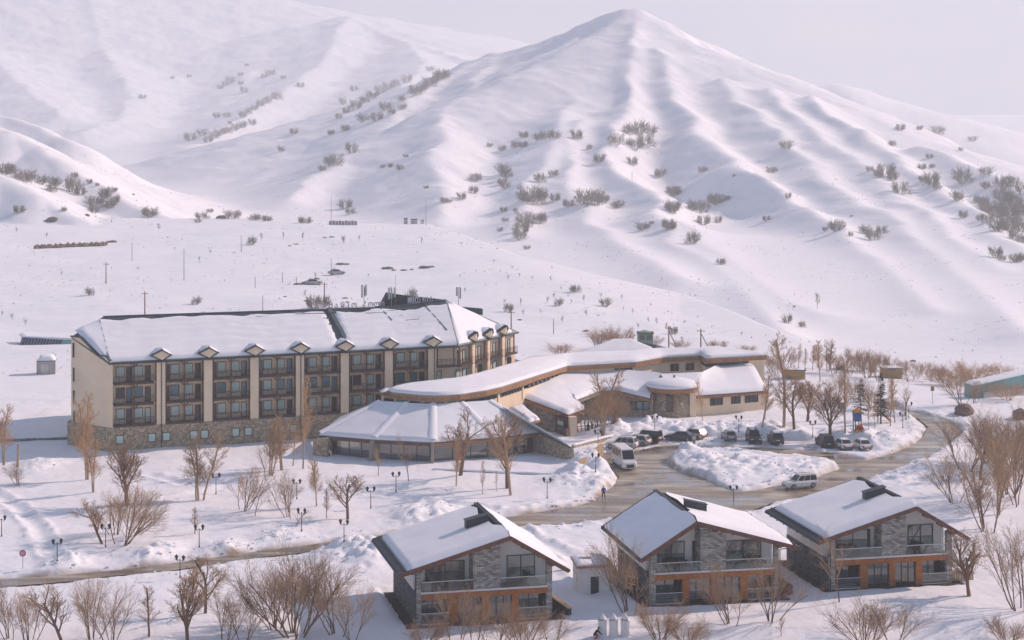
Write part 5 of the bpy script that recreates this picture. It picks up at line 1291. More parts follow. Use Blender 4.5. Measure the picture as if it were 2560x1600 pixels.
def car(u, v, head, kind, paint, label, name, cat, snow=0.0, pos=None, group='vehicles by the loop road'):
    Lc, W, H, zb, zh, cb0, cb1, ct0, ct1, wr = CARS[kind]
    p = PZ(u, v, 0.05) if pos is None else pos
    r = empty(name, p, R(head), label, cat, group)
    w = W / 2; h2 = Lc / 2
    st = [(-h2, 0.82, 0.42, zb - 0.18), (-h2 + 0.12, 0.95, 0.30, zb - 0.02), (-h2 + 0.6, 1.0, 0.24, zb), (cb0 + 0.3, 1.0, 0.22, zb), (0, 1.0, 0.22, zb), (cb1, 1.0, 0.22, zb - 0.01), (cb1 + (h2 - cb1) * 0.55, 0.98, 0.24, zh - 0.03), (h2 - 0.25, 0.93, 0.28, zh - 0.10), (h2 - 0.05, 0.82, 0.34, zh - 0.22), (h2, 0.74, 0.42, zh - 0.34)]
    mb = MB()
    for x, k, z0, z1 in st:
        ww = w * k
        mb.v += [(x, -ww * 0.86, z0), (x, -ww, z0 + 0.16), (x, -ww, z1 - 0.2), (x, -ww * 0.88, z1), (x, ww * 0.88, z1), (x, ww, z1 - 0.2), (x, ww, z0 + 0.16), (x, ww * 0.86, z0)]
    n = len(st)
    for i in range(n - 1): mb.f += [(i * 8 + j, i * 8 + (j + 1) % 8, (i + 1) * 8 + (j + 1) % 8, (i + 1) * 8 + j) for j in range(8)]
    mb.f += [tuple(range(7, -1, -1)), tuple((n - 1) * 8 + j for j in range(8))]
    mb.build('body', paint, r)
    wb_, wt = w * 0.87, w * 0.70 if kind != 'van' else w * 0.84
    bot = [Vector((cb0, -wb_, zb - 0.03)), Vector((cb1, -wb_, zb - 0.03)), Vector((cb1, wb_, zb - 0.03)), Vector((cb0, wb_, zb - 0.03))]
    tp = [Vector((ct0, -wt, H - 0.03)), Vector((ct1, -wt, H - 0.06)), Vector((ct1, wt, H - 0.06)), Vector((ct0, wt, H - 0.03))]
    cabn = MB().hexa([tuple(q) for q in bot], [tuple(q) for q in tp]); cx = [q.lerp(Vector((-0.3, 0, H)), 0.12) + Vector((0, 0, 0.04)) for q in tp]
    cabn.hexa([tuple(q) for q in tp], [tuple(q) for q in cx])
    cabn.build('cabin', paint, r)
    def win(nm, a, b, c, d, s0=0.05, s1=0.95, t0=0.08, t1=0.9, par=r):
        q = [a.lerp(b, s0).lerp(d.lerp(c, s0), t0), a.lerp(b, s1).lerp(d.lerp(c, s1), t0), a.lerp(b, s1).lerp(d.lerp(c, s1), t1), a.lerp(b, s0).lerp(d.lerp(c, s0), t1)]
        nn = (q[1] - q[0]).cross(q[3] - q[0]).normalized() * 0.012
        MB().hexa([tuple(x - nn) for x in q], [tuple(x + nn) for x in q]).build(nm, 'car_glass', par)
    win('windscreen', bot[1], bot[2], tp[2], tp[1]); win('rear_window', bot[3], bot[0], tp[0], tp[3], t0=0.12)
    cuts = ((0.05, 0.36), (0.39, 0.66), (0.69, 0.95)) if kind in ('suv', 'boxy', 'minivan') else ((0.10, 0.47), (0.5, 0.92)) if kind != 'van' else ((0.04, 0.3), (0.33, 0.6), (0.63, 0.93))
    for a, b in cuts:
        win('side_window', bot[0], bot[1], tp[1], tp[0], a, b); win('side_window', bot[2], bot[3], tp[3], tp[2], 1 - b, 1 - a)
    ty = MB().lathe([(wr * 0.62, -0.11), (wr * 0.95, -0.11), (wr, -0.06), (wr, 0.06), (wr * 0.95, 0.11), (wr * 0.62, 0.11)], 16)
    tm = ty.mesh('wheel', 'tyre', False); tm.transform(Matrix.Rotation(R(90), 4, 'X'))
    rm = MB().lathe([(0.02, -0.115), (wr * 0.6, -0.115), (wr * 0.64, -0.08), (wr * 0.64, 0.08), (wr * 0.6, 0.115), (0.02, 0.115)], 12).mesh('rim', 'rim'); rm.transform(Matrix.Rotation(R(90), 4, 'X'))
    for x in (-h2 + Lc * 0.2, h2 - Lc * 0.19):
        for s in (-1, 1): o = link('wheel', tm, r, (x, s * (w - 0.09), wr)); link('rim', rm, o)
    for s in (-1, 1):
        MB().box(h2 - 0.16, h2 - 0.01, s * w * 0.58 - 0.17, s * w * 0.58 + 0.17, zh - 0.38, zh - 0.22).build('headlight', 'lamp_clear', r)
        MB().box(-h2 - 0.02, -h2 + 0.12, s * w * 0.74 - 0.12, s * w * 0.74 + 0.12, zb - 0.36, zb - 0.10).build('taillight', 'lamp_red', r)
        MB().box(cb1 - 0.35, cb1 - 0.2, s * (w + 0.1) - 0.1, s * (w + 0.1) + 0.1, zb - 0.02, zb + 0.13).build('mirror', paint, r)
    MB().box(-h2 - 0.03, -h2 + 0.1, -w * 0.8, w * 0.8, 0.36, 0.52).build('rear_bumper', 'trim_dark', r); MB().box(-h2 - 0.015, -h2 + 0.1, -0.26, 0.26, zb - 0.34, zb - 0.23).build('number_plate', 'plate', r)
    MB().box(h2 - 0.12, h2 + 0.02, -w * 0.5, w * 0.5, 0.42, zh - 0.4).build('grille', 'trim_dark', r)
    if kind == 'suv' or kind == 'boxy':
        for s in (-1, 1): MB().bar((ct0 + 0.2, s * wt * 0.85, H + 0.04), (ct1 - 0.1, s * wt * 0.85, H + 0.03), 0.05).build('roof_rail', 'steel', r)
    if snow: snow_sheet('snow_cap', [(ct0 + 0.05, -wt * 0.95, H - 0.02), (ct1 - 0.05, -wt * 0.95, H - 0.03)], [(ct0 + 0.05, wt * 0.95, H - 0.02), (ct1 - 0.05, wt * 0.95, H - 0.03)], r, th=snow, step=0.3, seed=int(u))
    return r
car(1554, 1121, 158, 'suv', 'car_white', 'white parked car nearest the white van, tail to the loop', 'parked_car', 'car')
car(1593, 1112, 150, 'hatch', 'car_silver', 'silver parked car between the white car and the black off-roader', 'parked_car', 'car')
car(1616, 1106, 150, 'boxy', 'car_black', 'large black off-roader parked before the stone drum', 'parked_car', 'car', 0.08)
car(1700, 1101, 160, 'sedan', 'car_grey', 'dark saloon with snow on its roof beside the beige hatchback', 'parked_car', 'car', 0.12)
car(1733, 1095, 138, 'hatch', 'car_beige', 'beige hatchback parked tail out next to the dark saloon', 'parked_car', 'car', 0.1)
car(1822, 1099, 95, 'hatch', 'car_silver', 'silver hatchback parked alone below a street lamp', 'parked_car', 'car', 0.05)
car(1884, 1105, -88, 'boxy', 'car_black', 'black boxy off-roader facing the loop road', 'parked_car', 'car', 0.04)
car(1939, 1107, 92, 'suv', 'car_grey', 'dark grey off-roader parked at the right of the black boxy one', 'parked_car', 'car', 0.1)
car(2062, 1115, 97, 'minivan', 'car_black', 'black people carrier left of two white saloons', 'parked_car', 'car')
car(2107, 1120, 102, 'sedan', 'car_white', 'white saloon between the black people carrier and another white saloon', 'parked_car', 'car', 0.1)
car(2153, 1121, 104, 'sedan', 'car_white', 'rightmost parked white saloon on the far side of the loop', 'parked_car', 'car', 0.1)
car(2000, 1219, 202, 'suv', 'car_white', 'white off-roader driving along the wet road below the island', 'driving_car', 'car')
car(1560, 1166, -78, 'van', 'car_white', 'white passenger van standing at the mouth of the loop', 'van', 'van')
for u, v, hd, lb in ((784, 711, 10, 'snowed-up car by the dark bank on the far slope'), (842, 686, 20, 'small snowed-up car further up the far slope')):
    q = hit(u, v); car(u, v, hd, 'sedan', 'car_silver', lb, 'parked_car', 'car', 0.25, pos=q, group='cars on the far slope')

# ================================================================== people
M('skin', (0.5, 0.32, 0.24), 0.6, 0.05); M('hair', (0.03, 0.02, 0.015), 0.7, 0.1)
for n_, c_ in (('cloth_blue', (0.03, 0.11, 0.38)), ('cloth_black', (0.018, 0.018, 0.022)), ('cloth_white', (0.7, 0.68, 0.68)), ('cloth_navy', (0.03, 0.045, 0.09)), ('cloth_red', (0.35, 0.05, 0.03)), ('cloth_orange', (0.5, 0.2, 0.04)), ('cloth_yellow', (0.6, 0.42, 0.06)), ('cloth_grey', (0.12, 0.12, 0.13))): M(n_, c_, 0.85, 0.12, 5)
POSES = {  # joints in metres for a figure 1.7 m tall facing -y
    'walk': dict(hipL=(0.1, 0, .9), kneeL=(0.12, -.16, .5), footL=(0.12, -.18, .07), hipR=(-.1, 0, .9), kneeR=(-.11, .06, .49), footR=(-.11, .22, .1), shL=(0.2, 0, 1.40), elL=(0.28, .10, 1.14), haL=(0.27, -.06, .93), shR=(-.2, 0, 1.40), elR=(-.28, -.02, 1.13), haR=(-.27, -.16, .95)),
    'stand': dict(hipL=(0.1, 0, .9), kneeL=(0.12, -.02, .5), footL=(0.13, 0.0, .07), hipR=(-.1, 0, .9), kneeR=(-.12, -.03, .5), footR=(-.13, 0.02, .07), shL=(0.2, 0, 1.40), elL=(0.27, .04, 1.13), haL=(0.24, -.16, .98), shR=(-.2, 0, 1.40), elR=(-.27, .05, 1.13), haR=(-.22, -.18, 1.0)),
    'crouch': dict(hipL=(0.1, .1, .42), kneeL=(0.16, -.28, .48), footL=(0.15, -.12, .07), hipR=(-.1, .1, .42), kneeR=(-.16, -.25, .34), footR=(-.15, .12, .09), shL=(0.2, -.2, .84), elL=(0.26, -.42, .66), haL=(0.14, -.58, .48), shR=(-.2, -.2, .84), elR=(-.26, -.42, .66), haR=(-.14, -.6, .46))}
def person(p, rz, pose, top, legs, label, hat=None, s=1.0):
    J = POSES[pose]; cr = pose == 'crouch'
    pel = (0, .1, .46) if cr else (0, 0, .95); ch = (0, -.12, .72) if cr else (0, 0, 1.27); nk = (0, -.26, .93) if cr else (0, -.01, 1.48); hd = (0, -.34, 1.03) if cr else (0, -.03, 1.60); ht = (0, -.36, 1.12) if cr else (0, -.02, 1.68)
    V = [(pel, .15), (ch, .17), (nk, .065), (hd, .1), (ht, .075)]
    E = [(0, 1), (1, 2), (2, 3), (3, 4)]
    def chain(par, items):
        for q, rr in items: V.append((q, rr)); E.append((par, len(V) - 1)); par = len(V) - 1
        return par
    for sd_ in 'LR':
        k = chain(0, [(J['hip' + sd_], .11), (J['knee' + sd_], .075), (J['foot' + sd_], .055)])
        f = J['foot' + sd_]; chain(k, [((f[0], f[1] - .15, f[2] - .025), .045)])
        k = chain(1, [(J['sh' + sd_], .085), (J['el' + sd_], .06), (J['ha' + sd_], .042)])
        h = Vector(J['ha' + sd_]); e = Vector(J['el' + sd_]); d = (h - e).normalized()
        m = chain(k, [(tuple(h + d * 0.05), .035)])
        for q in (-.03, -.01, .01, .03): chain(m, [(tuple(h + d * 0.085 + Vector((q, 0, 0))), .011), (tuple(h + d * 0.13 + Vector((q, -.015, 0))), .009)])
        chain(k, [(tuple(h + d * 0.05 + Vector((0, -.05, 0.0))), .012)])
    me = bpy.data.meshes.new('body'); me.from_pydata([v[0] for v in V], E, [])
    ob = bpy.data.objects.new('body', me); COL.objects.link(ob)
    md = ob.modifiers.new('Skin', 'SKIN')
    for i, sv in enumerate(me.skin_vertices[0].data): sv.radius = (V[i][1], V[i][1] * (0.8 if i in (0, 1) else 1)); sv.use_root = (i == 0)
    sb = ob.modifiers.new('Sub', 'SUBSURF'); sb.levels = 1; sb.render_levels = 1
    dg = bpy.context.evaluated_depsgraph_get(); dg.update()
    m2 = bpy.data.meshes.new_from_object(ob.evaluated_get(dg)); bpy.data.objects.remove(ob)
    m2.materials.clear()
    for mm in (top, legs, 'skin', 'cloth_black'): m2.materials.append(MATS[mm])
    hands = [Vector(J['haL']), Vector(J['haR'])]; zh_ = nk[2]; zl = pel[2] - 0.08
    for pl_ in m2.polygons:
        c = pl_.center; pl_.use_smooth = True
        if c.z > zh_ + 0.03 and (c - Vector(hd)).length < 0.25: pl_.material_index = 2
        elif min((c - h).length for h in hands) < 0.1: pl_.material_index = 2 if top != 'cloth_black' else 3
        elif c.z < 0.1: pl_.material_index = 3
        elif (c.z < zl if not cr else c.z < 0.5 and c.y > -0.38): pl_.material_index = 1
        else: pl_.material_index = 0
    r = empty('person', p, rz, label, 'person')
    r.scale = (s, s, s)
    link('body', m2, r)
    hb_ = MB().lathe([(0.095, -0.02), (0.112, 0.03), (0.105, 0.09), (0.07, 0.13), (0.01, 0.15)], 10).mesh('hat' if hat else 'hair', hat or 'hair', True)
    link('hat' if hat else 'hair', hb_, r, (hd[0], hd[1] + 0.01, hd[2] + 0.0))
    for sx_ in (-.035, .035): MB().box(hd[0] + sx_ - .012, hd[0] + sx_ + .012, hd[1] - .105, hd[1] - .085, hd[2] - .01, hd[2] + .01).build('eye', 'hair', r)
    return r
person(PZ(1509, 1248, 0.02), R(200), 'walk', 'cloth_blue', 'cloth_black', 'person in a blue coat walking along the road edge', 'cloth_yellow')
person(PZ(1735, 1116, 0.05), R(20), 'stand', 'cloth_white', 'cloth_black', 'person in a white jacket standing at the edge of the loop road')
person(PZ(1470, 1085, 0.05), R(30), 'stand', 'cloth_black', 'cloth_black', 'person in black standing outside the entrance nearest the pillar')
person(PZ(1480, 1082, 0.05), R(-60), 'stand', 'cloth_navy', 'cloth_black', 'person in navy standing between two others outside the entrance')
person(PZ(1494, 1080, 0.05), R(-110), 'stand', 'cloth_grey', 'cloth_black', 'person in grey outside the entrance, beside the bare tree')
person(PZ(1413, 1095, 0.05), R(10), 'stand', 'cloth_blue', 'cloth_grey', 'person in a blue jacket in front of the entrance door')
person(PZ(1419, 1096, 0.05), R(-30), 'stand', 'cloth_orange', 'cloth_yellow', 'person in orange and yellow beside the entrance pillar')
q = hit(1488, 1597); person(q - Vector((0, 0, 0.05)), R(100), 'crouch', 'cloth_black', 'cloth_red', 'person in dark clothes crouching left of the wrapped posts')

# ================================================================== street lamps: two lanterns on a cross-arm
M('lamp_iron', (0.02, 0.022, 0.022), 0.5, 0.1, 2)
LP = {}
def lamp(u, vb, vt, label, rz=0.0):
    p = hit(u, vb)
    h = max(2.4, min(3.6, (vb - vt) / F * p.y))
    r = empty('street_lamp', (p.x, p.y, p.z - 0.25), rz, label, 'street lamp', 'twin-lantern street lamps')
    r.scale = (1, 1, (h + 0.25) / 3.0)
    if not LP:
        LP['post'] = MB().lathe([(0.09, 0), (0.09, 0.4), (0.05, 0.5), (0.04, 2.45), (0.03, 2.6)], 8).mesh('post', 'lamp_iron', True)
        LP['arm'] = MB().bar((-0.42, 0, 2.42), (0.42, 0, 2.42), 0.05).bar((-0.2, 0, 2.2), (-0.4, 0, 2.42), 0.04).bar((0.2, 0, 2.2), (0.4, 0, 2.42), 0.04).mesh('cross_arm', 'lamp_iron')
        LP['lantern'] = MB().lathe([(0.07, 0), (0.1, 0.05), (0.17, 0.36), (0.24, 0.38), (0.2, 0.46), (0.06, 0.6), (0.02, 0.68)], 6).mesh('lantern', 'lamp_iron')
        LP['glass'] = MB().lathe([(0.085, 0.07), (0.15, 0.34)], 6).mesh('glass', 'glass_dark'); LP['glass'].transform(Matrix.Scale(1.06, 4))
    link('post', LP['post'], r); link('cross_arm', LP['arm'], r)
    for x in (-0.42, 0.42): o = link('lantern', LP['lantern'], r, (x, 0, 2.42)); link('glass', LP['glass'], o)
for u, vb, vt, lb in ((4, 1341, 1288, 'street lamp at the left edge of the picture'), (143, 1403, 1354, 'street lamp beside a snow heap above the lower road at far left'), (264, 1368, 1310, 'street lamp beside the leaning multi-stemmed tree'),
                      (498, 1368, 1312, 'street lamp next to a small forked tree above the lower road'), (450, 1445, 1390, 'street lamp on the near side of the lower road'), (540, 1235, 1183, 'street lamp beside the tall twin-trunk tree below the hotel'),
                      (742, 1248, 1198, 'street lamp among thin trees left of the restaurant'), (754, 1328, 1271, 'street lamp beside a small leaning trunk above the lower road'), (860, 1353, 1321, 'street lamp at the road edge left of the left chalet roof'),
                      (927, 1271, 1217, 'street lamp to the right of a round-crowned tree'), (990, 1229, 1180, 'street lamp on the snow right before the restaurant glass'), (1368, 1246, 1194, 'street lamp with a red plate left of the ploughed heaps'),
                      (1637, 1079, 1046, 'street lamp in front of the stone drum'), (1847, 1079, 1042, 'street lamp behind the silver and black parked cars'), (1495, 1121, 1074, 'street lamp by the terrace wall left of the parked cars'),
                      (1489, 1180, 1133, 'street lamp standing in the snow heap beside the van'), (2032, 1092, 1054, 'street lamp behind the black people carrier'), (2257, 1070, 1030, 'street lamp on the playground lawn inside the road bend'),
                      (2272, 1043, 1007, 'street lamp beyond the road bend near the conifers'), (1834, 1261, 1224, 'street lamp behind the roof of the middle chalet'), (2365, 1237, 1194, 'street lamp on the snowy slope right of the right chalet')):
    lamp(u, vb, vt, lb, R(random.Random(u).uniform(-25, 25)))

# ================================================================== poles, masts and small works on the hill
M('pole_wood', (0.20, 0.10, 0.07), 0.85, 0.2, 1); M('mast_grey', (0.28, 0.25, 0.27), 0.6, 0.1, 1)
def pole(u, vt, vb, label, brace=False, cross=True, mat='pole_wood', r0=0.13, name='utility_pole', cat='pole', group='poles on the far slope', lean=0.0):
    p = hit(u, vb); h = (vb - vt) / F * p.y
    r = empty(name, p, R((u * 37) % 60 - 30), label, cat, group)
    MB().tube((0, 0, -0.5), (lean, 0, h), r0, r0 * 0.7, 6).build('shaft', mat, r)
    if cross:
        MB().bar((lean - 0.8, 0, h * 0.9), (lean + 0.8, 0, h * 0.9), 0.12).build('cross_arm', mat, r)
        for x in (-0.7, 0, 0.7): MB().lathe([(0.05, 0), (0.08, 0.06), (0.04, 0.2)], 6, (lean + x, 0)).build('insulator', 'white_paint', r, loc=(0, 0, h * 0.9 + 0.06))
    if brace: MB().tube((2.0, 0, -0.3), (lean, 0, h * 0.8), 0.1, 0.09, 6).build('brace', mat, r)
for u, vt, vb, lb, br, cr in ((265, 655, 709, 'leaning pole with a transformer head left of the slope', False, True), (330, 607, 652, 'thin pole right of the ruined wall', False, False), (362, 728, 790, 'pole with a cross-arm just above the hotel ridge', False, True),
                              (460, 622, 701, 'tallest thin pole in the middle of the slope', False, False), (603, 588, 630, 'thin pole below the bushes on the slope crest', False, False), (638, 692, 719, 'short stake left of two others on the slope', False, False),
                              (706, 681, 707, 'short stake in the middle of the slope above the roof', False, False), (741, 692, 708, 'short stake beside the dark bank', False, False), (657, 738, 778, 'thin stake just above the hotel ridge', False, False), (811, 706, 752, 'reddish pole behind the Georgian letters', False, True),
                              (828, 646, 689, 'thin pole beside the small snowed-up car', False, False), (1278, 776, 832, 'pole behind the right end of the hotel wing', False, True), (1384, 796, 835, 'red-brown stake in the snow right of the hotel wing', False, False),
                              (1672, 815, 872, 'braced power pole left of its pair behind the long roof', True, True), (1752, 822, 876, 'braced power pole right of its pair behind the long roof', True, True), (1577, 828, 858, 'thin leaning stake left of the green booth', False, False)):
    pole(u, vt, vb, lb, br, cr, r0=0.16 if cr else 0.09)
for u, vt, vb, lb in ((828, 489, 560, 'thin radio mast beside the fence on the slope crest'), (1065, 502, 563, 'thin radio mast beside the cabins on the slope crest')): pole(u, vt, vb, lb, cross=False, mat='mast_grey', r0=0.1, name='radio_mast', cat='mast', group='masts on the crest')
p = PY(1580, 30, 1000); p.z = hz(p.x, p.y)
r = empty('summit_marker', p, 0, 'thin marker pole on the summit of the main mountain', 'pole'); MB().tube((0, 0, -1), (0, 0, 4.5), 0.12).build('shaft', 'mast_grey', r)
def small_house(pl, u0, u1, vb, vt, depth, mat, label, name, cat, roof='roof_snow', snow=0.3, rz=0.0, y=None, extra=None):
    p = hit((u0 + u1) / 2, vb) if y is None else PY((u0 + u1) / 2, vb, y)
    w = (u1 - u0) / F * p.y; h = (vb - vt) / F * p.y
    r = empty(name, p, rz, label, cat)
    MB().box(-w / 2, w / 2, 0, depth, -0.8, h - snow).build('wall', mat, r)
    MB().box(-w / 2 - 0.15, w / 2 + 0.15, -0.2, depth + 0.15, h - snow, h - snow + 0.12).build('roof', 'trim_dark', r)
    if snow: snow_sheet('roof_snow', [(-w / 2 - 0.12, -0.18, h - snow + 0.12), (w / 2 + 0.12, -0.18, h - snow + 0.12)], [(-w / 2 - 0.12, depth + 0.1, h - snow + 0.15), (w / 2 + 0.12, depth + 0.1, h - snow + 0.15)], r, th=snow, step=0.5, seed=int(u0))
    if extra: extra(r, w, h)
    return r
M('booth_grey', (0.42, 0.39, 0.36), 0.8, 0.1, 1); M('booth_green', (0.20, 0.29, 0.23), 0.7, 0.12, 1); M('glass_deep', (0.015, 0.06, 0.11), 0.08, 0.4, 1.0, spec=0.9); M('teal', (0.16, 0.34, 0.33), 0.6, 0.12, 0.5); M('box_yellow', (0.36, 0.26, 0.11), 0.8, 0.25, 0.8)
def booth_x(r, w, h):
    MB().box(-w * 0.3, w * 0.1, -0.05, 0.0, 0.1, h * 0.55).build('door', 'pale_panel', r); MB().box(-w * 0.55, -w * 0.5, -0.1, 0.1, 0.0, h * 0.7).build('post', 'booth_grey', r); MB().box(w * 0.5, w * 0.55, -0.1, 0.1, 0.0, h * 0.7).build('post', 'booth_grey', r)
small_house(None, 94, 136, 936, 891, 2.6, 'booth_grey', 'small snow-capped grey booth left of the hotel', 'booth', 'booth', snow=0.9, rz=R(8), extra=booth_x)
def trafo_x(r, w, h):
    for x in (-w * 0.24, w * 0.24): MB().box(x - w * 0.17, x + w * 0.17, -0.05, 0, h * 0.68, h * 0.92).build('louvre', 'roof_metal', r)
    MB().hexa([(-w / 2 - .15, -.2, h), (w / 2 + .15, -.2, h), (w / 2 + .15, 2.6, h), (-w / 2 - .15, 2.6, h)], [(-0.05, -.2, h + 0.35), (0.05, -.2, h + 0.35), (0.05, 2.6, h + 0.35), (-0.05, 2.6, h + 0.35)]).build('gable', 'booth_green', r)
small_house(None, 1595, 1633, 885, 834, 2.5, 'booth_green', 'pale green transformer booth behind the rear hall roof', 'transformer_booth', 'booth', snow=0.0, extra=trafo_x, y=352)
# glazed lean-to at the far left
gp = PZ(48, 866, 0.3); gh = empty('glasshouse', gp, R(2), 'dark blue glazed lean-to with snowy roof at the far left', 'glasshouse')
s_ = gp.y / F
def gpx(u, v, dy=0.0): q = PY(u, v, gp.y + dy); return (q.x - gp.x, dy, q.z - gp.z)
MB().hexa([gpx(48, 866), gpx(150, 872), gpx(150, 872, 4), gpx(48, 866, 4)], [gpx(56, 843, 2), gpx(160, 850, 2), gpx(160, 848, 4), gpx(56, 841, 4)]).build('glazing', 'glass_deep', gh)
for k in range(14):
    t = (k + 0.5) / 14; a = Vector(gpx(48, 866)).lerp(Vector(gpx(150, 872)), t); b = Vector(gpx(56, 843, 2)).lerp(Vector(gpx(160, 850, 2)), t)
    MB().bar(a + Vector((0, -.05, 0.03)), b + Vector((0, -.05, 0.03)), 0.08, 0.06).build('glazing_bar', 'steel', gh)
MB().hexa([gpx(141, 877, -1), gpx(190, 880, -1), gpx(190, 880, 4), gpx(141, 877, 4)], [gpx(158, 850, 1), gpx(190, 850, 1), gpx(190, 850, 4), gpx(158, 850, 4)]).build('end_wall', 'teal', gh)
snow_sheet('roof_snow', [gpx(54, 843, 2), gpx(190, 851, 2)], [gpx(50, 834, 6), gpx(190, 840, 6)], gh, th=0.3, step=0.6, seed=6)
def run(name, cat, label, mat, pix, h, th=0.35, cap=None, z=0.0):
    p, q = hit(*pix[0]), hit(*pix[1]); return run_wall(name, p, q, h, h, th, mat, label, cat, cap)
run('dark_wall', 'wall', 'low dark wall across the snow left of the hotel base', 'stone_rubble_grey', [(-60, 1106), (176, 1098)], 0.75, 0.4, 'snow')
# ruined wall of stacked stones on the slope: stones one by one
M('ruin_stone', (0.20, 0.145, 0.09), 0.9, 0.35, 1.2, bump=0.4); M('rock', (0.13, 0.11, 0.095), 0.9, 0.35, 1.0, bump=0.5, bscale=3); M('rock_brown', (0.19, 0.13, 0.10), 0.9, 0.3, 1.0, bump=0.5, bscale=3)
def rock_mesh(seed, mat):
    bm = bmesh.new(); bmesh.ops.create_icosphere(bm, subdivisions=2, radius=1)
    rn = random.Random(seed); o = [rn.uniform(0, 50) for _ in range(2)]
    for v in bm.verts:
        n = float(fbm(np.array([v.co.x * 1.3 + o[0] + v.co.z]), np.array([v.co.y * 1.3 + o[1] - v.co.z * 0.7]), 1.1, 3, seed)[0]); v.co *= 1 + 0.35 * n
        v.co.z = max(v.co.z, -0.5)
    me = bpy.data.meshes.new('stone'); bm.to_mesh(me); bm.free(); me.materials.append(MATS[mat]); return me
STN = [rock_mesh(k, 'ruin_stone') for k in range(4)]
a, b = hit(90, 622), hit(262, 614)
rw = empty('ruined_wall', a, 0, 'long low ruined stone wall on the far left slope', 'wall')
for k in range(34):
    t = k / 33; p = a.lerp(b, t); p.z = hz(p.x, p.y)
    o = link('stone', STN[k % 4], rw, (p.x - a.x, p.y - a.y + 0.3 * math.sin(k), p.z - a.z + 0.4), k * 1.3); o.scale = (0.75, 0.8, 0.75 + 0.25 * math.sin(k * 2.2))
snow_sheet('snow_cap', [Vector((0, -0.1, 0.8)), b - a + Vector((0, -0.1, 0.8))], [Vector((0, 1.6, 1.0)), b - a + Vector((0, 1.6, 1.0))], rw, th=0.35, step=0.6, amp=0.2)
RK = [rock_mesh(10 + k, 'rock') for k in range(3)]; RB = [rock_mesh(20 + k, 'rock_brown') for k in range(2)]
def rock(u, v, wpx, label, me, flat=0.6, grp=None):
    p = hit(u, v); s = wpx / F * p.y / 2; o = link('boulder', me, None, (p.x, p.y, p.z + s * flat * 0.25), u * 0.7); o.scale = (s, s * 0.8, s * flat); return tag(o, label, 'boulder', grp)
rock(2412, 1034, 66, 'big flat-topped brown boulder beyond the road bend', RB[0], 0.62); rock(2552, 1046, 50, 'brown boulder at the right edge of the picture', RB[1], 0.8)
rock(130, 552, 26, 'larger dark outcrop at the foot of the left shoulder', RK[0], 0.6); rock(117, 553, 12, 'small dark stone beside the outcrop at far left', RK[1]); rock(218, 540, 16, 'dark stone below the shrubs of the left shoulder', RK[1])
rock(279, 606, 27, 'flat dark stone right of the ruined wall', RK[2], 0.3); rock(552, 546, 24, 'dark stone among the bushes on the slope crest', RK[0], 0.5); rock(333, 87 + 400, 9, 'snow-capped stone right of the left shoulder', RK[1])
for k, (u, v, w) in enumerate(((790, 698, 22), (745, 711, 22), (772, 709, 34), (852, 661, 22), (868, 661, 18), (830, 593, 14), (812, 594, 12), (740, 611, 14), (724, 615, 12), (970, 672, 30), (985, 676, 16), (1010, 676, 16), (1030, 674, 14), (1062, 670, 34), (1078, 668, 22), (863, 746, 16), (869, 756, 14), (765, 753, 14), (712, 742, 12), (1465, 828, 18), (1300, 800, 14), (2282, 903, 18), (2340, 893, 8), (2130, 540, 10))):
    rock(u, v, w, 'dark rock or bare earth breaking through the snow of the far slope', RK[k % 3] if k % 2 else RB[k % 2], 0.28, 'bare rocks on the far slope')
# cabins and fence on the crest
for u0, u1, vt, lb, mt in ((1010, 1018, 547, 'small grey cabin left of its pair on the slope crest', 'booth_grey'), (1027, 1043, 549, 'wider grey cabin beside the mast on the slope crest', 'booth_grey'), (1052, 1060, 551, 'low pale cabin at the foot of the right mast', 'pale_panel')):
    small_house(None, u0, u1, 560, vt, 3, mt, lb, 'cabin', 'cabin', snow=0.0)
a, b = hit(822, 562), hit(893, 563); fn = empty('crest_fence', a, math.atan2(b.y - a.y, b.x - a.x), 'grey panel fence on the slope crest beside the left mast', 'fence'); ln = (b - a).length
PN = MB().box(0.05, ln / 9 - 0.05, -0.04, 0.04, -0.3, 1.3).mesh('panel', 'mast_grey')
for k in range(9): link('panel', PN, fn, (ln * k / 9, 0, 0.15 * (k % 2)))

# ================================================================== right-hand side: play ground, boxes, teal hall
for n_, c_ in (('play_blue', (0.02, 0.12, 0.32)), ('play_yellow', (0.6, 0.33, 0.03)), ('play_red', (0.38, 0.03, 0.03)), ('play_orange', (0.6, 0.2, 0.02))): M(n_, c_, 0.5, 0.08, 2)
p = hit(2143, 1074); pt_ = empty('play_tower', p, R(12), 'blue and orange play tower on the snowy lawn', 'play tower')
for x in (-0.45, 0.45):
    for y in (-0.45, 0.45): MB().box(x - 0.06, x + 0.06, y - 0.06, y + 0.06, -0.3, 2.7).build('post', 'wood_brown', pt_)
for y in (-0.5, 0.5): MB().box(-0.5, 0.5, y - 0.03, y + 0.03, 1.3, 2.5).build('panel', 'play_blue', pt_)
for x in (-0.5, 0.5): MB().box(x - 0.03, x + 0.03, -0.45, 0.45, 1.3, 2.5).build('panel', 'play_blue', pt_)
MB().hexa([(-.6, -.6, 2.6), (.6, -.6, 2.6), (.6, .6, 2.6), (-.6, .6, 2.6)], [(-.1, -.1, 3.2), (.1, -.1, 3.2), (.1, .1, 3.2), (-.1, .1, 3.2)]).build('roof', 'play_orange', pt_)
p = hit(2146, 1079) + Vector((0.1, -0.9, 0)); pc = empty('play_car', p, R(-10), 'red and yellow toy car in front of the play tower', 'play car')
MB().hexa([(-.65, -.4, .35), (.65, -.4, .35), (.65, .4, .35), (-.65, .4, .35)], [(-.5, -.35, 1.0), (.3, -.35, 1.1), (.3, .35, 1.1), (-.5, .35, 1.0)]).build('body', 'play_red', pc)
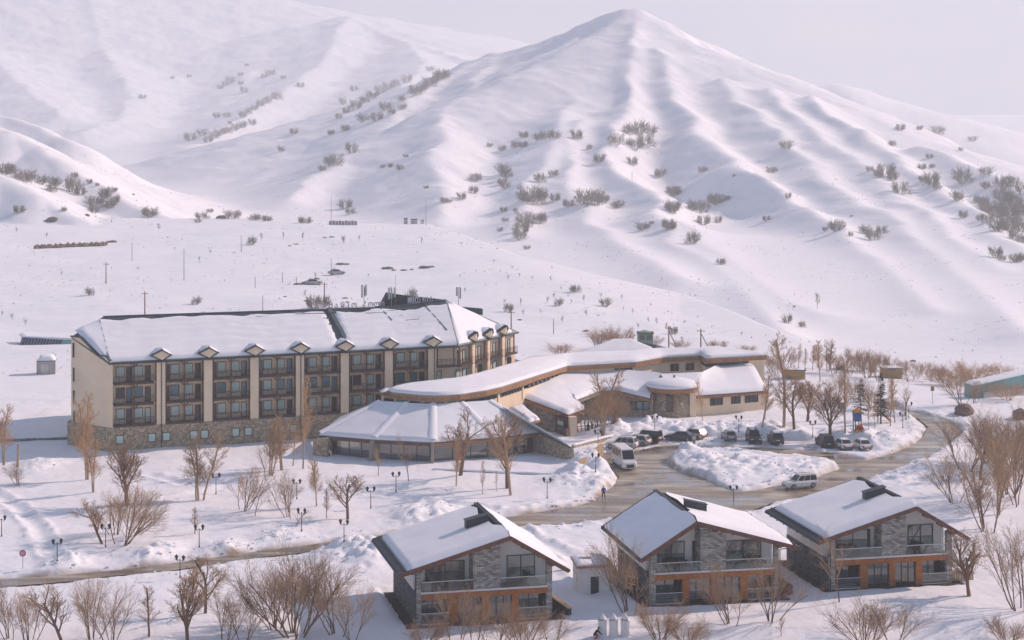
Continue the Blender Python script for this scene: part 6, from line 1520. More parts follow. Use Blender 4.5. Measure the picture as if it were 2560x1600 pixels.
for x in (-.42, .42):
    for y in (-.42, .42): 
        me = MB().lathe([(0.1, -0.08), (0.26, -0.08), (0.26, 0.08), (0.1, 0.08)], 12).mesh('wheel', 'play_yellow'); me.transform(Matrix.Rotation(R(90), 4, 'X')); link('wheel', me, pc, (x, y, 0.26))
MB().box(-.3, .1, -.36, .36, 1.05, 1.25).build('seat_back', 'play_yellow', pc)
p = hit(2206, 1056); sl_ = empty('slide', p, R(-20), 'orange slide beside the dark conifer', 'slide')
MB().bar((1.3, 0, 0.15), (-0.6, 0, 1.75), 0.5, 0.06).build('chute', 'play_orange', sl_)
for y in (-0.26, 0.26): MB().bar((1.3, y, 0.25), (-0.6, y, 1.85), 0.05, 0.2).build('side_rail', 'play_orange', sl_)
for y in (-0.25, 0.25): MB().tube((-0.7, y, -0.3), (-0.7, y, 2.2), 0.05).build('ladder_rail', 'wood_brown', sl_)
for k in range(4): MB().bar((-0.7, -0.25, 0.3 + 0.4 * k), (-0.7, 0.25, 0.3 + 0.4 * k), 0.05).build('rung', 'wood_brown', sl_)
p = hit(2104, 1030); sp = empty('climbing_frame', p, R(5), 'yellow and blue climbing frame behind the lawn trees', 'climbing frame')
for x, mt in ((-0.6, 'play_yellow'), (0.6, 'play_orange')): MB().box(x - 0.2, x + 0.2, -0.2, 0.2, 1.5, 2.4).build('head', mt, sp); MB().box(x - 0.07, x + 0.07, -0.07, 0.07, -0.3, 1.5).build('post', 'wood_brown', sp)
MB().box(-0.5, 0.5, -0.06, 0.06, 0.5, 1.5).build('panel', 'play_blue', sp)
def yb_x(r, w, h):
    for k in range(6): MB().box(-w / 2 + w * k / 6 + 0.03, -w / 2 + w * (k + 1) / 6 - 0.03, -0.04, 0, 0.05, h * 0.96).build('plank', 'box_yellow', r)
small_house(None, 1957, 2013, 948, 925, 2.0, 'box_yellow', 'yellow-brown wooden shed behind the trees right of the lodge', 'shed', 'shed', snow=0.08, rz=R(-6), extra=yb_x)
small_house(None, 2208, 2256, 946, 920, 2.4, 'box_yellow', 'tan shed half hidden behind the bushes beyond the conifers', 'shed', 'shed', snow=0.15, rz=R(4))
small_house(None, 2094, 2110, 925, 910, 2.2, 'wood_brown', 'small dark hut with a steep snowy roof behind the far trees', 'hut', 'hut', snow=0.4)
p0, p1 = PZ(2440, 985, 1.0), PZ(2720, 960, 1.0)
th_ = empty('teal_hall', (p0.x, p0.y, 0), math.atan2(p1.y - p0.y, p1.x - p0.x), 'long low hall with teal wall at the right edge', 'hall'); ln = math.hypot(p1.x - p0.x, p1.y - p0.y)
MB().hexa([(0, 0, -1), (ln, 0, -1), (ln, 3, -1), (0, 3, -1)], [(0, 0.4, 2.3), (ln, 0.4, 5.0), (ln, 3, 5.0), (0, 3, 2.5)]).build('wall', 'teal', th_)
snow_sheet('roof_snow', [(0, 0.5, 2.35), (ln, 0.5, 5.05)], [(0, 3.1, 2.55), (ln, 3.1, 5.05)], th_, th=0.25, step=1.0); MB().box(1.5, ln, -0.25, -0.05, -0.5, 1.2).build('lower_panel', 'pale_panel', th_)
# signs
def sign(u, vb, vt, mat, shape, label, cat='sign'):
    p = hit(u, vb); h = (vb - vt) / F * p.y; r = empty('road_sign', p, 0, label, cat)
    MB().tube((0, 0, -0.3), (0, 0, h), 0.04).build('post', 'steel', r)
    if shape == 'round':
        me = MB().lathe([(0.02, -0.02), (0.36, -0.02), (0.36, 0.02), (0.02, 0.02)], 16).mesh('plate', mat); me.transform(Matrix.Rotation(R(90), 4, 'X')); link('plate', me, r, (0, -0.06, h - 0.3))
        me = MB().lathe([(0.02, -0.01), (0.24, -0.01), (0.24, 0.01), (0.02, 0.01)], 16).mesh('face', 'sign_face'); me.transform(Matrix.Rotation(R(90), 4, 'X')); link('face', me, r, (0, -0.09, h - 0.3))
    else: MB().box(-0.3, 0.3, -0.08, -0.03, h - 0.75, h - 0.15).build('plate', mat, r)
    return r
M('sign_red', (0.5, 0.04, 0.08), 0.5, 0.0); M('sign_face', (0.65, 0.45, 0.5), 0.5, 0.0); M('sign_blue', (0.2, 0.3, 0.42), 0.5, 0.0)
sign(57, 1421, 1376, 'sign_red', 'round', 'round red road sign on the snow at far left')
s2 = sign(2331, 1011, 966, 'sign_blue', 'square', 'road sign with an orange top and blue plate beyond the bend')
me = MB().lathe([(0.02, -0.02), (0.3, -0.02), (0.3, 0.02), (0.02, 0.02)], 16).mesh('plate', 'play_orange'); me.transform(Matrix.Rotation(R(90), 4, 'X')); link('plate', me, s2, (0, -0.07, 2.75))
# terrace before the entrance, its low wall, skis and boards
run('terrace_wall', 'wall', 'low stone terrace wall with snow on top before the entrance', 'stone_rubble', [(1432, 1120), (1556, 1072)], 0.75, 0.4, 'snow')
run('terrace_wall', 'wall', 'stone wall running from the pavilion to the van', 'stone_rubble', [(1430, 1160), (1506, 1139)], 1.25, 0.5, 'timber_pale')
run('terrace_kerb', 'wall', 'long snowy kerb in front of the right pavilion glass', 'wood_brown', [(1080, 1175), (1428, 1168)], 0.45, 0.25, 'snow')
rk_p = PZ(1452, 1082, 0.1); rk_ = empty('ski_rack', rk_p, R(35), 'wooden ski rack under the entrance canopy', 'rack')
MB().bar((-1.6, 0, 1.0), (1.6, 0, 1.0), 0.08).bar((-1.6, 0.3, 0.5), (1.6, 0.3, 0.5), 0.08).build('rail', 'wood_orange', rk_)
for x in (-1.5, 1.5): MB().box(x - 0.05, x + 0.05, -0.05, 0.35, -0.1, 1.1).build('upright', 'wood_orange', rk_)
for k, (mt, cl) in enumerate((('play_orange', 'orange'), ('play_red', 'red'), ('play_yellow', 'yellow'), ('play_blue', 'blue'), ('white_paint', 'white'))):
    q = rk_p + Vector((-1.2 + 0.6 * k, -0.2 + 0.4 * (k - 2) * 0.5, 0)); o = empty('ski_pair', q, R(35), cl + ' pair of skis leaning on the rack by the entrance', 'skis', 'skis at the entrance')
    for x in (-0.05, 0.07): MB().bar((x, -0.3, 0), (x, 0.1, 1.65), 0.09, 0.03).bar((x, 0.1, 1.65), (x, 0.05, 1.75), 0.08, 0.03).build('ski', mt, o)
for k, lb in enumerate(('leftmost', 'middle', 'rightmost')):
    q = PZ(1535 + 6 * k, 1062, 0.2); o = empty('wooden_board', q, R(-20), lb + ' of three pale boards leaning by the terrace wall', 'board', 'boards by the terrace')
    MB().hexa([(-.14, -.02, 0), (.14, -.02, 0), (.14, .03, 0), (-.14, .03, 0)], [(-.14, .28, 1.0), (.14, .28, 1.0), (.14, .33, 1.0), (-.14, .33, 1.0)]).hexa([(-.14, .28, 1.0), (.14, .28, 1.0), (.14, .33, 1.0), (-.14, .33, 1.0)], [(-.05, .33, 1.18), (.05, .33, 1.18), (.05, .38, 1.18), (-.05, .38, 1.18)]).build('board', 'timber_pale', o)
# ================================================================== bare trees and shrubs
M('bark', (0.19, 0.11, 0.068), 0.9, 0.3, 2.0); M('bark_birch', (0.42, 0.30, 0.20), 0.85, 0.3, 2.5); M('twig', (0.40, 0.26, 0.155), 0.9, 0.2, 1.0); M('twig_grey', (0.25, 0.215, 0.165), 0.9, 0.25, 0.6); M('twig_gold', (0.50, 0.31, 0.16), 0.9, 0.2, 1.0)
M('needle', (0.035, 0.045, 0.028), 0.9, 0.3, 2.0)
def grow(rn, mbs, p, d, ln, r, depth, maxd, spec):
    """one branch as a bent tapering tube, then its children"""
    segs = spec['segs'] if depth < 2 else (2 if depth < 4 else 1)
    mb = mbs[0] if depth <= spec['trunk_to'] else mbs[1]
    n = 6 if depth == 0 else 4 if depth == 1 else 3
    pts = [p.copy()]; q = p.copy(); dd = d.copy()
    for i in range(segs):
        dd = (dd + Vector((rn.gauss(0, 1), rn.gauss(0, 1), rn.gauss(0, 0.6))) * spec['wob'] + Vector((0, 0, spec['up'] if depth > 0 else 0))).normalized()
        q = q + dd * (ln / segs); pts.append(q.copy())
    tip = r * (0.6 if depth < maxd else 0.45)
    for i in range(segs):
        a = r + (tip - r) * i / segs; b = r + (tip - r) * (i + 1) / segs
        mb.tube(pts[i], pts[i + 1], a, b, n, caps=False)
    if depth >= maxd: return
    nc = spec['kids'][depth]
    base = spec['from'][depth]
    for k in range(nc):
        t = base + (1 - base) * (k + rn.random() * 0.8) / nc
        t = min(t, 1.0); f = t * segs; i = min(int(f), segs - 1); o = pts[i].lerp(pts[i + 1], f - i)
        ax = (pts[i + 1] - pts[i]).normalized(); s = ax.orthogonal().normalized(); s.rotate(Matrix.Rotation(rn.uniform(0, 6.283), 3, ax))
        a = R(spec['ang'][depth] + rn.uniform(-12, 12)); nd = (ax * math.cos(a) + s * math.sin(a)).normalized()
        l2 = ln * spec['len'][depth] * rn.uniform(0.75, 1.15) * (1.0 - spec['tap'] * (t - base) / (1.001 - base))
        grow(rn, mbs, o, nd, l2, max(spec['rmin'], r * spec['rad'][depth] * (1 - 0.3 * t)), depth + 1, maxd, spec)
SPECS = {
    'broad': dict(segs=5, wob=0.10, up=0.07, kids=[8, 7, 6, 6], **{'from': [0.30, 0.22, 0.2, 0.15]}, ang=[36, 38, 38, 36], len=[0.60, 0.58, 0.55, 0.55], rad=[0.50, 0.45, 0.5, 0.6], tap=0.35, rmin=0.0012, trunk_to=1, h=0.62, r=0.021, maxd=4),
    'birch': dict(segs=6, wob=0.035, up=0.10, kids=[34, 7, 6], **{'from': [0.28, 0.2, 0.15]}, ang=[42, 36, 36], len=[0.24, 0.52, 0.55], rad=[0.26, 0.45, 0.6], tap=0.6, rmin=0.0011, trunk_to=0, h=0.95, r=0.0115, maxd=3),
    'fan': dict(segs=4, wob=0.09, up=0.06, kids=[7, 6, 6], **{'from': [0.28, 0.2, 0.15]}, ang=[27, 32, 34], len=[0.6, 0.56, 0.55], rad=[0.5, 0.5, 0.6], tap=0.3, rmin=0.0012, trunk_to=0, h=0.72, r=0.0105, maxd=3),
    'shrub': dict(segs=3, wob=0.12, up=0.08, kids=[6, 5, 4], **{'from': [0.25, 0.2, 0.15]}, ang=[34, 38, 38], len=[0.58, 0.56, 0.55], rad=[0.5, 0.55, 0.6], tap=0.3, rmin=0.0042, trunk_to=0, h=0.66, r=0.014, maxd=3)}
def make_tree(kind, seed, twig, bark, stems=1, spread=20):
    rn = random.Random(seed); sp = SPECS[kind]; mbs = [MB(), MB()]; trunks = []
    for s in range(stems):
        a = rn.uniform(0, 6.283) + s * 6.283 / stems; tl = R(rn.uniform(0.4, 1.0) * spread) if stems > 1 else R(rn.uniform(0, 4))
        d = Vector((math.sin(tl) * math.cos(a), math.sin(tl) * math.sin(a), math.cos(tl)))
        o = Vector((math.cos(a), math.sin(a), 0)) * (0.02 if stems > 1 else 0) * min(stems, 6) * 0.5
        o.z = -0.05
        sc = rn.uniform(0.8, 1.08) if s else 1.0
        if s == 0 or stems <= 3: mbs[0] = MB(); trunks.append(mbs[0])
        grow(rn, mbs, o, d, sp['h'] * sc, sp['r'] * (1.0 if stems < 3 else 0.8) * sc, 0, sp['maxd'], sp)
    zs = [v[2] for v in mbs[1].v]; top = max(zs)
    for mb in trunks + [mbs[1]]: mb.v = [(v[0] / top, v[1] / top, v[2] / top) for v in mb.v]
    return [t_.mesh('trunk' if stems <= 3 else 'stems', bark) for t_ in trunks] + [mbs[1].mesh('crown', twig)]
PROTO = {
    'broad': [make_tree('broad', 1 + k, 'twig', 'bark') for k in range(3)], 'twin': [make_tree('broad', 11 + k, 'twig', 'bark', 2, 16) for k in range(2)],
    'birch': [make_tree('birch', 21 + k, 'twig_gold', 'bark_birch') for k in range(3)], 'birch2': [make_tree('birch', 31, 'twig_gold', 'bark_birch', 2, 7), make_tree('birch', 33, 'twig', 'bark_birch', 3, 9)],
    'fan': [make_tree('fan', 41 + k, 'twig', 'bark', 5 + k, 30) for k in range(3)], 'bush': [make_tree('fan', 51 + k, 'twig', 'bark', 13, 42) for k in range(2)],
    'sapling': [make_tree('birch', 61, 'twig', 'bark'), make_tree('fan', 62, 'twig', 'bark', 1, 5)],
    'gold': [make_tree('fan', 71, 'twig_gold', 'twig_gold', 12, 36)]}
def one_mesh(t, mat):
    mb = MB()
    for me in t:
        vs = np.zeros(len(me.vertices) * 3); me.vertices.foreach_get('co', vs); k = len(mb.v)
        mb.v += [tuple(v) for v in vs.reshape(-1, 3)]; mb.f += [tuple(i + k for i in p.vertices) for p in me.polygons]
    return mb.mesh('shrub', mat)
SHRUB = [one_mesh(make_tree('shrub', 81 + k, 'twig_grey', 'twig_grey', 14 + 2 * k, 66), 'twig_grey') for k in range(4)]
TREE = [one_mesh(make_tree('broad', 91, 'twig_grey', 'twig_grey'), 'twig_grey'), one_mesh(make_tree('fan', 92, 'twig_grey', 'twig_grey', 4, 24), 'twig_grey')]
def tree(u, vb, vt, kind, label, wide=1.0, lean=0.0, group=None, name=None, p=None):
    p = hit(u, vb) if p is None else p
    h = (vb - vt) / F * p.y + 0.2
    rn = random.Random(int(u * 7 + vb))
    pr = PROTO[kind][rn.randrange(len(PROTO[kind]))]
    nm = name or {'bush': 'bare_bush', 'fan': 'bare_tree', 'birch': 'birch_tree', 'birch2': 'birch_tree', 'sapling': 'sapling', 'gold': 'bare_bush'}.get(kind, 'bare_tree')
    r = empty(nm, (p.x, p.y, p.z - 0.1), rn.uniform(0, 6.28), label, 'bush' if 'bush' in nm else 'tree', group)
    wide *= 1.2
    r.scale = (h * wide, h * wide, h)
    if lean: r.rotation_euler = (0, R(lean), 0)
    for me in pr:
        nm_ = me.name.split('.')[0]; o = link(nm_, me, r)
        if nm_ == 'stems': o['kind'] = 'stuff'
    return r
T = tree
# left of and below the hotel
T(13, 1162, 1000, 'birch2', 'tree with golden twigs at the left edge beside the stump'); T(46, 1216, 1155, 'fan', 'little bare tree right of the wooden stump at far left')
T(219, 1200, 985, 'birch2', 'tall birch pair before the left corner of the hotel base'); T(236, 1230, 1090, 'birch2', 'darker birch stems just below the tall birch pair')
T(325, 1263, 1095, 'twin', 'large two-trunk tree below the hotel base, highest of its clump', 0.95); T(287, 1336, 1215, 'fan', 'narrow tree behind the clump on the lawn', 0.8); T(302, 1362, 1212, 'fan', 'multi-stemmed tree at the front of the clump on the lawn', 1.1)
T(257, 1360, 1238, 'broad', 'tree leaning left at the front of the clump', 1.0, -22); T(326, 1337, 1210, 'fan', 'tree leaning right at the right side of the clump', 1.0, 22)
T(499, 1253, 1085, 'birch2', 'tall twin-trunk tree with wide branches before the hotel base', 1.5); T(607, 1275, 1155, 'fan', 'low forked tree between the twin-trunk tree and the birches', 1.0); T(488, 1334, 1268, 'sapling', 'small forked tree beside a lamp above the lower road', 1.4)
T(672, 1190, 1045, 'birch2', 'golden birch before the hotel base left of its neighbour', 1.3); T(706, 1176, 1040, 'birch2', 'golden birch clump before the hotel, right of its neighbour', 1.3); T(757, 1172, 935, 'birch', 'slender very tall birch in front of the hotel balconies', 0.7); T(732, 1165, 1055, 'birch', 'short birch between the golden birches and the pavilion')
T(637, 1290, 1212, 'sapling', 'thin sapling right of the low forked tree', 1.2); T(724, 1295, 1175, 'fan', 'dark multi-stemmed tree left of a lamp on the lawn', 0.9); T(738, 1317, 1262, 'sapling', 'short leaning stem beside a lamp', 1.6, 12); T(794, 1266, 1140, 'birch2', 'pale twin birch in the middle of the lawn', 0.9); T(664, 1200, 1110, 'sapling', 'thin sapling below the golden birches')
T(817, 1296, 1222, 'sapling', 'thin sapling left of the round-crowned tree', 1.0); T(870, 1298, 1180, 'broad', 'round-crowned bare tree in the middle of the lawn', 1.15); T(946, 1190, 1115, 'sapling', 'small sapling before the left pavilion glass', 1.1); T(1022, 1203, 1075, 'sapling', 'slim dark sapling before the pavilion glass, reaching the eave', 0.8)
T(1140, 1214, 1090, 'birch2', 'pair of thin pale birch stems before the pavilion', 0.6); T(1150, 1188, 1010, 'broad', 'large bare tree with rounded crown before the pavilion roof', 1.0); T(1206, 1236, 1150, 'sapling', 'thin bent sapling right of the large pavilion tree', 0.6); T(1268, 1221, 1020, 'broad', 'tall bare tree before the right pavilion facets, left of its neighbour', 0.75); T(1278, 1238, 1035, 'birch', 'dark slender tree standing just in front of the tall pavilion tree', 1.3); T(1242, 1230, 1170, 'sapling', 'tiny sapling between two pavilion trees', 0.6)
# by the entrance and lodge
T(1502, 1098, 925, 'birch2', 'tall pale bare tree in front of the entrance canopy', 1.35); T(1525, 1062, 985, 'bush', 'dense brown climber bush against the lodge wall', 0.9); T(1490, 1070, 990, 'bush', 'dark tangled bush in the entrance recess', 0.8); T(1555, 1050, 985, 'fan', 'low bush beside the lodge windows', 1.0)
T(1757, 1052, 945, 'birch', 'thin pale birch before the left end of the lodge wing', 0.8); T(1904, 1068, 925, 'birch', 'slim tree before the right end of the lodge wing', 1.0); T(1912, 1050, 960, 'birch', 'short slim tree at the corner of the lodge wing', 1.0)
T(1959, 1067, 822, 'birch', 'tall pale tree right of the lodge, highest of the lawn trees', 1.25); T(1986, 1073, 945, 'broad', 'dark forked tree right of the tall pale tree', 0.95); T(2015, 1054, 945, 'twin', 'dark spreading tree behind the forked one', 0.9); T(2077, 1090, 955, 'twin', 'twin-trunk tree behind the black people carrier', 0.9); T(2113, 1081, 890, 'birch', 'slender tree between the climbing frame and the play tower', 0.9)
T(2226, 1066, 945, 'birch', 'slim tree right of the slide, left of its pair', 0.9); T(2238, 1056, 940, 'birch', 'slim tree right of the slide, right of its pair', 1.0); T(2172, 1073, 985, 'birch', 'thin stem right of the play tower', 0.7); T(2187, 1070, 980, 'birch', 'thin dark stem in front of the dark conifer', 0.7); T(2265, 1050, 950, 'sapling', 'faint thin tree beyond the lawn near the bend', 1.2)
for k, (u, vb, vt, kd, w, lb) in enumerate(((2050, 955, 850, 'birch', 1.0, 'bare tree behind the yellow-brown shed'), (1995, 925, 858, 'birch', 0.8, 'thin far tree above the yellow-brown shed'), (2030, 925, 860, 'birch2', 1.0, 'far pair of thin trees above the lawn'), (2068, 930, 845, 'birch2', 1.1, 'tall far tree with dense upper twigs'), (2110, 925, 868, 'fan', 1.0, 'far tree beside the small dark hut'),
                                            (2150, 928, 865, 'bush', 0.75, 'large rounded far bush beyond the lawn'), (2180, 930, 872, 'bush', 0.75, 'rounded far bush right of the largest one'), (2205, 925, 880, 'bush', 0.7, 'far bush left of the tan shed'), (2245, 945, 905, 'fan', 1.0, 'small far tree before the tan shed'), (2262, 925, 898, 'fan', 1.0, 'small far tree right of the tan shed'), (2290, 948, 898, 'fan', 0.9, 'far tree left of the orange-topped sign'), (2328, 955, 905, 'fan', 0.9, 'far tree above the orange-topped sign'),
                                            (1930, 930, 880, 'bush', 0.8, 'low bush behind the right corner of the long roof'), (1500, 880, 815, 'bush', 1.2, 'bare bush cluster left behind the rear hall'), (1545, 872, 812, 'bush', 1.1, 'bare bush cluster right behind the rear hall'), (1400, 890, 855, 'bush', 1.4, 'bush behind the long roof left of the rear hall'), (1640, 872, 835, 'fan', 1.0, 'bush right of the green booth'), (1700, 875, 848, 'bush', 1.2, 'bush between the two braced poles'), (1800, 875, 850, 'bush', 1.6, 'low bush above the right part of the long roof'), (1868, 882, 862, 'bush', 1.6, 'low bush at the right end of the long roof'))):
    T(u, vb, vt, kd, lb, w)
for k, (u, vb, vt, kd, w) in enumerate(((1945, 935, 868, 'birch', 1.2), (1975, 918, 865, 'fan', 0.9), (2012, 930, 872, 'birch', 1.0), (2045, 920, 862, 'birch2', 1.0), (2086, 935, 880, 'fan', 1.0), (2125, 940, 885, 'fan', 0.9), (2168, 945, 890, 'bush', 0.8), (2198, 952, 900, 'fan', 0.9), (2226, 930, 890, 'bush', 0.9), (2275, 955, 905, 'fan', 0.9), (2310, 940, 902, 'fan', 0.9), (2345, 950, 910, 'bush', 0.9), (2140, 1000, 940, 'bush', 0.8), (2060, 1010, 950, 'fan', 0.9), (2180, 1020, 955, 'bush', 0.7), (2095, 990, 930, 'fan', 0.9))):
    T(u, vb, vt, kd, 'one of the hazy bare trees in the belt behind the playground lawn', w, group='hazy belt behind the lawn')
# right edge
T(2408, 1012, 920, 'fan', 'bare tree beyond the bend in front of the golden bushes', 0.9); T(2435, 1008, 945, 'fan', 'small bare tree right of the one beyond the bend', 0.9)
for u, vb, vt, w, lb in ((2385, 965, 905, 1.3, 'golden bush left of its row beside the teal hall'), (2425, 960, 895, 1.3, 'tallest golden bush beside the teal hall'), (2465, 985, 915, 1.3, 'golden bush in front of the teal hall'), (2520, 1000, 950, 1.5, 'rusty bush at the foot of the teal hall'), (2360, 965, 925, 1.4, 'low golden bush at the left end of its row'), (2500, 940, 905, 1.5, 'golden bush above the roof of the teal hall')): T(u, vb, vt, 'gold', lb, w)
T(2412, 1178, 1035, 'fan', 'broad multi-stemmed tree right of the road bend', 1.1); T(2389, 1257, 1120, 'fan', 'bare tree beside the lamp on the right slope', 0.8); T(2459, 1321, 1185, 'broad', 'bare tree on the right slope, left of its pair', 0.9); T(2473, 1330, 1090, 'fan', 'tall bare tree on the right slope, right of its pair', 0.7); T(2497, 1285, 1080, 'birch2', 'tall narrow tree behind the pair on the right slope', 1.0)
T(2520, 1240, 1040, 'fan', 'tall multi-stemmed tree at the upper right edge', 0.9); T(2450, 1200, 1050, 'broad', 'spreading tree behind the broad one at the bend', 0.9); T(2545, 1265, 1060, 'fan', 'dark tree at the right edge above the slope', 0.7); T(2480, 1160, 1020, 'bush', 'dense rusty bush at the upper right', 0.9); T(2540, 1170, 1010, 'bush', 'dense bush at the right edge behind the tall trees', 0.9); T(2552, 1525, 1285, 'fan', 'bare tree cut by the right edge beside the right chalet', 0.8)
T(2428, 1490, 1330, 'twin', 'bare tree with two dark trunks right of the right chalet', 0.9); T(2099, 1505, 1300, 'sapling', 'slim reddish tree before the left corner of the right chalet', 0.9); T(1575, 1532, 1320, 'fan', 'dark bare tree before the left side of the middle chalet', 0.8); T(1830, 1562, 1405, 'fan', 'bare tree before the brick piers of the middle chalet', 0.9); T(1935, 1553, 1375, 'fan', 'leaning three-stemmed tree between middle and right chalet', 0.8, 14); T(1953, 1590, 1530, 'sapling', 'small broken stem below the leaning tree', 1.4)
# foot of the picture
for u, vb, vt, kd, w, lb in ((25, 1600, 1460, 'fan', 0.8, 'bare tree in the lower left corner'), (75, 1612, 1465, 'fan', 0.8, 'second bare tree from the lower left corner'), (157, 1610, 1450, 'broad', 1.0, 'dark spreading tree at the lower left, third from the corner'), (232, 1600, 1425, 'fan', 0.7, 'upright tree at the lower left, its top crossing the road'), (275, 1612, 1475, 'fan', 0.8, 'pale upright tree right of the one crossing the road'),
                             (372, 1592, 1465, 'sapling', 1.5, 'thin lone tree in the open snow at the bottom'), (474, 1606, 1425, 'twin', 0.9, 'dark two-trunk tree at the bottom below the near-side lamp'), (513, 1533, 1385, 'broad', 1.0, 'bare tree whose crown crosses the lower road'), (560, 1606, 1470, 'fan', 0.9, 'group of thin stems right of the dark two-trunk tree'), (610, 1606, 1480, 'fan', 0.8, 'thin upright tree left of the big bush'),
                             (740, 1590, 1352, 'bush', 0.85, 'big fan-shaped bush at the bottom with golden tips'), (690, 1570, 1400, 'bush', 0.7, 'bush tucked against the left of the big bush'), (845, 1588, 1392, 'fan', 0.9, 'dark fan of stems between the big bush and the left chalet'), (880, 1600, 1450, 'fan', 0.7, 'thin stems left of the left chalet wall'),
                             (1060, 1612, 1540, 'bush', 1.3, 'low twigs before the left corner of the left chalet'), (1140, 1625, 1455, 'fan', 0.55, 'golden stems before the left balcony of the left chalet'), (1185, 1622, 1470, 'fan', 0.6, 'golden stems before the central brick pier of the left chalet'), (1235, 1625, 1500, 'fan', 0.9, 'small tree before the lower windows of the left chalet'), (1310, 1622, 1510, 'bush', 1.0, 'bush before the right corner of the left chalet'), (1380, 1615, 1525, 'fan', 0.9, 'thin bush right of the left chalet at the bottom'),
                             (1650, 1600, 1495, 'bush', 1.0, 'golden twiggy bush before the left corner of the middle chalet'), (1720, 1615, 1540, 'bush', 1.2, 'low bush at the bottom before the middle chalet'), (2165, 1615, 1490, 'bush', 1.0, 'rounded bush at the bottom before the right chalet'), (2235, 1612, 1500, 'fan', 1.1, 'spreading bush at the bottom right of the rounded one'), (2520, 1610, 1540, 'bush', 1.3, 'low bush in the lower right corner')):
    T(u, vb, vt, kd, lb, w)
p = hit(44, 1168); st = empty('wooden_stump', p, 0, 'bare wooden stump post at far left below the dark wall', 'stump'); MB().tube((0, 0, -0.2), (0.1, 0, 3.2), 0.2, 0.15, 8).build('trunk', 'bark_birch', st)
# two conifers
def conifer(u, vb, vt, label, seed, dens):
    p = hit(u, vb); h = (vb - vt) / F * p.y; rn = random.Random(seed)
    r = empty('conifer', p, 0, label, 'tree'); MB().tube((0, 0, -0.3), (0, 0, h * 0.96), h * 0.018, h * 0.004, 6).build('trunk', 'bark', r)
    mb = MB(); tw = MB()
    for k in range(dens):
        t = rn.random() ** 1.2; z = h * (0.16 + 0.82 * t); ln = h * 0.24 * (1 - t * 0.88) * rn.uniform(0.6, 1.15); a = rn.uniform(0, 6.283)
        q = Vector((math.cos(a), math.sin(a), -0.12)); b = Vector((0, 0, z)); e = b + q * ln
        tw.tube(b, e, 0.018, 0.006, 3, caps=False)
        for j in range(11):
            s = rn.uniform(0.2, 1.0); c = b.lerp(e, s); side = Vector((-math.sin(a), math.cos(a), 0)) * rn.choice((-1, 1))
            f = c + (side * rn.uniform(0.1, 0.3) + q * 0.18 + Vector((0, 0, rn.uniform(-0.1, 0.06)))) * (1.1 - t * 0.5); w = Vector((0, 0, 0.05)) + q * 0.03
            mb.poly([tuple(c - w), tuple(f), tuple(c + w)])
    mb.build('crown', 'needle', r); tw.build('branches', 'bark', r)['kind'] = 'stuff'
conifer(2152, 1052, 945, 'thin brownish conifer left of the dark one', 3, 110); conifer(2202, 1060, 930, 'dark conifer with snowy gaps behind the slide', 5, 210)

# ================================================================== shrubs on the mountains and the slope
def shrub(u, vb, wpx, label, group, hk=1.0, mesh=None, cat='shrub', name='shrub'):
    p = hit(u, vb); s = wpx / F * p.y * (1.18 if p.y > 600 else 1.0); rn = random.Random(int(u * 13 + vb))
    o = link(name, mesh or SHRUB[rn.randrange(4)], None, (p.x, p.y, p.z - s * 0.06), rn.uniform(0, 6.28))
    o.scale = (s * 0.58, s * 0.58, s * 0.86 * hk * rn.uniform(0.85, 1.1))
    return tag(o, label, cat, group)
def zl(ox, oy, k, items): return [(ox + x / k, oy + y / k, w / k) for x, y, w in items]
Z = 2.689
for u, v, w in zl(800, 0, Z, [(1465, 945, 70), (1520, 935, 85), (1580, 930, 90), (1370, 925, 65), (1225, 1015, 55), (1310, 995, 70), (1365, 990, 65), (1725, 935, 80), (1140, 988, 35), (1990, 970, 90), (2080, 905, 95), (2150, 900, 130), (2230, 905, 80), (2120, 1000, 110), (2190, 985, 100), (2100, 1110, 70), (1810, 1005, 45), (1878, 1090, 80)]):
    shrub(u, v, w, ('large ' if w > 27 else 'small ') + 'grey-brown shrub in the upper band on the main mountain face', 'shrubs of the upper band')
for u, v, w in zl(800, 0, Z, [(1230, 1170, 100), (1255, 1200, 90), (1245, 1270, 80), (1225, 1240, 60), (1045, 1215, 75), (1480, 1225, 90), (1570, 1185, 60), (1430, 1370, 150), (1380, 1350, 110), (1480, 1345, 90), (1580, 1350, 65), (1670, 1390, 75), (1790, 1380, 140), (1850, 1375, 120), (1910, 1365, 90), (2005, 1400, 85), (1235, 1425, 45), (1313, 1420, 30), (1380, 1500, 100), (1480, 1500, 80), (830, 1365, 60), (950, 1340, 60), (1030, 1300, 60), (870, 1360, 35), (2290, 1190, 75), (2370, 1310, 90), (2370, 1430, 100)]):
    shrub(u, v, w, ('large ' if w > 27 else 'small ') + 'grey-brown shrub in the middle cluster on the main mountain face', 'shrubs of the middle cluster')
for u, v, w in zl(800, 480, Z, [(1380, 235, 90), (1350, 280, 100), (1340, 320, 80), (1490, 190, 75), (1210, 265, 45), (1390, 385, 40), (2170, 255, 75), (2340, 245, 80), (2230, 215, 30), (1245, 200, 40)]):
    shrub(u, v, w, 'grey shrub low on the main mountain just above the slope edge', 'shrubs at the mountain foot')
for u, v, w in zl(800, 0, Z, [(210, 1030, 95), (100, 1110, 90), (60, 1110, 70), (15, 1150, 60), (575, 1060, 35), (420, 1130, 40), (475, 1125, 40), (535, 1145, 55), (170, 1400, 85), (205, 1440, 60), (715, 1268, 30)]):
    shrub(u, v, w, 'shrub along the left flank of the main mountain', 'shrubs of the left flank')
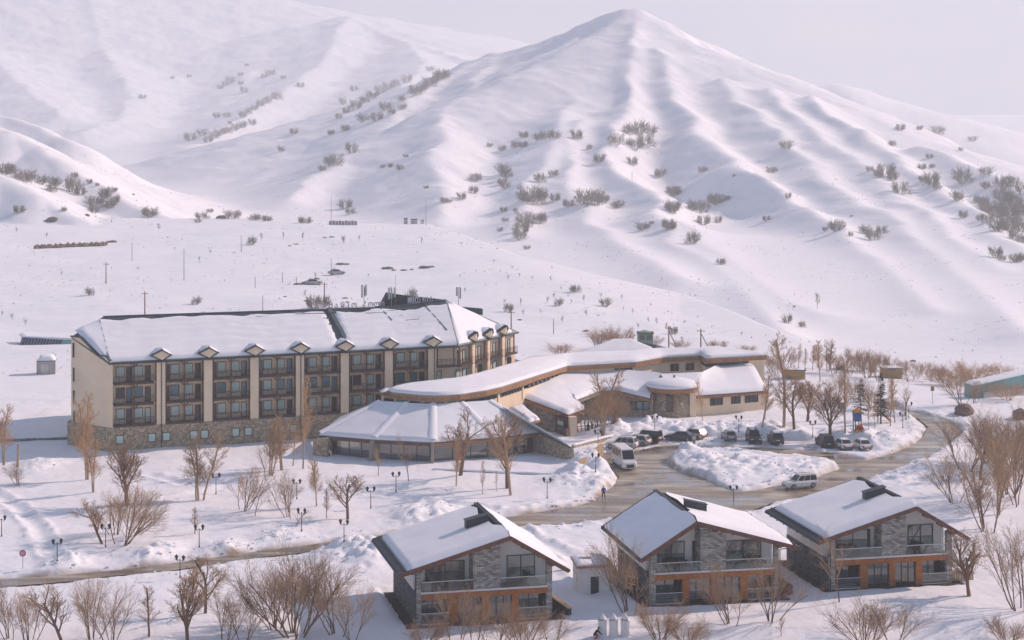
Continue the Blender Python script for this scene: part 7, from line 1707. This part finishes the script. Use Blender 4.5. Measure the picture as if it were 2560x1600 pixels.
for u, v, w in zl(800, 0, Z, [(125, 800, 55), (175, 760, 50), (240, 735, 80), (300, 690, 70), (350, 660, 70), (410, 630, 75), (460, 600, 75), (510, 580, 70), (585, 555, 80), (640, 640, 85), (690, 610, 85), (740, 580, 80), (790, 545, 90), (830, 530, 80), (440, 740, 80), (480, 770, 50), (550, 680, 60), (555, 735, 60), (380, 810, 80), (290, 820, 90), (230, 610, 50), (150, 690, 50), (740, 480, 45), (165, 880, 55), (75, 900, 40)]):
    shrub(u, v, w, ('large ' if w > 27 else 'small ') + 'hazy shrub in the slanting double row on the far massif', 'hazy double row')
for u, v, w in zl(0, 0, Z, [(1630, 790, 60), (1670, 765, 60), (1710, 740, 60), (1750, 715, 60), (1800, 695, 60), (1860, 670, 70), (1400, 955, 60), (1440, 930, 65), (1480, 910, 65), (1530, 895, 70), (1580, 880, 70), (1635, 860, 60), (1280, 945, 80), (1360, 915, 60), (1455, 795, 50), (1525, 790, 45), (1695, 840, 50), (1545, 835, 35), (1640, 625, 65), (1545, 560, 60), (1510, 580, 50), (1480, 600, 40), (1620, 570, 35), (1615, 510, 35), (1820, 510, 60), (1775, 525, 40), (1905, 530, 35), (1160, 530, 28), (1272, 520, 32), (1658, 445, 25), (955, 665, 45), (1890, 1020, 50), (1975, 900, 55), (2310, 705, 40), (2330, 880, 45), (2225, 905, 35), (2020, 585, 50)]):
    shrub(u, v, w, ('large ' if w > 27 else 'small ') + 'hazy shrub on the slanting rows of the far left massif', 'hazy shrubs of the far massif')
for u, v, w in zl(0, 0, Z, [(30, 1170, 110), (70, 1170, 100), (165, 1220, 110), (200, 1215, 70), (280, 1240, 90), (365, 1250, 90), (350, 1290, 80), (490, 1290, 130), (540, 1310, 70), (640, 1390, 100), (630, 1430, 80), (715, 1330, 100), (765, 1370, 90), (735, 1400, 70), (600, 1235, 40), (655, 1250, 35), (500, 1195, 45), (130, 1430, 70), (430, 1420, 40), (770, 1290, 45)]):
    shrub(u, v, w, ('large ' if w > 27 else 'small ') + 'brown shrub on the near shoulder at far left', 'shrubs of the left shoulder')
for u, v, w in zl(0, 400, Z, [(1005, 378, 110), (1355, 395, 80), (1330, 420, 40), (1560, 395, 100), (1715, 405, 90), (1790, 410, 80), (2050, 425, 85), (1410, 350, 45)]):
    shrub(u, v, w, 'bush on the crest of the far slope', 'bushes on the slope crest', 0.7)
for u, v, w in zl(0, 400, Z, [(310, 525, 45), (1755, 540, 55), (1905, 535, 50), (2035, 545, 60), (1412, 632, 45), (1065, 475, 60), (1172, 605, 30), (925, 745, 40), (415, 780, 40), (605, 910, 75), (1320, 970, 85), (750, 425, 30), (110, 490, 40), (750, 740, 30), (1340, 690, 50), (1690, 570, 70), (2310, 560, 60), (2120, 800, 60), (2050, 925, 60), (2110, 1000, 110), (2180, 990, 90), (85, 1075, 60), (170, 1110, 60), (10, 1050, 50)]) \
        + zl(800, 480, Z, [(325, 575, 40), (165, 345, 60), (265, 330, 40), (685, 350, 45), (650, 415, 25), (620, 720, 95), (975, 680, 45), (945, 578, 30), (1050, 540, 25), (1265, 597, 55), (1340, 575, 40), (1430, 590, 35), (1550, 600, 45), (1715, 675, 75), (1525, 745, 60), (1570, 715, 55), (1605, 765, 75), (1350, 765, 60), (1240, 750, 50), (1265, 805, 70), (1370, 830, 50), (1670, 705, 30), (1690, 750, 40), (1775, 740, 60), (1795, 835, 60), (1630, 880, 60), (1885, 710, 50), (1920, 770, 75), (2030, 725, 50), (2100, 820, 50), (2205, 880, 50), (2260, 895, 60), (2330, 930, 60), (1620, 665, 40), (1560, 520, 30), (1290, 520, 40), (1210, 540, 30), (950, 360, 30), (1170, 475, 35), (2220, 770, 30), (2040, 800, 40), (2140, 920, 50), (1480, 820, 40)]) \
        + zl(1660, 560, Z, [(520, 750, 40), (228, 635, 25), (135, 675, 30), (60, 740, 70), (120, 800, 60)]):
    ar = 'left of the hotel' if u < 190 else 'above the left half of the hotel roof' if u < 620 else 'above the right half of the hotel roof' if u < 1120 else 'right of the hotel wing' if u < 1420 else 'behind the long curved roof' if u < 1700 else 'above the right end of the long roof'
    shrub(u, v, w, ('low' if w < 17 else 'bushy') + ' bare shrub on the ' + ('upper' if v < 680 else 'lower') + ' open slope ' + ar, 'shrubs on the open slope', 1.15, TREE[int(u) % 2] if w < 24 else None)
for u, v, w in zl(1660, 150, Z, [(822, 595, 75), (262, 755, 50), (470, 785, 28), (65, 915, 95), (65, 1020, 100), (190, 1010, 90), (235, 1025, 110), (320, 960, 80), (360, 970, 100), (430, 940, 45), (265, 1105, 85), (365, 1095, 60), (690, 1080, 50), (40, 1140, 80), (190, 1235, 110), (1085, 1150, 35), (385, 1375, 55)]):
    shrub(u, v, w, ('large ' if w > 27 else 'small ') + 'grey-brown shrub on the middle spurs of the main mountain', 'shrubs of the middle spurs')
for u, v, w in zl(1660, 150, Z, [(1490, 780, 120), (1540, 810, 80), (1385, 750, 50), (1440, 790, 60), (1590, 900, 100), (1590, 470, 60), (1720, 470, 40), (1840, 500, 75), (2075, 545, 50), (1535, 580, 45), (1995, 610, 35), (1785, 660, 45), (1735, 735, 55), (1805, 725, 40), (1800, 840, 110), (1835, 870, 70), (1745, 815, 60), (2010, 830, 150), (2165, 770, 75), (2165, 865, 80), (1970, 945, 90), (1165, 1150, 100), (1255, 1185, 40), (1355, 1170, 90), (1400, 1210, 90), (1465, 1170, 65), (2010, 1060, 60), (2230, 1330, 90), (2275, 1350, 45), (2365, 1360, 90), (2415, 1340, 60), (725, 760, 60), (835, 930, 50)]):
    shrub(u, v, w, ('large ' if w > 27 else 'small ') + 'shrub on the right-hand spurs of the main mountain', 'shrubs of the right spurs')
for u, v, w in zl(1660, 150, Z, [(2280, 860, 100), (2350, 850, 100), (2410, 900, 90), (2280, 960, 130), (2170, 1020, 100), (2110, 960, 70), (2230, 1060, 140), (2320, 1050, 140), (2400, 1050, 120), (2180, 1090, 90), (2240, 1150, 120), (2330, 1150, 130), (2400, 1150, 120), (2360, 1210, 100), (2410, 1230, 80), (2150, 980, 80), (2340, 980, 120), (2415, 990, 100), (2125, 1080, 60)]):
    shrub(u, v, w, 'grey shrub in the dense thicket in the gully at the right edge', 'thicket in the right gully')
shrub(2043, 772, 40, 'lone upright tree low on the mountain above the right trees', None, 1.6, TREE[0], 'tree', 'bare_tree')
for u, v, w in ((1968, 808, 34), (2006, 818, 24), (1985, 768, 8)): shrub(u, v, w, 'shrub in the shaded hollow above the slope edge', 'shrubs in the hollow')
